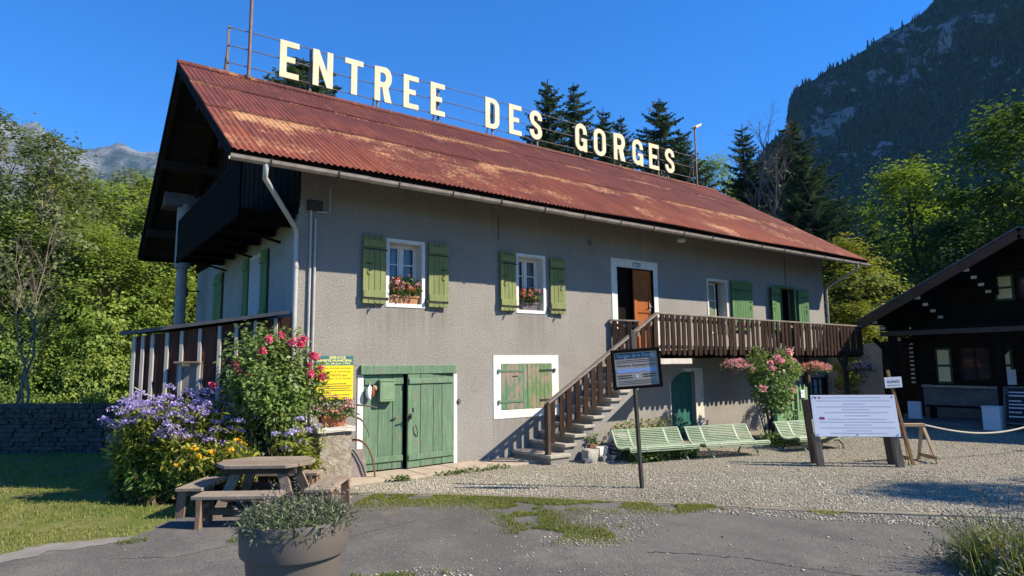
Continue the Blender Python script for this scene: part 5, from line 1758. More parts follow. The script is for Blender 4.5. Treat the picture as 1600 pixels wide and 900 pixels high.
def white_board():
    s = thing('notice_board', 'large white sloping notice panel on four squared timber legs in the gravel', 'notice board', (7.5, -4.2, 0))
    a, b = Vector((7.16, -3.83, 0)), Vector((8.01, -4.64, 0))
    u = (b - a).normalized(); nrm = Vector((u.y, -u.x, 0)); nrm = -nrm if nrm.y > 0 else nrm     # towards the viewer
    for p, nm in ((a, 0), (b, 1)):
        mb = MB()
        q = p + nrm * .10
        mb.bar(q + Vector((0, 0, -.03)), q - nrm * .02 - u * .05 + Vector((0, 0, .50)), .105, .10, u)
        mb.build('leg', 'grey_wood_z', s, bevel=.006)
        mb = MB()
        q = p - nrm * .20
        mb.bar(q + Vector((0, 0, -.03)), q - u * .09 - nrm * .02 + Vector((0, 0, 1.02)), .10, .09, u)
        mb.build('leg', 'old_wood_dark', s, bevel=.006)
    mb = MB(); mb.bar(a - nrm * .16 + Vector((0, 0, .30)), a + u * .45 - nrm * .1 + Vector((0, 0, .50)), .05, .05); mb.build('strut', 'grey_wood_z', s)
    lo = a + nrm * .13 + Vector((0, 0, .46)); up_v = Vector((0, 0, 0.635)) - nrm * .13 - u * .085
    M = frame_M(lo + (b - a) * .5 + up_v * .5 + u * .02, u, up_v)
    w, h = 0.635, up_v.length / 2
    mb = MB(); mb.box(-w, w, -h, h, -.012, .012, M); p = mb.build('panel', 'panel_white', s, bevel=.003)
    mb = MB()
    rows = [(.285, -.5, .42), (.235, -.56, .56), (.185, -.16, .18), (.14, -.56, .58), (.095, -.18, .22), (.05, -.46, .5), (.0, -.16, .22), (-.055, -.42, .46), (-.10, -.54, .58), (-.145, -.18, .24), (-.19, -.55, .58), (-.235, -.16, .22), (-.275, -.4, .46)]
    for y, x0, x1 in rows: dashes(mb, x0, x1, y, .011, M, .0135)
    mb.build('lettering', 'ink_grey', p)
    for mt, x0, x1, y0, y1 in (('ink_blue', -.575, -.548, .27, .30), ('ink_red', -.520, -.492, .27, .30), ('ink_red', -.54, -.46, -.062, -.04), ('ink_blue', -.54, -.46, -.04, -.022)):
        mb = MB(); mb.box(x0, x1, y0, y1, .0122, .0135, M); mb.build('flag', mt, p)
    mb = MB()
    for x in (-w + .04, 0, w - .04):
        for y in ((-h + .03, h - .03) if x else (-h + .03,)): mb.tube([M @ Vector((x, y, .012)), M @ Vector((x, y, .018))], .009, 8)
    mb.build('screw', 'dark_iron', p)
white_board()

tk = thing('ticket_sign', 'small white paper sign reading tickets nailed on a leaning wooden stake', 'sign', (8.27, -4.75, 0))
mb = MB(); mb.bar((8.29, -4.755, -.03), (8.19, -4.52, 1.49), .042, .032, (.58, .8, 0)); mb.build('stake', 'stake_wood', tk)
u = (RT + Vector((0, 0, .05))).normalized()
M = frame_M(Vector((8.212, -4.565, 1.292)) - Vector((.58, .81, 0)) * .035, u, (0, 0, 1))
mb = MB(); mb.box(-.138, .138, -.085, .085, -.004, .004, M); pn = mb.build('paper', 'paper_white', tk)
mb = MB(); text_into(mb, 'tickets', .20, M @ Matrix.Translation((0, .02, .0055)), 0, .060, .008); text_into(mb, 'entrance', .20, M @ Matrix.Translation((0, -.045, .0055)), 0, .022, .004); mb.build('lettering', 'ink_dark', pn)

sh = thing('sawhorse', 'small bare wooden sawhorse holding one end of the rope barrier', 'sawhorse', (8.68, -4.65, 0))
a, b = Vector((8.54, -4.52, .585)), Vector((8.80, -4.72, .585))
u = (b - a).normalized(); n_ = Vector((-u.y, u.x, 0))
mb = MB(); mb.bar(a - u * .05, b + u * .03, .10, .05); mb.build('top_bar', 'fresh_wood', sh, bevel=.005)
for p, sg in ((a, -1), (b, 1)):
    for q in (1, -1):
        mb = MB(); mb.bar(p + n_ * .02 * q - Vector((0, 0, .02)), p + u * sg * .06 + n_ * .27 * q - Vector((0, 0, .615)), .032, .045, u); mb.build('leg', 'fresh_wood', sh, bevel=.003)
mb = MB(); 
for p, sg in ((a, -1), (b, 1)):
    mb.bar(p + u * sg * .055 + n_ * .25 - Vector((0, 0, .50)), p + u * sg * .055 - n_ * .25 - Vector((0, 0, .50)), .025, .06)
mb.build('stretcher', 'fresh_wood', sh)
mb = MB()
r0, r1, r2 = Vector((8.83, -4.72, .59)), Vector((9.83, -5.09, .46)), Vector((12.2, -5.98, .80))
P = []
for t in np.linspace(0, 1, 26):
    p = r0.lerp(r2, t); p.z = .59 + .21 * t - .52 * math.sin(math.pi * t) ** 1 * (1 - .25 * t) * .62
    P.append(p)
mb.tube(P, .014, 8)
ro = mb.build('rope_barrier', 'rope', loc=(8.83, -4.72, .59), smooth=True); tag(ro, 'pale sagging rope stretched from the sawhorse across the entrance to the right', 'rope')
rp = thing('rope_post', 'wooden post beyond the right edge holding the far end of the rope', 'post', (12.2, -5.98, 0))
mb = MB(); mb.box(12.16, 12.24, -6.02, -5.94, -.05, .9); mb.build('post', 'grey_wood_z', rp)

def garden_bench(c, ang, label, first=[None]):
    if first[0] is None:
        b = thing('garden_bench', label, 'bench', (0, 0, 0), 'green slatted benches in the gravel')
        w = 1.34
        prof = []           # side profile (toward -y is the front): seat front roll, seat, back, rolled top
        pts = [(-.335, .19), (-.345, .215), (-.335, .24), (-.30, .25), (-.2, .232), (-.08, .205), (.03, .20), (.10, .225), (.16, .29), (.21, .37), (.255, .45), (.28, .485), (.305, .49), (.32, .475)]
        P = [Vector((0, y, z)) for y, z in pts]
        # resample
        ds = [0]
        for i in range(1, len(P)): ds.append(ds[-1] + (P[i] - P[i - 1]).length)
        def at(s):
            for i in range(1, len(P)):
                if s <= ds[i]: return P[i - 1].lerp(P[i], (s - ds[i - 1]) / (ds[i] - ds[i - 1]))
            return P[-1]
        n = 27
        mb = MB()
        for k in range(n):
            p = at(ds[-1] * k / (n - 1))
            mb.tube([(-w / 2, p.y, p.z), (w / 2, p.y, p.z)], .0125, 6)
        mb.build('slats', 'bench_green', b, smooth=True)
        for x in (-w / 2, -w * .27, w * .27, w / 2):
            mb = MB()
            q = [Vector((x, pp.y, pp.z - .0)) for pp in [at(ds[-1] * k / 22) for k in range(23)]]
            for i in range(len(q) - 1): mb.bar(q[i], q[i + 1], .045 if abs(x) < w * .4 else .03, .026, (0, -.4, 1))
            mb.build('side_frame', 'bench_green', b, bevel=.002)
        for x in (-w * .36, w * .36):
            mb = MB(); mb.tube([(x, .05, .19), (x, -.05, .185), (x, -.20, .10), (x, -.30, -.02)], .016, 7); mb.build('leg', 'bench_green', b, smooth=True)
            mb = MB(); mb.tube([(x - .02, .0, .185), (x - .02, .08, .185), (x - .02, .20, .09), (x - .02, .27, -.02)], .016, 7); mb.build('leg', 'dark_iron', b, smooth=True)
        mb = MB()
        mb.box(-w * .36 - .06, -w * .36 + .06, -.08, .10, .165, .185)
        mb.build('bracket', 'dark_iron', b)
        first[0] = b
    else:
        b = copy_tree(first[0])
    b['label'] = label
    b.location = (c[0], c[1], 0); b.rotation_euler = (0, 0, ang)
BENCH = [((5.65, -1.74), -.265, 'long pale green slatted bench nearest the stone stairs, behind the information sign'),
         ((7.03, -2.20), -.28, 'middle one of the three pale green slatted benches, below the rose bush'),
         ((9.05, -2.70), -.25, 'pale green slatted bench half hidden behind the white notice panel')]

# ---- picnic set
PC = Vector((-.76, -1.47, 0))
pa, pb = Vector((.82, -.572, 0)), Vector((.572, .82, 0))
tb = thing('picnic_table', 'low grey weathered picnic table with a clipped plank top', 'table', PC)
mb = MB()
Rr = .515
npl = 6
for k in range(npl):
    v0, v1 = -.385 + .77 * k / npl + .005, -.385 + .77 * (k + 1) / npl - .005
    def half(v): 
        v = abs(v)
        # eight-sided outline
        return .54 - max(0, v - .16) * .9
    ha, hb = half(v0), half(v1)
    
    M = frame_M(PC + Vector((0, 0, .51)), pa, pb)
    jz = random.uniform(-.003, .003); jx = random.uniform(-.008, .008)
    mb.prism([(-ha + jx, v0), (ha + jx, v0), (hb + jx, v1), (-hb + jx, v1)], M @ Matrix.Translation((0, 0, jz)), .036)
mb.build('tabletop', 'grey_wood', tb, bevel=.004)
for sx, sy in ((1, 1), (1, -1), (-1, 1), (-1, -1)):
    mb = MB()
    mb.bar(PC + pa * .24 * sx + pb * .22 * sy + Vector((0, 0, .50)), PC + pa * .43 * sx + pb * .38 * sy + Vector((0, 0, -.03)), .11, .05, pb)
    mb.build('leg', 'grey_wood_z', tb, bevel=.004)
mb = MB()
for sy in (1, -1):
    mb.bar(PC + pb * .26 * sy - pa * .42 + Vector((0, 0, .475)), PC + pb * .26 * sy + pa * .42 + Vector((0, 0, .475)), .05, .07)
    mb.bar(PC + pb * .33 * sy - pa * .40 + Vector((0, 0, .20)), PC + pb * .33 * sy + pa * .40 + Vector((0, 0, .20)), .04, .09)
mb.build('rail', 'old_wood_dark', tb)
SB = [None]
def stool_bench(c, d, Lb, label):
    if SB[0] is None:
        b = thing('picnic_bench', label, 'bench', (0, 0, 0), 'low benches round the picnic table')
        for k in range(2):
            mb = MB(); mb.box(-.45, .45, -.15 + k * .152, -.004 + k * .152, .272, .308); mb.build('seat', 'grey_wood', b, bevel=.004)
        for sx in (-1, 1):
            mb = MB()
            mb.bar((sx * .36, -.10, .272), (sx * .37, -.115, -.03), .10, .05, (1, 0, 0)); mb.build('leg', 'brown_leg', b, bevel=.004)
            mb = MB()
            mb.bar((sx * .36, .10, .272), (sx * .37, .115, -.03), .10, .05, (1, 0, 0)); mb.build('leg', 'brown_leg', b, bevel=.004)
        mb = MB(); mb.box(-.36, .36, -.022, .022, .09, .16); mb.box(-.385, -.335, -.13, .13, .215, .27); mb.box(.335, .385, -.13, .13, .215, .27); mb.build('stretcher', 'old_wood_dark', b)
        SB[0] = b
    else: b = copy_tree(SB[0])
    b['label'] = label
    b.location = c; b.rotation_euler = (0, 0, math.atan2(d.y, d.x)); b.scale = (Lb, 1, 1)
# (benches are placed at the end of this section once their materials exist)

# ---- large planter with lavender, in front
PX, PY = -1.80, -5.75
pl = thing('planter', 'big taupe flowerpot in the foreground with grey-green lavender spilling over', 'planter', (PX, PY, -.03))
mb = MB()
mb.lathe([(.185, -.03), (.19, -.03), (.258, .62), (.260, .632), (.283, .635), (.287, .645), (.296, .80), (.292, .815), (.272, .815), (.262, .80), (.255, .74), (0.0, .73)], PX, PY, 64)
mb.build('pot', 'planter_taupe', pl, smooth=True, angle=35)
mb = MB(); mb.lathe([(.256, .742), (.15, .765), (0, .775)], PX, PY, 24); mb.build('soil', 'soil', pl, smooth=True)
g = np.random.default_rng(15)
def lavender(cx, cy, cz_, rad, n, hl, parent, spikes, seedn, spread=1.0, hs=1.0, lw=.006, sag=.75):
    g = np.random.default_rng(seedn)
    a = g.uniform(0, 6.283, n); r = rad * np.sqrt(g.uniform(0, 1, n))
    base = np.stack([cx + r * np.cos(a) * .8, cy + r * np.sin(a) * .8, np.full(n, cz_)], 1)
    d = np.stack([np.cos(a) * r / rad * spread, np.sin(a) * r / rad * spread, np.full(n, 1.0)], 1) + g.normal(0, .22, (n, 3))
    d = unit(d)
    Ls = hl * g.uniform(.5, 1.15, n)
    P = []; O = []
    for k in range(12):
        t = g.uniform(.1, 1, n)
        p = base + d * (Ls * t)[:, None]; p[:, 2] -= (r / rad) ** 3 * t ** 2 * hl * sag
        P.append(p); O.append(d)
    P = np.concatenate(P); O = np.concatenate(O)
    V, F = leaves(P, .045 * hs, .16, .25, .02, O, 0, .4, g)
    npobj('foliage', V, F, 'lavender_leaf', parent, g.uniform(0, 1, len(F)))
    if spikes:
        m = spikes
        i = g.integers(0, n, m)
        tip = base[i] + d[i] * (Ls[i] * g.uniform(.9, 1.55, m))[:, None]; tip[:, 2] -= (r[i] / rad) ** 3 * hl * sag
        P = []; O = []
        for k in range(9):
            P.append(tip + d[i] * (.010 * k - .03) * hs + g.normal(0, .004 * hs, (m, 3))); O.append(d[i])
        P = np.concatenate(P); O = np.concatenate(O)
        V, F = leaves(P, .020 * hs, .5, .2, .05, O, 0, .4, g)
        fl = npobj('flower_spikes', V, F, 'lavender_spike', parent, g.uniform(0, 1, len(F)))
        mb = MB()
        VV = []; FF = []
        for q in range(m):
            p0, p1 = base[i[q]] + d[i[q]] * Ls[i[q]] * .5, tip[q]
            p0[2] -= (r[i[q]] / rad) ** 3 * .25 * hl * sag
            mb.tube([p0, p1], lw * .3, 3, False)
        mb.build('stems', 'lavender_leaf', parent)
lavender(PX, PY, .73, .27, 2200, .165, pl, 190, 15, .75, .8, .005, .30)

# ---- stone pedestal beside the barn door with a terracotta trough of geraniums
ped = thing('stone_pedestal', 'rough rubble pedestal with a pale slab top beside the barn door', 'pedestal', (.40, -.42, 0))
mb = MB()
def rough_block(mb, x0, x1, y0, y1, z0, z1, n=8, amp=.008, seed=1):
    bm = bmesh.new(); bmesh.ops.create_cube(bm, size=1.0); bmesh.ops.subdivide_edges(bm, edges=bm.edges[:], cuts=n, use_grid_fill=True)
    gg = random.Random(seed)
    for v in bm.verts:
        v.co = Vector((x0 + (v.co.x + .5) * (x1 - x0), y0 + (v.co.y + .5) * (y1 - y0), z0 + (v.co.z + .5) * (z1 - z0))) + Vector((gg.uniform(-amp, amp), gg.uniform(-amp, amp), gg.uniform(-amp, amp)))
    bm.verts.index_update()
    mb.add([v.co[:] for v in bm.verts], [tuple(v.index for v in f.verts) for f in bm.faces]); bm.free()
rough_block(mb, .17, .63, -.62, -.20, -.03, .735, 9, .007, 3)
mb.build('shaft', 'rubble', ped, smooth=True, angle=60)
mb = MB(); rough_block(mb, .12, .665, -.665, -.16, .735, .80, 5, .004, 4); mb.build('slab', 'pale_slab', ped, bevel=.006)

def flower_trough(c, w, dpt, h, mat, label, petals, plant_h, seed, nleaf=520, nflower=46, group=None, spill=.3, ax=Vector((1, 0, 0)), cat='flower box', nm='flower_box'):
    t = thing(nm, label, cat, c, group)
    ay = Vector((-ax.y, ax.x, 0))
    M = Matrix(((ax.x, ay.x, 0, c[0]), (ax.y, ay.y, 0, c[1]), (0, 0, 1, c[2]), (0, 0, 0, 1)))
    mb = MB()
    o_, b_ = .012, .02
    vs = [(-w / 2 + b_, -dpt / 2 + b_, 0), (w / 2 - b_, -dpt / 2 + b_, 0), (w / 2 - b_, dpt / 2 - b_, 0), (-w / 2 + b_, dpt / 2 - b_, 0),
          (-w / 2, -dpt / 2, h), (w / 2, -dpt / 2, h), (w / 2, dpt / 2, h), (-w / 2, dpt / 2, h)]
    mb.add([M @ Vector(v) for v in vs], [(3, 2, 1, 0), (0, 1, 5, 4), (1, 2, 6, 5), (2, 3, 7, 6), (3, 0, 4, 7), (4, 5, 6, 7)])
    mb.box(-w / 2 - .008, w / 2 + .008, -dpt / 2 - .008, -dpt / 2 + .012, h - .03, h + .004, M); mb.box(-w / 2 - .008, w / 2 + .008, dpt / 2 - .012, dpt / 2 + .008, h - .03, h + .004, M)
    mb.box(-w / 2 - .008, -w / 2 + .012, -dpt / 2 + .012, dpt / 2 - .012, h - .03, h + .004, M); mb.box(w / 2 - .012, w / 2 + .008, -dpt / 2 + .012, dpt / 2 - .012, h - .03, h + .004, M)
    mb.build('trough', mat, t, bevel=.003)
    geranium(t, Vector(c) + Vector((0, 0, h)), ax, w, dpt, plant_h, petals, seed, nleaf, nflower, spill)
    return t
def geranium(t, c, ax, w, dpt, ph, petals, seed, nleaf, nflower, spill, leafsize=.042, head=.03):
    g = np.random.default_rng(seed)
    ay = np.array([-ax.y, ax.x, 0]); ax_ = np.array(ax)
    def cloud(n, lo, hi):
        u = g.uniform(-1, 1, (n, 3)); 
        k = unit(g.normal(size=(n, 3))) * (g.uniform(.3, 1, n) ** .5)[:, None]
        k[:, 2] = k[:, 2] * .5 + .45
        x = k[:, 0] * (w / 2 + spill * .35); y = k[:, 1] * (dpt / 2 + spill * .4) - .02
        z = ph * (lo + (hi - lo) * k[:, 2]) - spill * .35 * (np.abs(k[:, 1]) ** 3 + np.abs(k[:, 0]) ** 5)
        return np.array(c) + x[:, None] * ax_ + y[:, None] * ay + np.stack([np.zeros(n), np.zeros(n), z], 1)
    P = cloud(nleaf, 0, 1)
    V, F = leaves(P, leafsize, .9, .5, .12, None, .1, .4, g)
    npobj('foliage', V, F, 'leaf_geranium', t, g.uniform(0, 1, len(F)))
    for pm, share in petals:
        n = int(nflower * share)
        H = cloud(n, .25, 1.15)
        H[:, 1] -= .02
        Q = np.repeat(H, 16, 0) + unit(g.normal(size=(n * 16, 3))) * head * g.uniform(.4, 1, (n * 16, 1))
        V, F = leaves(Q, .022, .9, .4, .1, None, 0, .4, g)
        npobj('blossoms', V, F, pm, t, g.uniform(0, 1, len(F)))
flower_trough((.40, -.45, .80), .36, .15, .14, 'terracotta', 'terracotta trough of pink geraniums on the rubble pedestal', [('petal_pink', .7), ('petal_coral', .3)], .30, 41, 700, 40, 'flower boxes', .45)
flower_trough((1.745, .075, 2.648), .52, .14, .13, 'terracotta_pale', 'long terracotta window box of pink geraniums in the left upper window', [('petal_coral', .55), ('petal_pink', .45)], .34, 42, 620, 48, 'flower boxes', .3)
flower_trough((4.345, .075, 2.648), .36, .14, .14, 'planter_plum', 'plum plastic window box of coral geraniums in the second upper window', [('petal_coral', .9), ('petal_pink', .1)], .28, 43, 480, 40, 'flower boxes', .25)
for (x, z, w, lab, pet, sd) in ((9.08, 1.50, .50, 'hanging basket of pink flowers under the balcony left of the rose bush', [('petal_pink', 1.0)], 51),
                            (12.2, 1.42, .62, 'hanging basket of coral and pink flowers right of the rose bush', [('petal_coral', .7), ('petal_pink', .3)], 52),
                            (14.55, 1.40, .55, 'hanging basket of pink flowers under the far right end of the balcony', [('petal_pink', .9), ('petal_hot', .1)], 53)):
    hb = thing('hanging_basket', lab, 'hanging basket', (x, -1.02, z), 'hanging flower baskets under the balcony')
    mb = MB(); mb.lathe([(0.0, z - .12), (.09, z - .11), (.13, z), (.12, z), (0, z - .02)], x, -1.02, 14); mb.build('bowl', 'planter_plum', hb, smooth=True)
    mb = MB()
    for k in range(3):
        a = k * 2.094 + .4
        mb.tube([(x + .12 * math.cos(a), -1.02 + .12 * math.sin(a), z), (x, -1.0, z + .35)], .003, 4)
    mb.build('wire', 'dark_iron', hb)
    geranium(hb, Vector((x, -1.04, z)), Vector((1, 0, 0)), w * 1.15, .34, .20, pet, sd, 520, 130, .42, .042, .036)

# ---- the yellow notice on the wall
ys = thing('wall_notice', 'yellow and teal municipal notice board on the house wall left of the barn door', 'notice', (.58, -.03, 1.475))
M = frame_M((.583, -.035, 1.475), (1, 0, .0), (0, 0, 1))
w, h = .290, .325
mb = MB(); mb.box(-w, w, -h, h - .145, -.02, .0, M); yp = mb.build('panel', 'yellow_sign', ys)
mb = MB(); mb.box(-w, w, h - .1448, h, -.02, .0, M); tp = mb.build('header', 'teal_sign', ys)
mb = MB()
text_into(mb, 'SERVOZ', .26, M @ Matrix.Translation((0.04, h - .025, .0)), .0015, .036, .02)
text_into(mb, 'ARRETE MUNICIPAL', .54, M @ Matrix.Translation((0, h - .071, .0)), .0015, .036, .02)
text_into(mb, 'n.5 du 28 Juin 1995', .48, M @ Matrix.Translation((0, h - .118, .0)), .0015, .034, .015)
mb.build('lettering', 'ink_yellow', tp)
mb = MB()
for k, (s, wd, dx) in enumerate((('Toute Activité nautique,', .48, .02), ('notamment le canyoning,', .49, 0.0), ('est INTERDITE dans', .40, 0.0), ('les Gorges de la Diosaz', .50, .01))):
    text_into(mb, s, wd, M @ Matrix.Translation((dx, h - .185 - k * .052, .0)), .0015, .032, .008)
for k, (x0, x1) in enumerate(((-.25, -.1), (-.16, .18), (-.25, .27), (-.25, .24), (-.2, .27), (-.26, -.05), (-.2, .25), (-.26, .1))):
    dashes(mb, x0, x1, h - .385 - k * .033, .014, M, .0015, wl=(1.2, 3.2))
mb.build('lettering', 'ink_green', yp)

# ---- things hung on and leaning by the barn door
mbx = thing('letterbox', 'pale green metal letterbox fixed on the left leaf of the barn door', 'letterbox', (1.40, -.05, 1.25))
mb = MB(); mb.box(1.285, 1.53, -.115, -.007, 1.09, 1.40); mb.build('body', 'mail_green', mbx, bevel=.006)
mb = MB(); mb.box(1.275, 1.54, -.125, -.009, 1.401, 1.425); mb.box(1.315, 1.50, -.119, -.1155, 1.12, 1.36); mb.build('lid', 'mail_green', mbx, bevel=.004)
bag = thing('hanging_bag', 'small white and brown cloth bag hanging on the left barn door leaf', 'bag', (1.14, -.05, 1.28))
def blob(name, mat, c, r, seed, parent, amp=.18, n=3):
    bm = bmesh.new(); bmesh.ops.create_icosphere(bm, subdivisions=n, radius=1.0)
    gg = np.random.default_rng(seed)
    ph = gg.uniform(0, 6, 6)
    mb = MB()
    V = []
    for v in bm.verts:
        p = v.co
        k = 1 + amp * (math.sin(p.x * 3 + ph[0]) * math.sin(p.y * 3.4 + ph[1]) + .6 * math.sin(p.z * 5 + ph[2] + p.x * 3) * math.sin(p.y * 5 + ph[3]))
        V.append((c[0] + p.x * r[0] * k, c[1] + p.y * r[1] * k, c[2] + p.z * r[2] * k))
    bm.verts.index_update()
    mb.add(V, [tuple(v.index for v in f.verts) for f in bm.faces]); bm.free()
    return mb, mb.build(name, mat, parent, smooth=True, angle=70) if name else None
blob('bag_body', 'paper_white', (1.12, -.07, 1.23), (.055, .04, .10), 3, bag)
blob('bag_flap', 'door_orange', (1.175, -.085, 1.23), (.03, .03, .07), 5, bag)
blob('bag_pouch', 'petal_yellow_dull' if 'petal_yellow_dull' in MT else 'fresh_wood', (1.215, -.06, 1.30), (.035, .03, .05), 8, bag)
mb = MB(); mb.tube([(1.13, -.06, 1.32), (1.14, -.03, 1.40), (1.15, -.035, 1.33)], .006, 5); mb.build('cord', 'rope', bag)
an = thing('branch_hook', 'pale twisted forked branch sticking out over the pedestal beside the barn door', 'branch', (.60, -.28, .8))
mb = MB()
for P, r0 in (([(.60, -.25, .72), (.64, -.28, .95), (.66, -.30, 1.05), (.78, -.38, 1.08), (.95, -.5, 1.06), (1.05, -.55, 1.03)], .022), ([(.65, -.29, 1.0), (.74, -.36, 1.0), (.84, -.42, .93)], .018),
              ([(.64, -.28, .92), (.74, -.34, .93), (.86, -.44, .86), (.93, -.48, .72), (.95, -.49, .62)], .02)):
    n = 14
    C_ = []
    P = [Vector(p) for p in P]
    for t in np.linspace(0, len(P) - 1.001, n):
        i = int(t); f = t - i
        f2 = f * f * (3 - 2 * f)
        C_.append(P[i].lerp(P[i + 1], f))
    mb.tube(C_, [r0 * (1 - .6 * k / (n - 1)) for k in range(n)], 7)
mb.build('branch', 'bark_pale', an, smooth=True)
gs = MB()
rough_block(gs, .70, 1.00, -.30, -.24, -.01, .42, 5, .004, 9)
Mg = Matrix.Translation((.85, -.27, 0)) @ Matrix.Rotation(R(-10), 4, 'X') @ Matrix.Translation((-.85, .27, 0))
gs.v = [tuple(Mg @ Vector(v)) for v in gs.v]
o = gs.build('grey_slab', 'grey_slab', loc=(.85, -.27, 0), bevel=.008); tag(o, 'grey wooden slab leaning between the pedestal and the barn door', 'slab')
hp = MB()
hp.tube([(.78 + .27 * math.cos(a) + .02, -.33 - .10 * math.cos(a), .02 + .56 * math.sin(a)) for a in np.linspace(0.0, 2.6, 18)], .012, 6)
hp.tube([(.80 + .27 * math.cos(a) + .02, -.30 - .10 * math.cos(a), .02 + .54 * math.sin(a)) for a in np.linspace(0.0, 2.6, 18)], .010, 6)
o = hp.build('iron_hoop', 'rust_iron', loc=(.8, -.33, 0), smooth=True); tag(o, 'rusty curved iron hoop leaning over the grey slab by the barn door', 'hoop')

# ---- stones piled beside the stairs: every block its own thing
def rock(c, r, mat, label, seed, grp='stones piled beside the stairs', cat='stone', amp=.16):
    bm = bmesh.new(); bmesh.ops.create_cube(bm, size=2.0); bmesh.ops.subdivide_edges(bm, edges=bm.edges[:], cuts=3, use_grid_fill=True)
    gg = np.random.default_rng(seed); ph = gg.uniform(0, 6, 4)
    th = gg.uniform(-.4, .4)
    V = []
    for v in bm.verts:
        p = v.co.copy(); p = p.lerp(p.normalized() * 1.25, .38)
        k = 1 + amp * .6 * math.sin(p.x * 2.3 + ph[0]) * math.sin(p.y * 2.7 + ph[1] + p.z * 2)
        p *= k
        x, y = p.x * r[0], p.y * r[1]
        V.append((c[0] + x * math.cos(th) - y * math.sin(th) + gg.normal() * .003, c[1] + x * math.sin(th) + y * math.cos(th) + gg.normal() * .003, c[2] + r[2] + p.z * r[2] * .86 + gg.normal() * .003))
    bm.verts.index_update()
    mb = MB(); mb.add(V, [tuple(v.index for v in f.verts) for f in bm.faces]); bm.free()
    o = mb.build('stone', mat, loc=(c[0], c[1], c[2]), smooth=True, angle=35)
    tag(o, label, cat, grp)
rock((4.63, -1.22, -.03), (.12, .10, .125), 'limestone', 'grey squarish boulder at the foot of the stone stairs', 61)
rock((4.92, -1.17, .0), (.13, .09, .12), 'pale_slab', 'pale cream block among the stones beside the stairs', 62)
rock((4.50, -1.28, -.03), (.07, .06, .05), 'dark_stone', 'small dark stone lying in front of the bottom step', 63)
rock((4.80, -1.33, -.03), (.06, .06, .06), 'dark_stone', 'round dark cobble in front of the pale cream block', 64)
rock((4.97, -1.36, -.03), (.075, .06, .065), 'dark_stone', 'dark grey cobble left of the stacked slates', 65)
rock((4.76, -1.12, .20), (.07, .05, .035), 'rust_iron', 'flat brown stone lying on top of the grey boulder', 66)
rock((5.40, -1.12, .26), (.15, .10, .075), 'pale_slab', 'white lumpy stone on top of the stacked slates', 67)
rock((4.75, -1.30, -.055), (.30, .05, .03), 'grey_slab', 'long flat edging stone under the stone pile', 68)
sl = thing('slate_stack', 'stack of thin grey roof slates behind the first bench', 'slates', (5.35, -1.2, 0))
mb = MB(); gg = random.Random(3)
z = -.02
while z < .26:
    t = gg.uniform(.012, .02); dx, dy = gg.uniform(-.04, .04), gg.uniform(-.03, .03)
    mb.box(5.10 + dx, 5.62 + dx, -1.34 + dy, -1.04 + dy, z, z + t); z += t + .002
mb.build('slates', 'dark_stone', sl)

# ---- green picket gate in front of the shaded ground floor
gt = thing('picket_gate', 'peeling green boarded gate with pointed pickets beyond the rose bush', 'gate', (10.15, -1.62, 0))
mb = MB()
for k in range(5):
    mb.box(9.62, 10.72, -1.635, -1.605, .0 + k * .155, .15 + k * .155)
mb.build('boards', 'booth_green', gt, bevel=.003)
for k in range(7):
    x = 9.68 + k * .165
    mb = MB()
    mb.prism([(x - .04, .60), (x + .04, .60), (x + .04, 1.06), (x, 1.15), (x - .04, 1.06)], Matrix(((1, 0, 0, 0), (0, 0, 1, -1.664), (0, 1, 0, 0), (0, 0, 0, 1))), .02)
    mb.build('picket', 'booth_green', gt)
mb = MB(); mb.box(9.78, 10.26, -1.672, -1.666, .80, .84); mb.box(10.22, 10.26, -1.672, -1.666, .2, .80); mb.build('black_trim', 'black', gt)
mb = MB(); mb.box(9.56, 9.62, -1.66, -1.58, -.05, 1.05); mb.box(10.72, 10.78, -1.66, -1.58, -.05, 1.08); mb.box(10.30, 10.37, -1.69, -1.6645, -.03, 1.1); mb.build('post', 'booth_green', gt)
for (x, z, lab) in ((10.02, .98, 'white sheet pinned to the left of the green picket gate'), (10.52, .94, 'white sheet with a printed picture pinned to the right of the green picket gate')):
    pp = thing('paper_notice', lab, 'paper', (x, -1.685, z))
    mb = MB(); mb.box(x - .07, x + .07, -1.699, -1.693, z - .085, z + .085); mb.build('sheet', 'paper_white', pp)
    mb = MB(); mb.box(x - .05, x + .05, -1.7015, -1.6995, z + .0, z + .05); dashes(mb, x - .05, x + .05, 0, .012, Matrix(((1, 0, 0, 0), (0, 0, -1, -1.702), (0, 1, 0, z - .03), (0, 0, 0, 1))), 0); mb.build('print', 'ink_grey', pp)

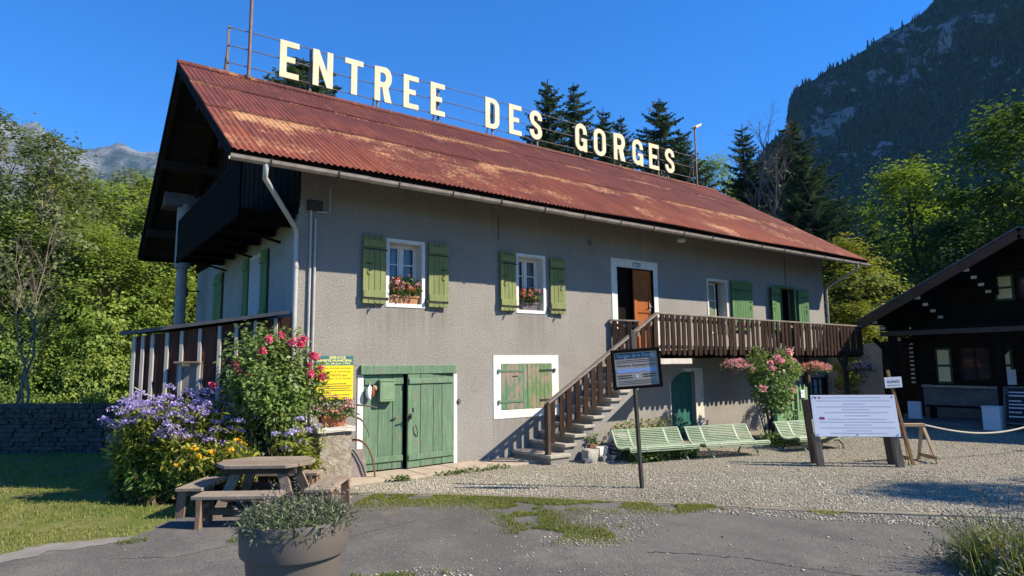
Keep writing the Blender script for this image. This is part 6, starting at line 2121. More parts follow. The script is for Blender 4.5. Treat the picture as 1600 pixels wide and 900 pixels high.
# ---- dry stone wall on the left
sw = thing('stone_wall', 'low grey rubble wall in shade on the left before the wood', 'wall', (-4.5, 8.3, 0))
a, b = Vector((-9.5, 12.6, 0)), Vector((-1.30, 5.75, 0))
d = (b - a); Lw = d.length; d.normalize(); n_ = Vector((d.y, -d.x, 0))
mb = MB(); mb.bar(a + Vector((0, 0, .43)), b + Vector((0, 0, .43)), .34, .92)
mb.build('core', 'dark_stone', sw)
mb = MB(); gg = random.Random(12)
z = -.05
while z < .88:
    h = gg.uniform(.05, .105)
    s = 0
    while s < Lw:
        w = gg.uniform(.09, .38); 
        p = a + d * (s + w / 2) + n_ * (.17 + gg.uniform(-.012, .03))
        M = Matrix.Translation(p + Vector((0, 0, z + h / 2))) @ Matrix(((d.x, n_.x, 0, 0), (d.y, n_.y, 0, 0), (0, 0, 1, 0), (0, 0, 0, 1))) @ Matrix.Rotation(gg.uniform(-.10, .10), 4, 'Y')
        j = lambda: gg.uniform(-.010, .010)
        vs = [M @ Vector((sx * (w / 2 - .006) + j(), sy * .06 + j(), sz * (h / 2 - .004) + j())) for sz in (-1, 1) for sy in (-1, 1) for sx in (-1, 1)]
        mb.add(vs, [(0, 2, 3, 1), (4, 5, 7, 6), (0, 1, 5, 4), (2, 6, 7, 3), (0, 4, 6, 2), (1, 3, 7, 5)])
        s += w
    z += h
mb.build('rubble', 'wall_stone', sw, bevel=.008)
mb = MB(); s = 0
while s < Lw:
    w = gg.uniform(.35, .8)
    mb.bar(a + d * s + Vector((0, 0, .90 + gg.uniform(-.01, .02))), a + d * (s + w - .01) + Vector((0, 0, .90 + gg.uniform(-.01, .02))), .46, .07); s += w
mb.build('coping', 'wall_stone', sw, bevel=.012)

for (c, ang, lab) in BENCH: garden_bench(c, ang, lab)
stool_bench(PC - pa * .74 + pb * .08, pb, 1.0, 'low picnic bench on the lawn side, left of the picnic table')
stool_bench(PC - pb * .70 - pa * .04, pa, 1.0, 'low picnic bench in front of the picnic table, behind the big flowerpot')
stool_bench(PC + pa * .74 - pb * .06, pb, 1.08, 'low picnic bench right of the picnic table, near the pavement')
stool_bench(PC + pb * .72, pa, .95, 'low picnic bench behind the picnic table, against the flower bed')
# ================================================================== planting near the house
def bush_points(c, r, n, g, lobes=9, shell=.55):
    ctr = unit(g.normal(size=(lobes, 3))) * g.uniform(.25, .75, (lobes, 1))
    rad = g.uniform(.28, .5, lobes)
    k = g.integers(0, lobes, n)
    u = unit(g.normal(size=(n, 3))) * (g.uniform(shell ** 2, 1, (n, 1)) ** .5)
    p = ctr[k] + u * rad[k][:, None]
    return np.array(c) + p * np.array(r), unit(p)

def rose_bush(c, r, label, petals, seed, nleaf, heads, stems_from, grp=None):
    g = np.random.default_rng(seed)
    t = thing('rose_bush', label, 'rose bush', stems_from, grp)
    P, O = bush_points(c, r, nleaf, g, 16, .35)
    P = P[P[:, 2] > stems_from[2] + .15]
    V, F = leaves(P, .062, .62, .45, .14, O * .8, .15, .45, g)
    npobj('foliage', V, F, 'leaf_rose', t, g.uniform(0, 1, len(F)))
    mb = MB()
    for k in range(16):
        q = P[g.integers(0, len(P))]
        s0 = Vector(stems_from) + Vector((g.normal() * .07, g.normal() * .05, -.03))
        m = s0.lerp(Vector(q), .55) + Vector((g.normal() * .05, g.normal() * .05, .10))
        mb.tube([s0, s0.lerp(m, .5) + Vector((g.normal() * .02, 0, .04)), m, Vector(q)], [.017, .013, .009, .004], 6)
    mb.build('stems', 'bark', t, smooth=True)
    for pm, pts in heads.items():
        for (x, y, z, s) in pts:
            n = 46
            Q = np.array([x, y, z]) + unit(g.normal(size=(n, 3))) * s * g.uniform(.25, 1, (n, 1)) * [1, 1, .75]
            V, F = leaves(Q, s * .8, .95, .3, .15, unit(Q - np.array([x, y, z])), 0, .3, g)
            npobj('rose', V, F, pm, t, g.uniform(0, 1, len(F)))
    return t
g = np.random.default_rng(5)
HOT = [(-.62, -.6, 1.86, .05), (-.9, -.3, 1.70, .055), (-.85, -.35, 1.58, .05), (-.74, -.35, 1.52, .05), (-1.15, -.2, 1.42, .05),
       (-.10, -.5, 1.95, .06), (-.06, -.5, 2.02, .055), (-.20, -.45, 1.99, .05), (.09, -.5, 1.80, .055), (.12, -.52, 1.77, .045), (.07, -.5, 1.55, .05), (.22, -.5, 1.50, .05), (.2, -.5, 1.62, .04), (-.35, -.5, 2.07, .045), (-.5, -.45, 2.02, .05), (.05, -.5, 1.68, .04)]
rose_bush((-.38, -.32, 1.36), (.88, .46, 1.14), 'tall climbing rose bush with hot pink blooms at the left corner of the house', None, 71, 7500, {'petal_hot': HOT}, (-.20, -.25, 0))
PINK = [(9.62, -1.7, 1.72, .075), (9.72, -1.7, 1.66, .07), (9.42, -1.65, 1.62, .06), (9.5, -1.65, 1.50, .055), (10.25, -1.6, 1.86, .075), (10.38, -1.6, 1.66, .06), (9.12, -1.65, 1.10, .07), (10.12, -1.7, 1.02, .075), (10.1, -1.65, 1.45, .06), (10.4, -1.5, 1.5, .05)]
rose_bush((9.92, -1.40, 1.10), (1.0, .46, .90), 'dark-leaved rose bush with pale pink blooms in front of the balcony', None, 72, 9500, {'petal_pink': PINK}, (9.6, -1.40, 0))

def phlox(label, line, depth, n, hgt, seed, petals='petal_violet', heads=.6, headr=.07, leafmat='leaf_phlox', grp='flowering clumps by the house corner', nm='phlox_clump', cat='flower clump', npet=38, psize=.028, dry=.12):
    g = np.random.default_rng(seed)
    a, b = Vector(line[0]), Vector(line[1])
    nrm = Vector((-(b - a).y, (b - a).x, 0)).normalized()
    t = thing(nm, label, cat, ((a.x + b.x) / 2, (a.y + b.y) / 2, 0), grp)
    s = g.uniform(0, 1, n); w = g.uniform(-.5, .5, n) * depth
    base = np.array([a.x, a.y, 0]) + s[:, None] * np.array(b - a) + w[:, None] * np.array(nrm)
    env = .72 + .28 * np.sin(np.clip(s, .02, .98) * np.pi) ** .5
    H = hgt * env * g.uniform(.62, 1.06, n) * (1 + .16 * w / depth)
    lean = g.normal(0, .10, (n, 2)) + np.stack([(s - .5) * (b - a).x, (s - .5) * (b - a).y], 1) * .12 - np.array(nrm[:2]) * 0.05
    tip = base + np.stack([lean[:, 0] * H, lean[:, 1] * H, H], 1)
    mb = MB()
    for k in range(n): mb.tube([base[k], (base[k] * .5 + tip[k] * .5) + [lean[k, 0] * -.05, lean[k, 1] * -.05, 0], tip[k]], .004, 3, False)
    mb.build('stems', leafmat, t)
    m = 30
    tt = g.uniform(.08, .97, (n, m))
    P = (base[:, None] + (tip - base)[:, None] * tt[..., None]).reshape(-1, 3) + g.normal(0, .012, (n * m, 3))
    th = g.uniform(0, 6.283, len(P)); O = np.stack([np.cos(th), np.sin(th), g.uniform(-.1, .5, len(P))], 1)
    V, F = leaves(P, .115, .28, .62, .05, unit(O) * 1.2, .10, .4, g)
    low = np.repeat(tt.reshape(-1) < .35, 1)
    isd = g.uniform(0, 1, len(F)) < np.where(low, dry * 3, dry * .3)
    keep = ~isd
    F = np.asarray(F)
    npobj('foliage', V, F[keep], leafmat, t, g.uniform(0, 1, keep.sum()))
    if isd.sum(): npobj('withered_leaves', V, F[isd], 'leaf_dry', t, g.uniform(0, 1, isd.sum()))
    sel = np.where(g.uniform(0, 1, n) < heads)[0]
    Q = []
    for i in sel:
        r = headr * g.uniform(.6, 1.25)
        q = unit(g.normal(size=(npet, 3))); q[:, 2] = np.abs(q[:, 2]) * .8 - .1
        Q.append(tip[i] + q * r)
    Q = np.concatenate(Q)
    V, F = leaves(Q, psize, .95, .35, .06, None, 0, .3, g)
    npobj('blossoms', V, F, petals, t, g.uniform(0, 1, len(F)))
    return t
phlox('broad clump of violet phlox at the end of the flower bed nearest the lawn', ((-1.98, .55, 0), (-1.40, -.10, 0)), .5, 200, 1.24, 81, heads=.82)
phlox('clump of violet phlox in front of the boarded veranda, next to the rose bush', ((-1.50, .20, 0), (-.85, -.25, 0)), .45, 130, 1.27, 82, heads=.7)
phlox('sparse violet phlox stems between the rose bush and the pedestal', ((-.42, -.72, 0), (.10, -.85, 0)), .25, 26, .98, 83, heads=.5)
phlox('bright yellow coneflowers along the front of the flower bed behind the picnic table', ((-1.60, -.15, 0), (-.75, -.70, 0)), .3, 150, .74, 84, 'petal_yellow', .11, .036, 'leaf_phlox', nm='coneflower_clump', npet=16, psize=.034, dry=.3)
phlox('low weedy green plants at the left foot of the flower bed', ((-2.06, .45, 0), (-1.65, -.22, 0)), .28, 80, .45, 85, 'petal_yellow', .04, .02, 'weed', nm='weed_clump', npet=6, dry=.2)
# plants growing along the foot of the front wall
def weedpatch(label, poly, n, h, seed, mat='weed', w=.035):
    g = np.random.default_rng(seed)
    p = scatter(poly, n, g)
    c = thing('weed_patch', label, 'weeds', (float(p[:, 0].mean()), float(p[:, 1].mean()), 0), 'weeds along the house front')
    P = np.concatenate([np.stack([p[:, 0], p[:, 1], g.uniform(0, h, n) ** 1.0], 1) + g.normal(0, .012, (n, 3)) for _ in range(3)])
    P[:, 2] = np.abs(P[:, 2])
    V, F = leaves(P, w * 1.6, .55, .5, .1, None, 0, .5, g)
    npobj('foliage', V, F, mat, c, g.uniform(0, 1, len(F)))
weedpatch('leafy green weeds sprouting behind the pile of stones', [(4.75, -1.05), (5.05, -1.05), (5.05, -.97), (4.75, -.97)], 70, .42, 91)
weedpatch('dense low green weeds under the first bench', [(5.0, -1.9), (6.4, -2.1), (6.6, -1.6), (5.3, -1.3)], 900, .13, 92)
weedpatch('yellowish tall weeds against the wall behind the first bench', [(6.3, -.35), (7.9, -.35), (7.9, -.05), (6.3, -.05)], 330, .50, 93, 'leaf_yellow')
weedpatch('low weeds in the gravel below the rose bush', [(8.5, -2.3), (10.2, -2.5), (10.4, -1.7), (8.7, -1.7)], 800, .20, 94)
weedpatch('small green weeds in the joint of the pavement edge', [(1.9, -.86), (3.2, -.92), (3.2, -.78), (1.9, -.76)], 120, .05, 95, 'weed', .025)
weedpatch('single weed tuft in front of the barn door', [(1.15, -.86), (1.42, -.90), (1.42, -.78), (1.15, -.78)], 50, .06, 96, 'weed', .025)
# ornamental lavender at the right edge of the picture
lv = thing('lavender_bush', 'spiky sunlit lavender clump in the bottom right corner of the picture', 'lavender', (3.22, -7.43, -.03))
lavender(3.26, -7.47, -.02, .28, 330, .40, lv, 150, 17, .9, 1.25, .008)
g = np.random.default_rng(18)
P = np.stack([3.26 + g.normal(0, .15, 900), -7.47 + g.normal(0, .14, 900), np.full(900, -.03)], 1)
V, F, T = blades(P, .40, .005, .55, g, (-.3, .12, 0))
npobj('blades', V, F, 'grass', lv, T)

# ------------------------------------------------------------------ grass and gravel (uncountable)
def grassmass(name, polys, h, w, seed, mat='grass', lean=.5, zb=-.03):
    g = np.random.default_rng(seed)
    P = []
    for poly, n, patch in polys:
        p = scatter(poly, n, g)
        if patch:
            f = fbm(p[:, 0] * 2.6, p[:, 1] * 2.6, seed, 4)
            p = p[f > patch]
        P.append(p)
    p = np.concatenate(P)
    V, F, T = blades(np.stack([p[:, 0], p[:, 1], np.full(len(p), zb)], 1), h, w, lean, g)
    f = fbm(p[:, 0] * 1.3, p[:, 1] * 1.3, seed + 1, 4)
    T = np.clip(T * .6 + .2 + np.concatenate([f, f, f]) * .25, 0, 1)
    o = npobj(name, V, F, mat, tint=T)
    o['kind'] = 'stuff'
LW = [(-8, -2.9), (-4.6, -2.12), (-3.2, -1.80), (-2.91, -1.60), (-2.6, -1.64), (-2.14, -1.78), (-1.86, -1.44), (-1.5, -1.04), (-1.2, -.7), (-1.9, -.2), (-2.5, .8), (-2.2, 1.6), (-1.6, 5.4), (-8, 11)]
grassmass('grass', [(LW, 52000, -.55)], .045, .0075, 101, lean=.7)
grassmass('dry_grass', [(LW, 15000, .1)], .04, .006, 102, 'grass_straw', .9)
def ragged_grass(name, n, h, w, seed, mat, lean, thr):
    """weeds creeping out of the kerb joint and over a worn patch of the road"""
    g = np.random.default_rng(seed)
    k = np.array([(.62, -1.42), (1.37, -2.13), (2.20, -3.06), (3.16, -4.27), (3.45, -4.62)])
    t = g.uniform(0, 4, n); ii = np.minimum(t.astype(int), 3); f = (t - ii)[:, None]
    p = k[ii] * (1 - f) + k[ii + 1] * f
    wd = np.interp(t, [0, .4, 1.4, 2.3, 3.2, 4], [.34, .36, .26, .30, .16, .03])
    p = p + np.array([-.76, -.65]) * (np.abs(g.normal(0, 1, n)) * wd)[:, None]
    m = n // 2
    c = np.array([(1.62, -3.25), (1.42, -3.75), (1.20, -4.25), (1.52, -4.62), (1.85, -4.75)])
    sg = np.array([.20, .17, .19, .16, .10])
    q = g.choice(5, m, p=[.34, .22, .24, .14, .06])
    p2 = c[q] + g.normal(0, 1, (m, 2)) * sg[q][:, None] * [1.0, 1.1]
    p = np.concatenate([p, p2])
    e = fbm(p[:, 0] * 4.2, p[:, 1] * 4.2, 77, 5)
    p = p[e > thr]
    V, F, T = blades(np.stack([p[:, 0], p[:, 1], np.full(len(p), -.022)], 1), h, w, lean, g)
    e = fbm(p[:, 0] * 1.8, p[:, 1] * 1.8, seed + 1, 4)
    T = np.clip(T * .6 + .2 + np.concatenate([e, e, e]) * .28, 0, 1)
    o = npobj(name, V, F, mat, tint=T)
    o['kind'] = 'stuff'
ragged_grass('grass_strip', 21000, .032, .0065, 103, 'grass', .8, -.35)
ragged_grass('dry_grass_strip', 9000, .028, .005, 104, 'grass_straw', .9, -.1)
grassmass('verge_tufts', [([(-.95, -4.3), (-.35, -4.35), (-.2, -4.8), (-.8, -4.75)], 1500, .1), ([(-2.3, -2.0), (-2.05, -2.0), (-2.05, -2.15), (-2.3, -2.15)], 160, 0), ([(-1.45, -2.6), (-1.25, -2.6), (-1.25, -2.75), (-1.45, -2.75)], 110, 0),
                          ([(3.0, -4.42), (3.3, -4.44), (5.2, -6.8), (5.1, -6.95), (4.0, -5.55)], 3500, .1), ([(4.4, -.98), (6.5, -1.5), (6.5, -1.2), (4.4, -.95)], 700, .1)], .035, .006, 105, lean=.7, zb=-.02)
def stones(name, polys, seed, mat='gravel_stone'):
    g = np.random.default_rng(seed)
    PP, SS = [], []
    for poly, n, s, z in polys:
        p = scatter(poly, n, g)
        PP.append(np.stack([p[:, 0], p[:, 1], np.full(len(p), z)], 1)); SS.append(s * g.lognormal(0, .35, len(p)))
    P = np.concatenate(PP); S = np.concatenate(SS)[:, None, None]
    n = len(P)
    o = np.array([(1, 0, 0), (-1, 0, 0), (0, 1, 0), (0, -1, 0), (0, 0, 1), (0, 0, -1)], float)
    B = o[None] * g.uniform(.6, 1.15, (n, 6, 1)) + g.normal(0, .16, (n, 6, 3))
    th = g.uniform(0, 6.283, n); c, s_ = np.cos(th), np.sin(th)
    X = B[..., 0] * c[:, None] - B[..., 1] * s_[:, None]; Y = B[..., 0] * s_[:, None] + B[..., 1] * c[:, None]
    V = np.stack([X, Y, B[..., 2] * .62], -1) * S + P[:, None]
    f = np.array([(0, 2, 4), (2, 1, 4), (1, 3, 4), (3, 0, 4), (2, 0, 5), (1, 2, 5), (3, 1, 5), (0, 3, 5)])
    F = (np.arange(n) * 6)[:, None, None] + f[None]
    o = npobj(name, V.reshape(-1, 3), F.reshape(-1, 3), mat, tint=np.repeat(np.clip(g.beta(2, 2, n) + .16 * fbm(P[:, 0] * 1.1, P[:, 1] * 1.1, 5, 4), 0, 1), 8))
    o['kind'] = 'stuff'
GV = [(.45, -1.18), (1.36, -2.02), (2.2, -2.95), (3.16, -4.17), (4.25, -5.52), (5.12, -6.45), (6.3, -7.6), (12, -7), (15, -4), (15, -1), (9.8, -2.0), (6.6, -1.3), (4.5, -.95), (4.3, -.80), (.45, -.80)]
NEAR = [(.45, -1.18), (1.36, -2.02), (2.2, -2.95), (3.16, -4.17), (4.25, -5.52), (5.12, -6.45), (6.3, -7.6), (7.6, -5.6), (5.5, -3.2), (3.2, -1.4), (1.0, -.82), (.45, -.8)]
stones('gravel', [(GV, 42000, .0098, -.005), (NEAR, 42000, .0082, -.003)], 111)
stones('loose_stones', [([(0.3, -3.5), (2.2, -5.0), (4.6, -7.0), (3, -8), (-1.2, -5.5)], 620, .0075, -.017), ([(1.5, -4.1), (2.2, -3.9), (2.75, -4.1), (2.2, -4.9), (1.3, -5.1), (.9, -4.5)], 900, .009, -.018),
                        ([(3.2, -4.5), (5.4, -7.05), (6.2, -7.9), (5.8, -8.2), (4.6, -6.9), (3.0, -4.6)], 2600, .010, -.016), ([(-9, -8), (6, -8), (4, -5), (0.3, -1.3), (-3, -2.4)], 700, .0055, -.018), ([(-1.3, -4.9), (-.1, -5.0), (-.2, -4.5), (-1.0, -4.4)], 300, .009, -.018)], 112)

# ================================================================== trees
def tree_mesh(seed, H, rad, trunk_r, crown0, nclump, per, leaf, leafmat, barkmat, name, label, cat, group, shape='round', up=.35, droop=.1, clump_r=.11, bare=False, nlimb=9):
    """trunk with limbs (a tube mesh) and a crown of leaf clumps hung on the limb ends; returns the thing at the origin"""
    g = np.random.default_rng(seed)
    t = thing(name, label, cat, (0, 0, 0), group)
    mb = MB()
    top = Vector((g.normal() * .04 * H, g.normal() * .04 * H, H * .93))
    tr = [Vector((0, 0, -.1))]
    for k in range(1, 9):
        f = k / 8
        tr.append(Vector((top.x * f + g.normal() * .012 * H, top.y * f + g.normal() * .012 * H, H * .93 * f)))
    rr = [trunk_r * (1.25 if k == 0 else (1 - k / 8 * .93)) for k in range(9)]
    mb.tube(tr, rr, 9)
    def trunk_at(z):
        f = max(0, min(7.999, z / (H * .93) * 8)); i = int(f)
        return tr[i].lerp(tr[i + 1], f - i)
    ends = []
    # clump centres inside an uneven envelope
    th = g.uniform(0, 6.283, nclump); zf = g.uniform(0, 1, nclump)
    if shape == 'round': env = np.sin(np.pi * np.clip(zf * .92 + .06, 0, 1)) ** .6
    elif shape == 'tall': env = np.sin(np.pi * np.clip(zf * .85 + .12, 0, 1)) ** .8
    elif shape == 'cone': env = (1 - zf) ** .75 + .08
    else: env = np.sqrt(np.clip(1 - (zf * .96) ** 2, 0, 1))
    lob = 1 + .24 * np.sin(th * 2 + g.uniform(0, 6)) + .2 * np.sin(th * 3 + zf * 7 + g.uniform(0, 6)) + .14 * np.sin(th * 5 - zf * 11)
    rr_ = env * rad * lob * (g.uniform(.12, 1, nclump) ** .55)
    CC = np.stack([rr_ * np.cos(th), rr_ * np.sin(th), H * (crown0 + (1 - crown0) * zf)], 1)
    CC[:, 0] += top.x * zf; CC[:, 1] += top.y * zf
    order = np.argsort(g.uniform(0, 1, nclump))
    nl = min(nclump, nlimb * 7)
    for i in order[:nl]:
        e = Vector(CC[i]); rd = math.hypot(e.x, e.y)
        zb = max(H * crown0 * .55, e.z - rd * g.uniform(.5, 1.0) - .05 * H)
        b = trunk_at(zb)
        m = b.lerp(e, .5) + Vector((g.normal() * .03 * rad, g.normal() * .03 * rad, .08 * rd))
        r0 = trunk_r * .32 * (1 - .6 * zb / H)
        mb.tube([b, b.lerp(m, .5) + Vector((0, 0, .02 * rd)), m, m.lerp(e, .5), e], [r0, r0 * .8, r0 * .55, r0 * .35, r0 * .12], 5, False)
        if bare:
            for q in range(7):
                s0 = m.lerp(e, g.uniform(0, .9)); dr = (e - b).normalized() + Vector(g.normal(0, .55, 3)); dr.normalize()
                l = rd * g.uniform(.2, .5) + .2
                s1 = s0 + dr * l
                mb.tube([s0, s0.lerp(s1, .5) + Vector(g.normal(0, .03, 3)), s1], [r0 * .3, r0 * .2, r0 * .05], 4, False)
                for w in range(3):
                    u0 = s0.lerp(s1, g.uniform(.3, .95)); u1 = u0 + (dr + Vector(g.normal(0, .7, 3))).normalized() * l * .4
                    mb.tube([u0, u1], [r0 * .12, r0 * .04], 3, False)
    mb.build('trunk', barkmat, t, smooth=True)
    if per:
        cr = clump_r * rad * 2
        k = np.repeat(np.arange(nclump), per)
        sz = g.uniform(.55, 1.3, nclump)[k]
        u = g.normal(0, .46, (len(k), 3)) * [1, 1, .62]
        P = CC[k] + u * (cr * sz)[:, None]
        P = P[P[:, 2] > .05 * H]
        V, F = leaves(P, leaf, .66, min(up, .5), .12, None, droop, .55, g, nrm=unit(P - np.array([0, 0, H * (crown0 + .3)])) * .8)
        clv = g.uniform(-.22, .22, nclump)[k][:len(F)]
        T = np.clip(g.normal(.5, .2, len(F)) + clv, 0, 1)
        npobj('crown', V, F, leafmat, t, T)
    return t

def spruce_mesh(seed, H, rad, name='spruce', label='', group=None, bare_low=.06, thin=1.0):
    g = np.random.default_rng(seed)
    t = thing(name, label, 'spruce', (0, 0, 0), group)
    mb = MB(); mb.tube([(0, 0, -.1), (0, 0, H * .5), (g.normal() * .02, 0, H)], [H * .016, H * .009, .01], 8); mb.build('trunk', 'bark', t, smooth=True)
    VV, FF, TT = [], [], []
    nv = 0
    z = H * bare_low
    while z < H * .985:
        f = z / H
        Lb = rad * (1 - f) ** .85 * (1 if f > .12 else .8) + .10
        nb = int(5 + 5 * (1 - f))
        a0 = g.uniform(0, 6.28)
        for k in range(nb):
            if g.uniform() > .93 * thin + .0: continue
            a = a0 + 6.283 * k / nb + g.normal() * .22
            L = Lb * g.uniform(.62, 1.18)
            d = np.array([math.cos(a), math.sin(a), 0.]); s = np.array([-math.sin(a), math.cos(a), 0.])
            m = max(6, int(L / .055))
            tt = np.linspace(.08, 1, m)
            droop = -.42 * (1 - f * .8)
            # spine: out, down, tip lifting
            zc = L * (droop * tt + .30 * tt ** 2.4) + g.normal() * .02
            sp = d * (L * tt)[:, None]; sp[:, 2] = z + zc
            for sgn in (-1, 1, 0, 0):
                tl = (.30 * L ** .5 * (1.08 - tt * .75)) * g.uniform(.7, 1.25, m)
                if sgn: dirv = d * .62 + s * sgn * 0.8; dz = -.28
                else: dirv = d * .35 + s * g.uniform(-.3, .3); dz = -.95
                tip = sp + dirv * tl[:, None] + np.stack([g.normal(0, .02, m), g.normal(0, .02, m), dz * tl * g.uniform(.5, 1.2, m)], 1)
                w = (.030 + .05 * tl)[:, None]
                side = np.cross(dirv, [0, 0, 1.]); side = side / (np.linalg.norm(side) + 1e-9)
                if not sgn: side = d
                mid = sp * .45 + tip * .55
                q = np.stack([sp, mid + side * w, tip, mid - side * w], 1)
                VV.append(q.reshape(-1, 3)); FF.append(np.arange(nv, nv + 4 * m).reshape(m, 4)); nv += 4 * m
                TT.append(np.clip(g.normal(.42, .18, m) + .25 * tt - .1, 0, 1))
        z += H * .0175 * (1.15 - f * .45) + .05
    npobj('crown', np.concatenate(VV), np.concatenate(FF), 'needle', t, np.concatenate(TT))
    return t

def place(proto, first, x, y, h, w=None, rz=0.0, label=None, name=None):
    o = proto if first else copy_tree(proto)
    if label: o['label'] = label
    o.location = (x, y, -.05)
    o.rotation_euler = (0, 0, rz)
    w = w or h
    o.scale = (w, w, h)
    return o

# --- spruces behind the roof (unit trees 10 high, scaled)
S1 = spruce_mesh(201, 10, 2.9, label='x', group='spruces behind the house')
S2 = spruce_mesh(202, 10, 2.5, label='x', group='spruces behind the house')
S3 = spruce_mesh(203, 10, 3.5, label='x', group='spruces behind the house')
SPR = [(S3, 6.70, 21.12, 16.9, 1.9, 'lone spruce tip showing behind the letters E and N'),
       (S2, 15.33, 12.61, 14.9, 1.2, 'tallest slim spruce behind the roof right of the word DES'),
       (S1, 18.29, 14.04, 16.0, 1.1, 'slim spruce behind the first letters of GORGES'),
       (S2, 17.49, 11.25, 13.5, 1.2, 'shorter spruce behind the letters G and O of GORGES'),
       (S1, 20.95, 13.53, 14.7, 1.05, 'half hidden spruce behind the letter R of GORGES'),
       (S3, 25.60, 14.76, 17.2, 1.15, 'broad dark spruce rising above the letters G and E of GORGES'),
       (S1, 23.56, 11.74, 14.0, 1.15, 'ragged spruce behind the final letter S of GORGES'),
       (S2, 24.49, 8.61, 13.4, 1.15, 'dark spruce behind the bare branches right of the roof sign'),
       (S3, 23.0, 4.9, 10.6, 1.45, 'low broad spruce just above the right end of the roof'),
       (S1, 25.3, 6.6, 13.2, 1.4, 'spruce between the bare trees and the low broad spruce'),
       (S1, 45.34, 9.16, 16.4, .9, 'far spruce tip standing above the sunlit maple'),
       (S2, 36.5, 8.2, 10.8, .8, 'small far spruce left of the sunlit maple')]
seen = set()
for i, (pr, x, y, h, wf, lab) in enumerate(SPR):
    place(pr, pr.name not in seen, x, y, h / 10, h / 10 * wf, i * 1.3, lab); seen.add(pr.name)

# --- broadleaf trees
T_wood = tree_mesh(301, 10, 3.0, .17, .10, 300, 40, .19, 'leaf_wood', 'bark', 'broadleaf_tree', 'x', 'tree', 'trees of the wood on the left', 'tall', up=.68)
T_wood2 = tree_mesh(302, 10, 3.2, .15, .06, 300, 40, .18, 'leaf_wood', 'bark', 'broadleaf_tree', 'x', 'tree', 'trees of the wood on the left', 'round', up=.68)
T_olive = tree_mesh(303, 10, 2.6, .12, .22, 230, 36, .13, 'leaf_olive', 'bark_pale', 'thin_tree', 'x', 'tree', 'trees of the wood on the left', 'tall', clump_r=.10)
T_under = tree_mesh(304, 5, 3.0, .09, .0, 260, 60, .16, 'leaf_wood', 'bark', 'shrub', 'x', 'shrub', 'undergrowth behind the stone wall', 'dome', clump_r=.11, up=.68)
WOOD = [(T_olive, -4.32, 20.2, 10.9, 1.0, 'thin olive tree on the far left against the mountain'),
        (T_olive, -3.43, 14.8, 8.8, 1.0, 'sparse grey-green tree left of centre in the wood'),
        (T_wood, -2.48, 21.4, 9.3, .95, 'green tree with a rounded top below the bare ridge'),
        (T_wood2, -1.57, 18.3, 8.4, .9, 'full green tree in the middle of the left wood'),
        (T_wood, -.10, 22.0, 10.0, .9, 'tall green tree of the wood nearest the gable'),
        (T_wood2, -2.24, 14.6, 6.4, .85, 'bright green young tree in front of the wood'),
        (T_wood, -.21, 15.0, 7.2, .9, 'green tree right beside the roof overhang'),
        (T_wood2, -3.9, 14.9, 6.4, .9, 'leafy tree behind the bare saplings at the far left'),
        (T_wood2, -1.5, 13.4, 5.8, .85, 'low green tree behind the boarded veranda'),
        (T_wood, -5.6, 25.5, 9.6, .9, 'dark green tree at the left edge of the picture'),
        (T_wood, 1.75, 27.0, 10.6, .9, 'tall green tree hidden mostly by the gable roof'),
        (T_olive, -5.2, 16.0, 8.0, 1.0, 'yellowing thin tree at the left edge of the picture'),
        (T_olive, -2.9, 17.2, 9.6, .8, 'slim olive tree rising behind the bare saplings'),
        (T_olive, -.9, 19.6, 9.4, .8, 'slim airy tree standing between two fuller green trees'),
        (T_wood2, .5, 13.6, 4.6, .9, 'green tree seen between pillar and side wall')]
for i, (pr, x, y, h, wf, lab) in enumerate(WOOD):
    place(pr, pr.name not in seen, x, y, h / 10, h / 10 * wf, i * 2.1 + .4, lab); seen.add(pr.name)
UND = [(-6.4, 15.6, 4.0, 'dense green shrub at the left end of the stone wall'), (-4.7, 14.3, 3.4, 'green shrub behind the foot of the bare saplings'), (-3.5, 13.4, 3.1, 'broad green shrub above the middle of the stone wall'), (-2.6, 13.1, 2.8, 'low green shrub above the right part of the stone wall'),
       (-1.5, 13.0, 3.1, 'tall green shrub at the back of the boarded veranda'), (-3.2, 14.8, 4.8, 'high green shrub behind the wall shrubs'), (-.3, 13.6, 3.2, 'green shrub filling the gap beside the white pillar'), (-5.6, 16.8, 4.9, 'high green shrub at the far left of the wood')]
for i, (x, y, h, lab) in enumerate(UND):
    place(T_under, i == 0, x, y, h / 5, h / 5 * .72, i * 1.7, lab)

# bare saplings
SAP = tree_mesh(311, 7, 1.0, .045, .35, 26, 0, 0, None, 'bark_pale', 'bare_sapling', 'x', 'sapling', 'bare saplings behind the stone wall', 'tall', bare=True, nlimb=3)
for i, (x, y, h, rz, lx, ly, lab) in enumerate(((-3.45, 9.3, 5.9, .4, .02, .10, 'pale bare sapling leaning over the stone wall, the tallest of them'), (-3.05, 8.75, 5.2, 2.0, -.03, .16, 'thin bare sapling leaning right above the stone wall'), (-3.25, 8.95, 4.4, 4.0, .05, -.05, 'short bare sapling between the two taller ones'))):
    o = place(SAP, i == 0, x, y, h / 7, h / 7 * 1.0, rz, lab)
    o.rotation_euler = (lx, ly, rz)
# bare dead trees behind the roof on the right
BT = tree_mesh(312, 12, 2.0, .12, .38, 44, 0, 0, None, 'bark_dead', 'bare_tree', 'x', 'bare tree', 'bare dead trees behind the roof', 'round', bare=True, nlimb=6)
for i, (x, y, h, w, rz, lab) in enumerate(((22.9, 7.15, 13.6, 1.15, .6, 'tall bare tree spreading its branches against the sky'), (21.75, 4.95, 11.2, .8, 2.9, 'thin bare tree standing before the mountain'), (23.6, 6.0, 11.4, .75, 4.4, 'slender bare tree between the two other bare trees'))):
    place(BT, i == 0, x, y, h / 12, h / 12 * w, rz, lab)
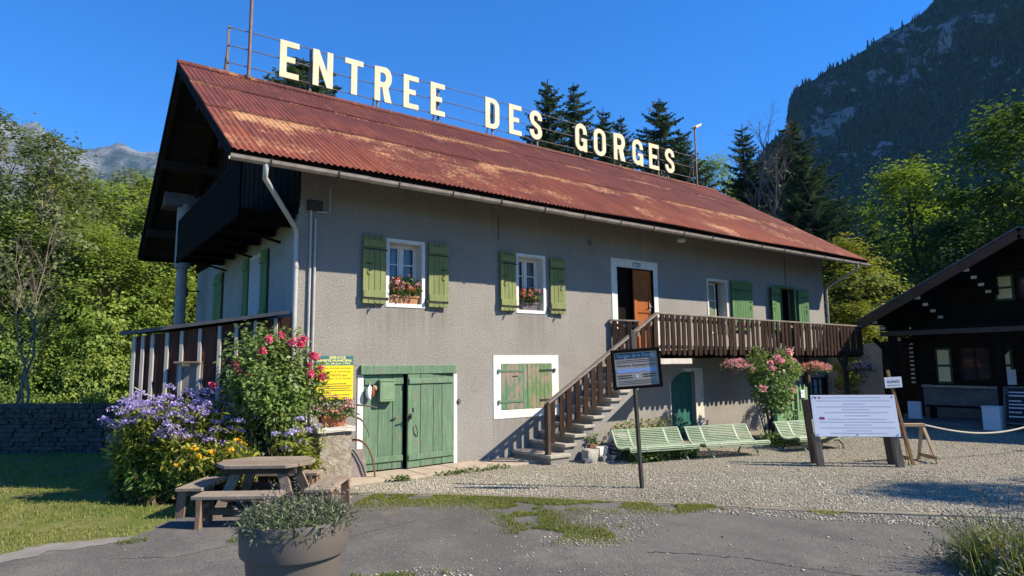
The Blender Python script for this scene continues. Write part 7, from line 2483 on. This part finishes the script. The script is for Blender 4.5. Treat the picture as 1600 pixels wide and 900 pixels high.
# right-hand trees
T_map = tree_mesh(321, 10, 3.5, .2, .12, 360, 54, .17, 'leaf_maple', 'bark', 'maple', 'x', 'tree', 'trees behind the chalet', 'round', up=.65)
T_dark = tree_mesh(322, 10, 3.6, .2, .08, 380, 52, .18, 'leaf_dark', 'bark', 'dark_tree', 'x', 'tree', 'trees behind the chalet', 'round', up=.5)
T_yel = tree_mesh(323, 6, 2.2, .1, .10, 230, 50, .125, 'leaf_yellow', 'bark', 'yellow_tree', 'x', 'tree', 'trees behind the chalet', 'tall', up=.6)
RGT = [(T_map, 10, 31.5, 3.9, 11.2, .92, 'sunlit yellow-green maple below the mountain'),
       (T_map, 10, 27.6, 13.0, 13.2, .55, 'bright green broadleaf tree behind the right end of the rooftop sign'),
       (T_dark, 10, 33.0, 1.2, 9.6, 1.0, 'dark broadleaf tree right of the sunlit maple'),
       (T_dark, 10, 31.2, -1.6, 12.8, .95, 'tall dark tree at the right edge of the picture'),
       (T_dark, 10, 28.6, 1.3, 7.6, 1.0, 'dark tree directly above the chalet roof'),
       (T_dark, 10, 38.5, 5.0, 11.0, .9, 'dark tree between maple and mountain'),
       (T_dark, 10, 28.4, -3.4, 8.6, .9, 'shady tree behind the chalet ridge'),
       (T_yel, 6, 21.6, 2.15, 6.2, .95, 'yellow-green tree between the house and the chalet'),
       (T_yel, 6, 19.4, 1.6, 3.6, 1.15, 'low yellow-green bush at the right corner of the house'),
       (T_dark, 10, 25.0, 3.0, 5.4, .9, 'low dark tree behind the yellow-green tree')]
for i, (pr, hh, x, y, h, wf, lab) in enumerate(RGT):
    place(pr, pr.name not in seen, x, y, h / hh, h / hh * wf, i * 1.9 + .2, lab); seen.add(pr.name)
# trees beyond the right edge that throw the shadows over the yard
for i, (x, y, h, wf) in enumerate(((12.0, -12.6, 7.6, .62), (9.3, -12.6, 5.6, .42), (15.8, -13.6, 7.0, .7))):
    place(T_dark, False, x, y, h / 10, h / 10 * wf, i * 1.1, 'shade tree beyond the right edge of the yard')

# ------------------------------------------------------------------ the air
mb = MB(); mb.box(-2600, 2700, -2600, 3400, -1.0, 1050)
hz = mb.build('haze', 'haze_air'); hz['kind'] = 'stuff'

# ================================================================== to real size
done = set()
SC = Matrix.Scale(K, 4)
for o in list(scene.objects):
    o.location = o.location * K
    if o.type == 'MESH' and o.data.name not in done:
        done.add(o.data.name)
        o.data.transform(SC)
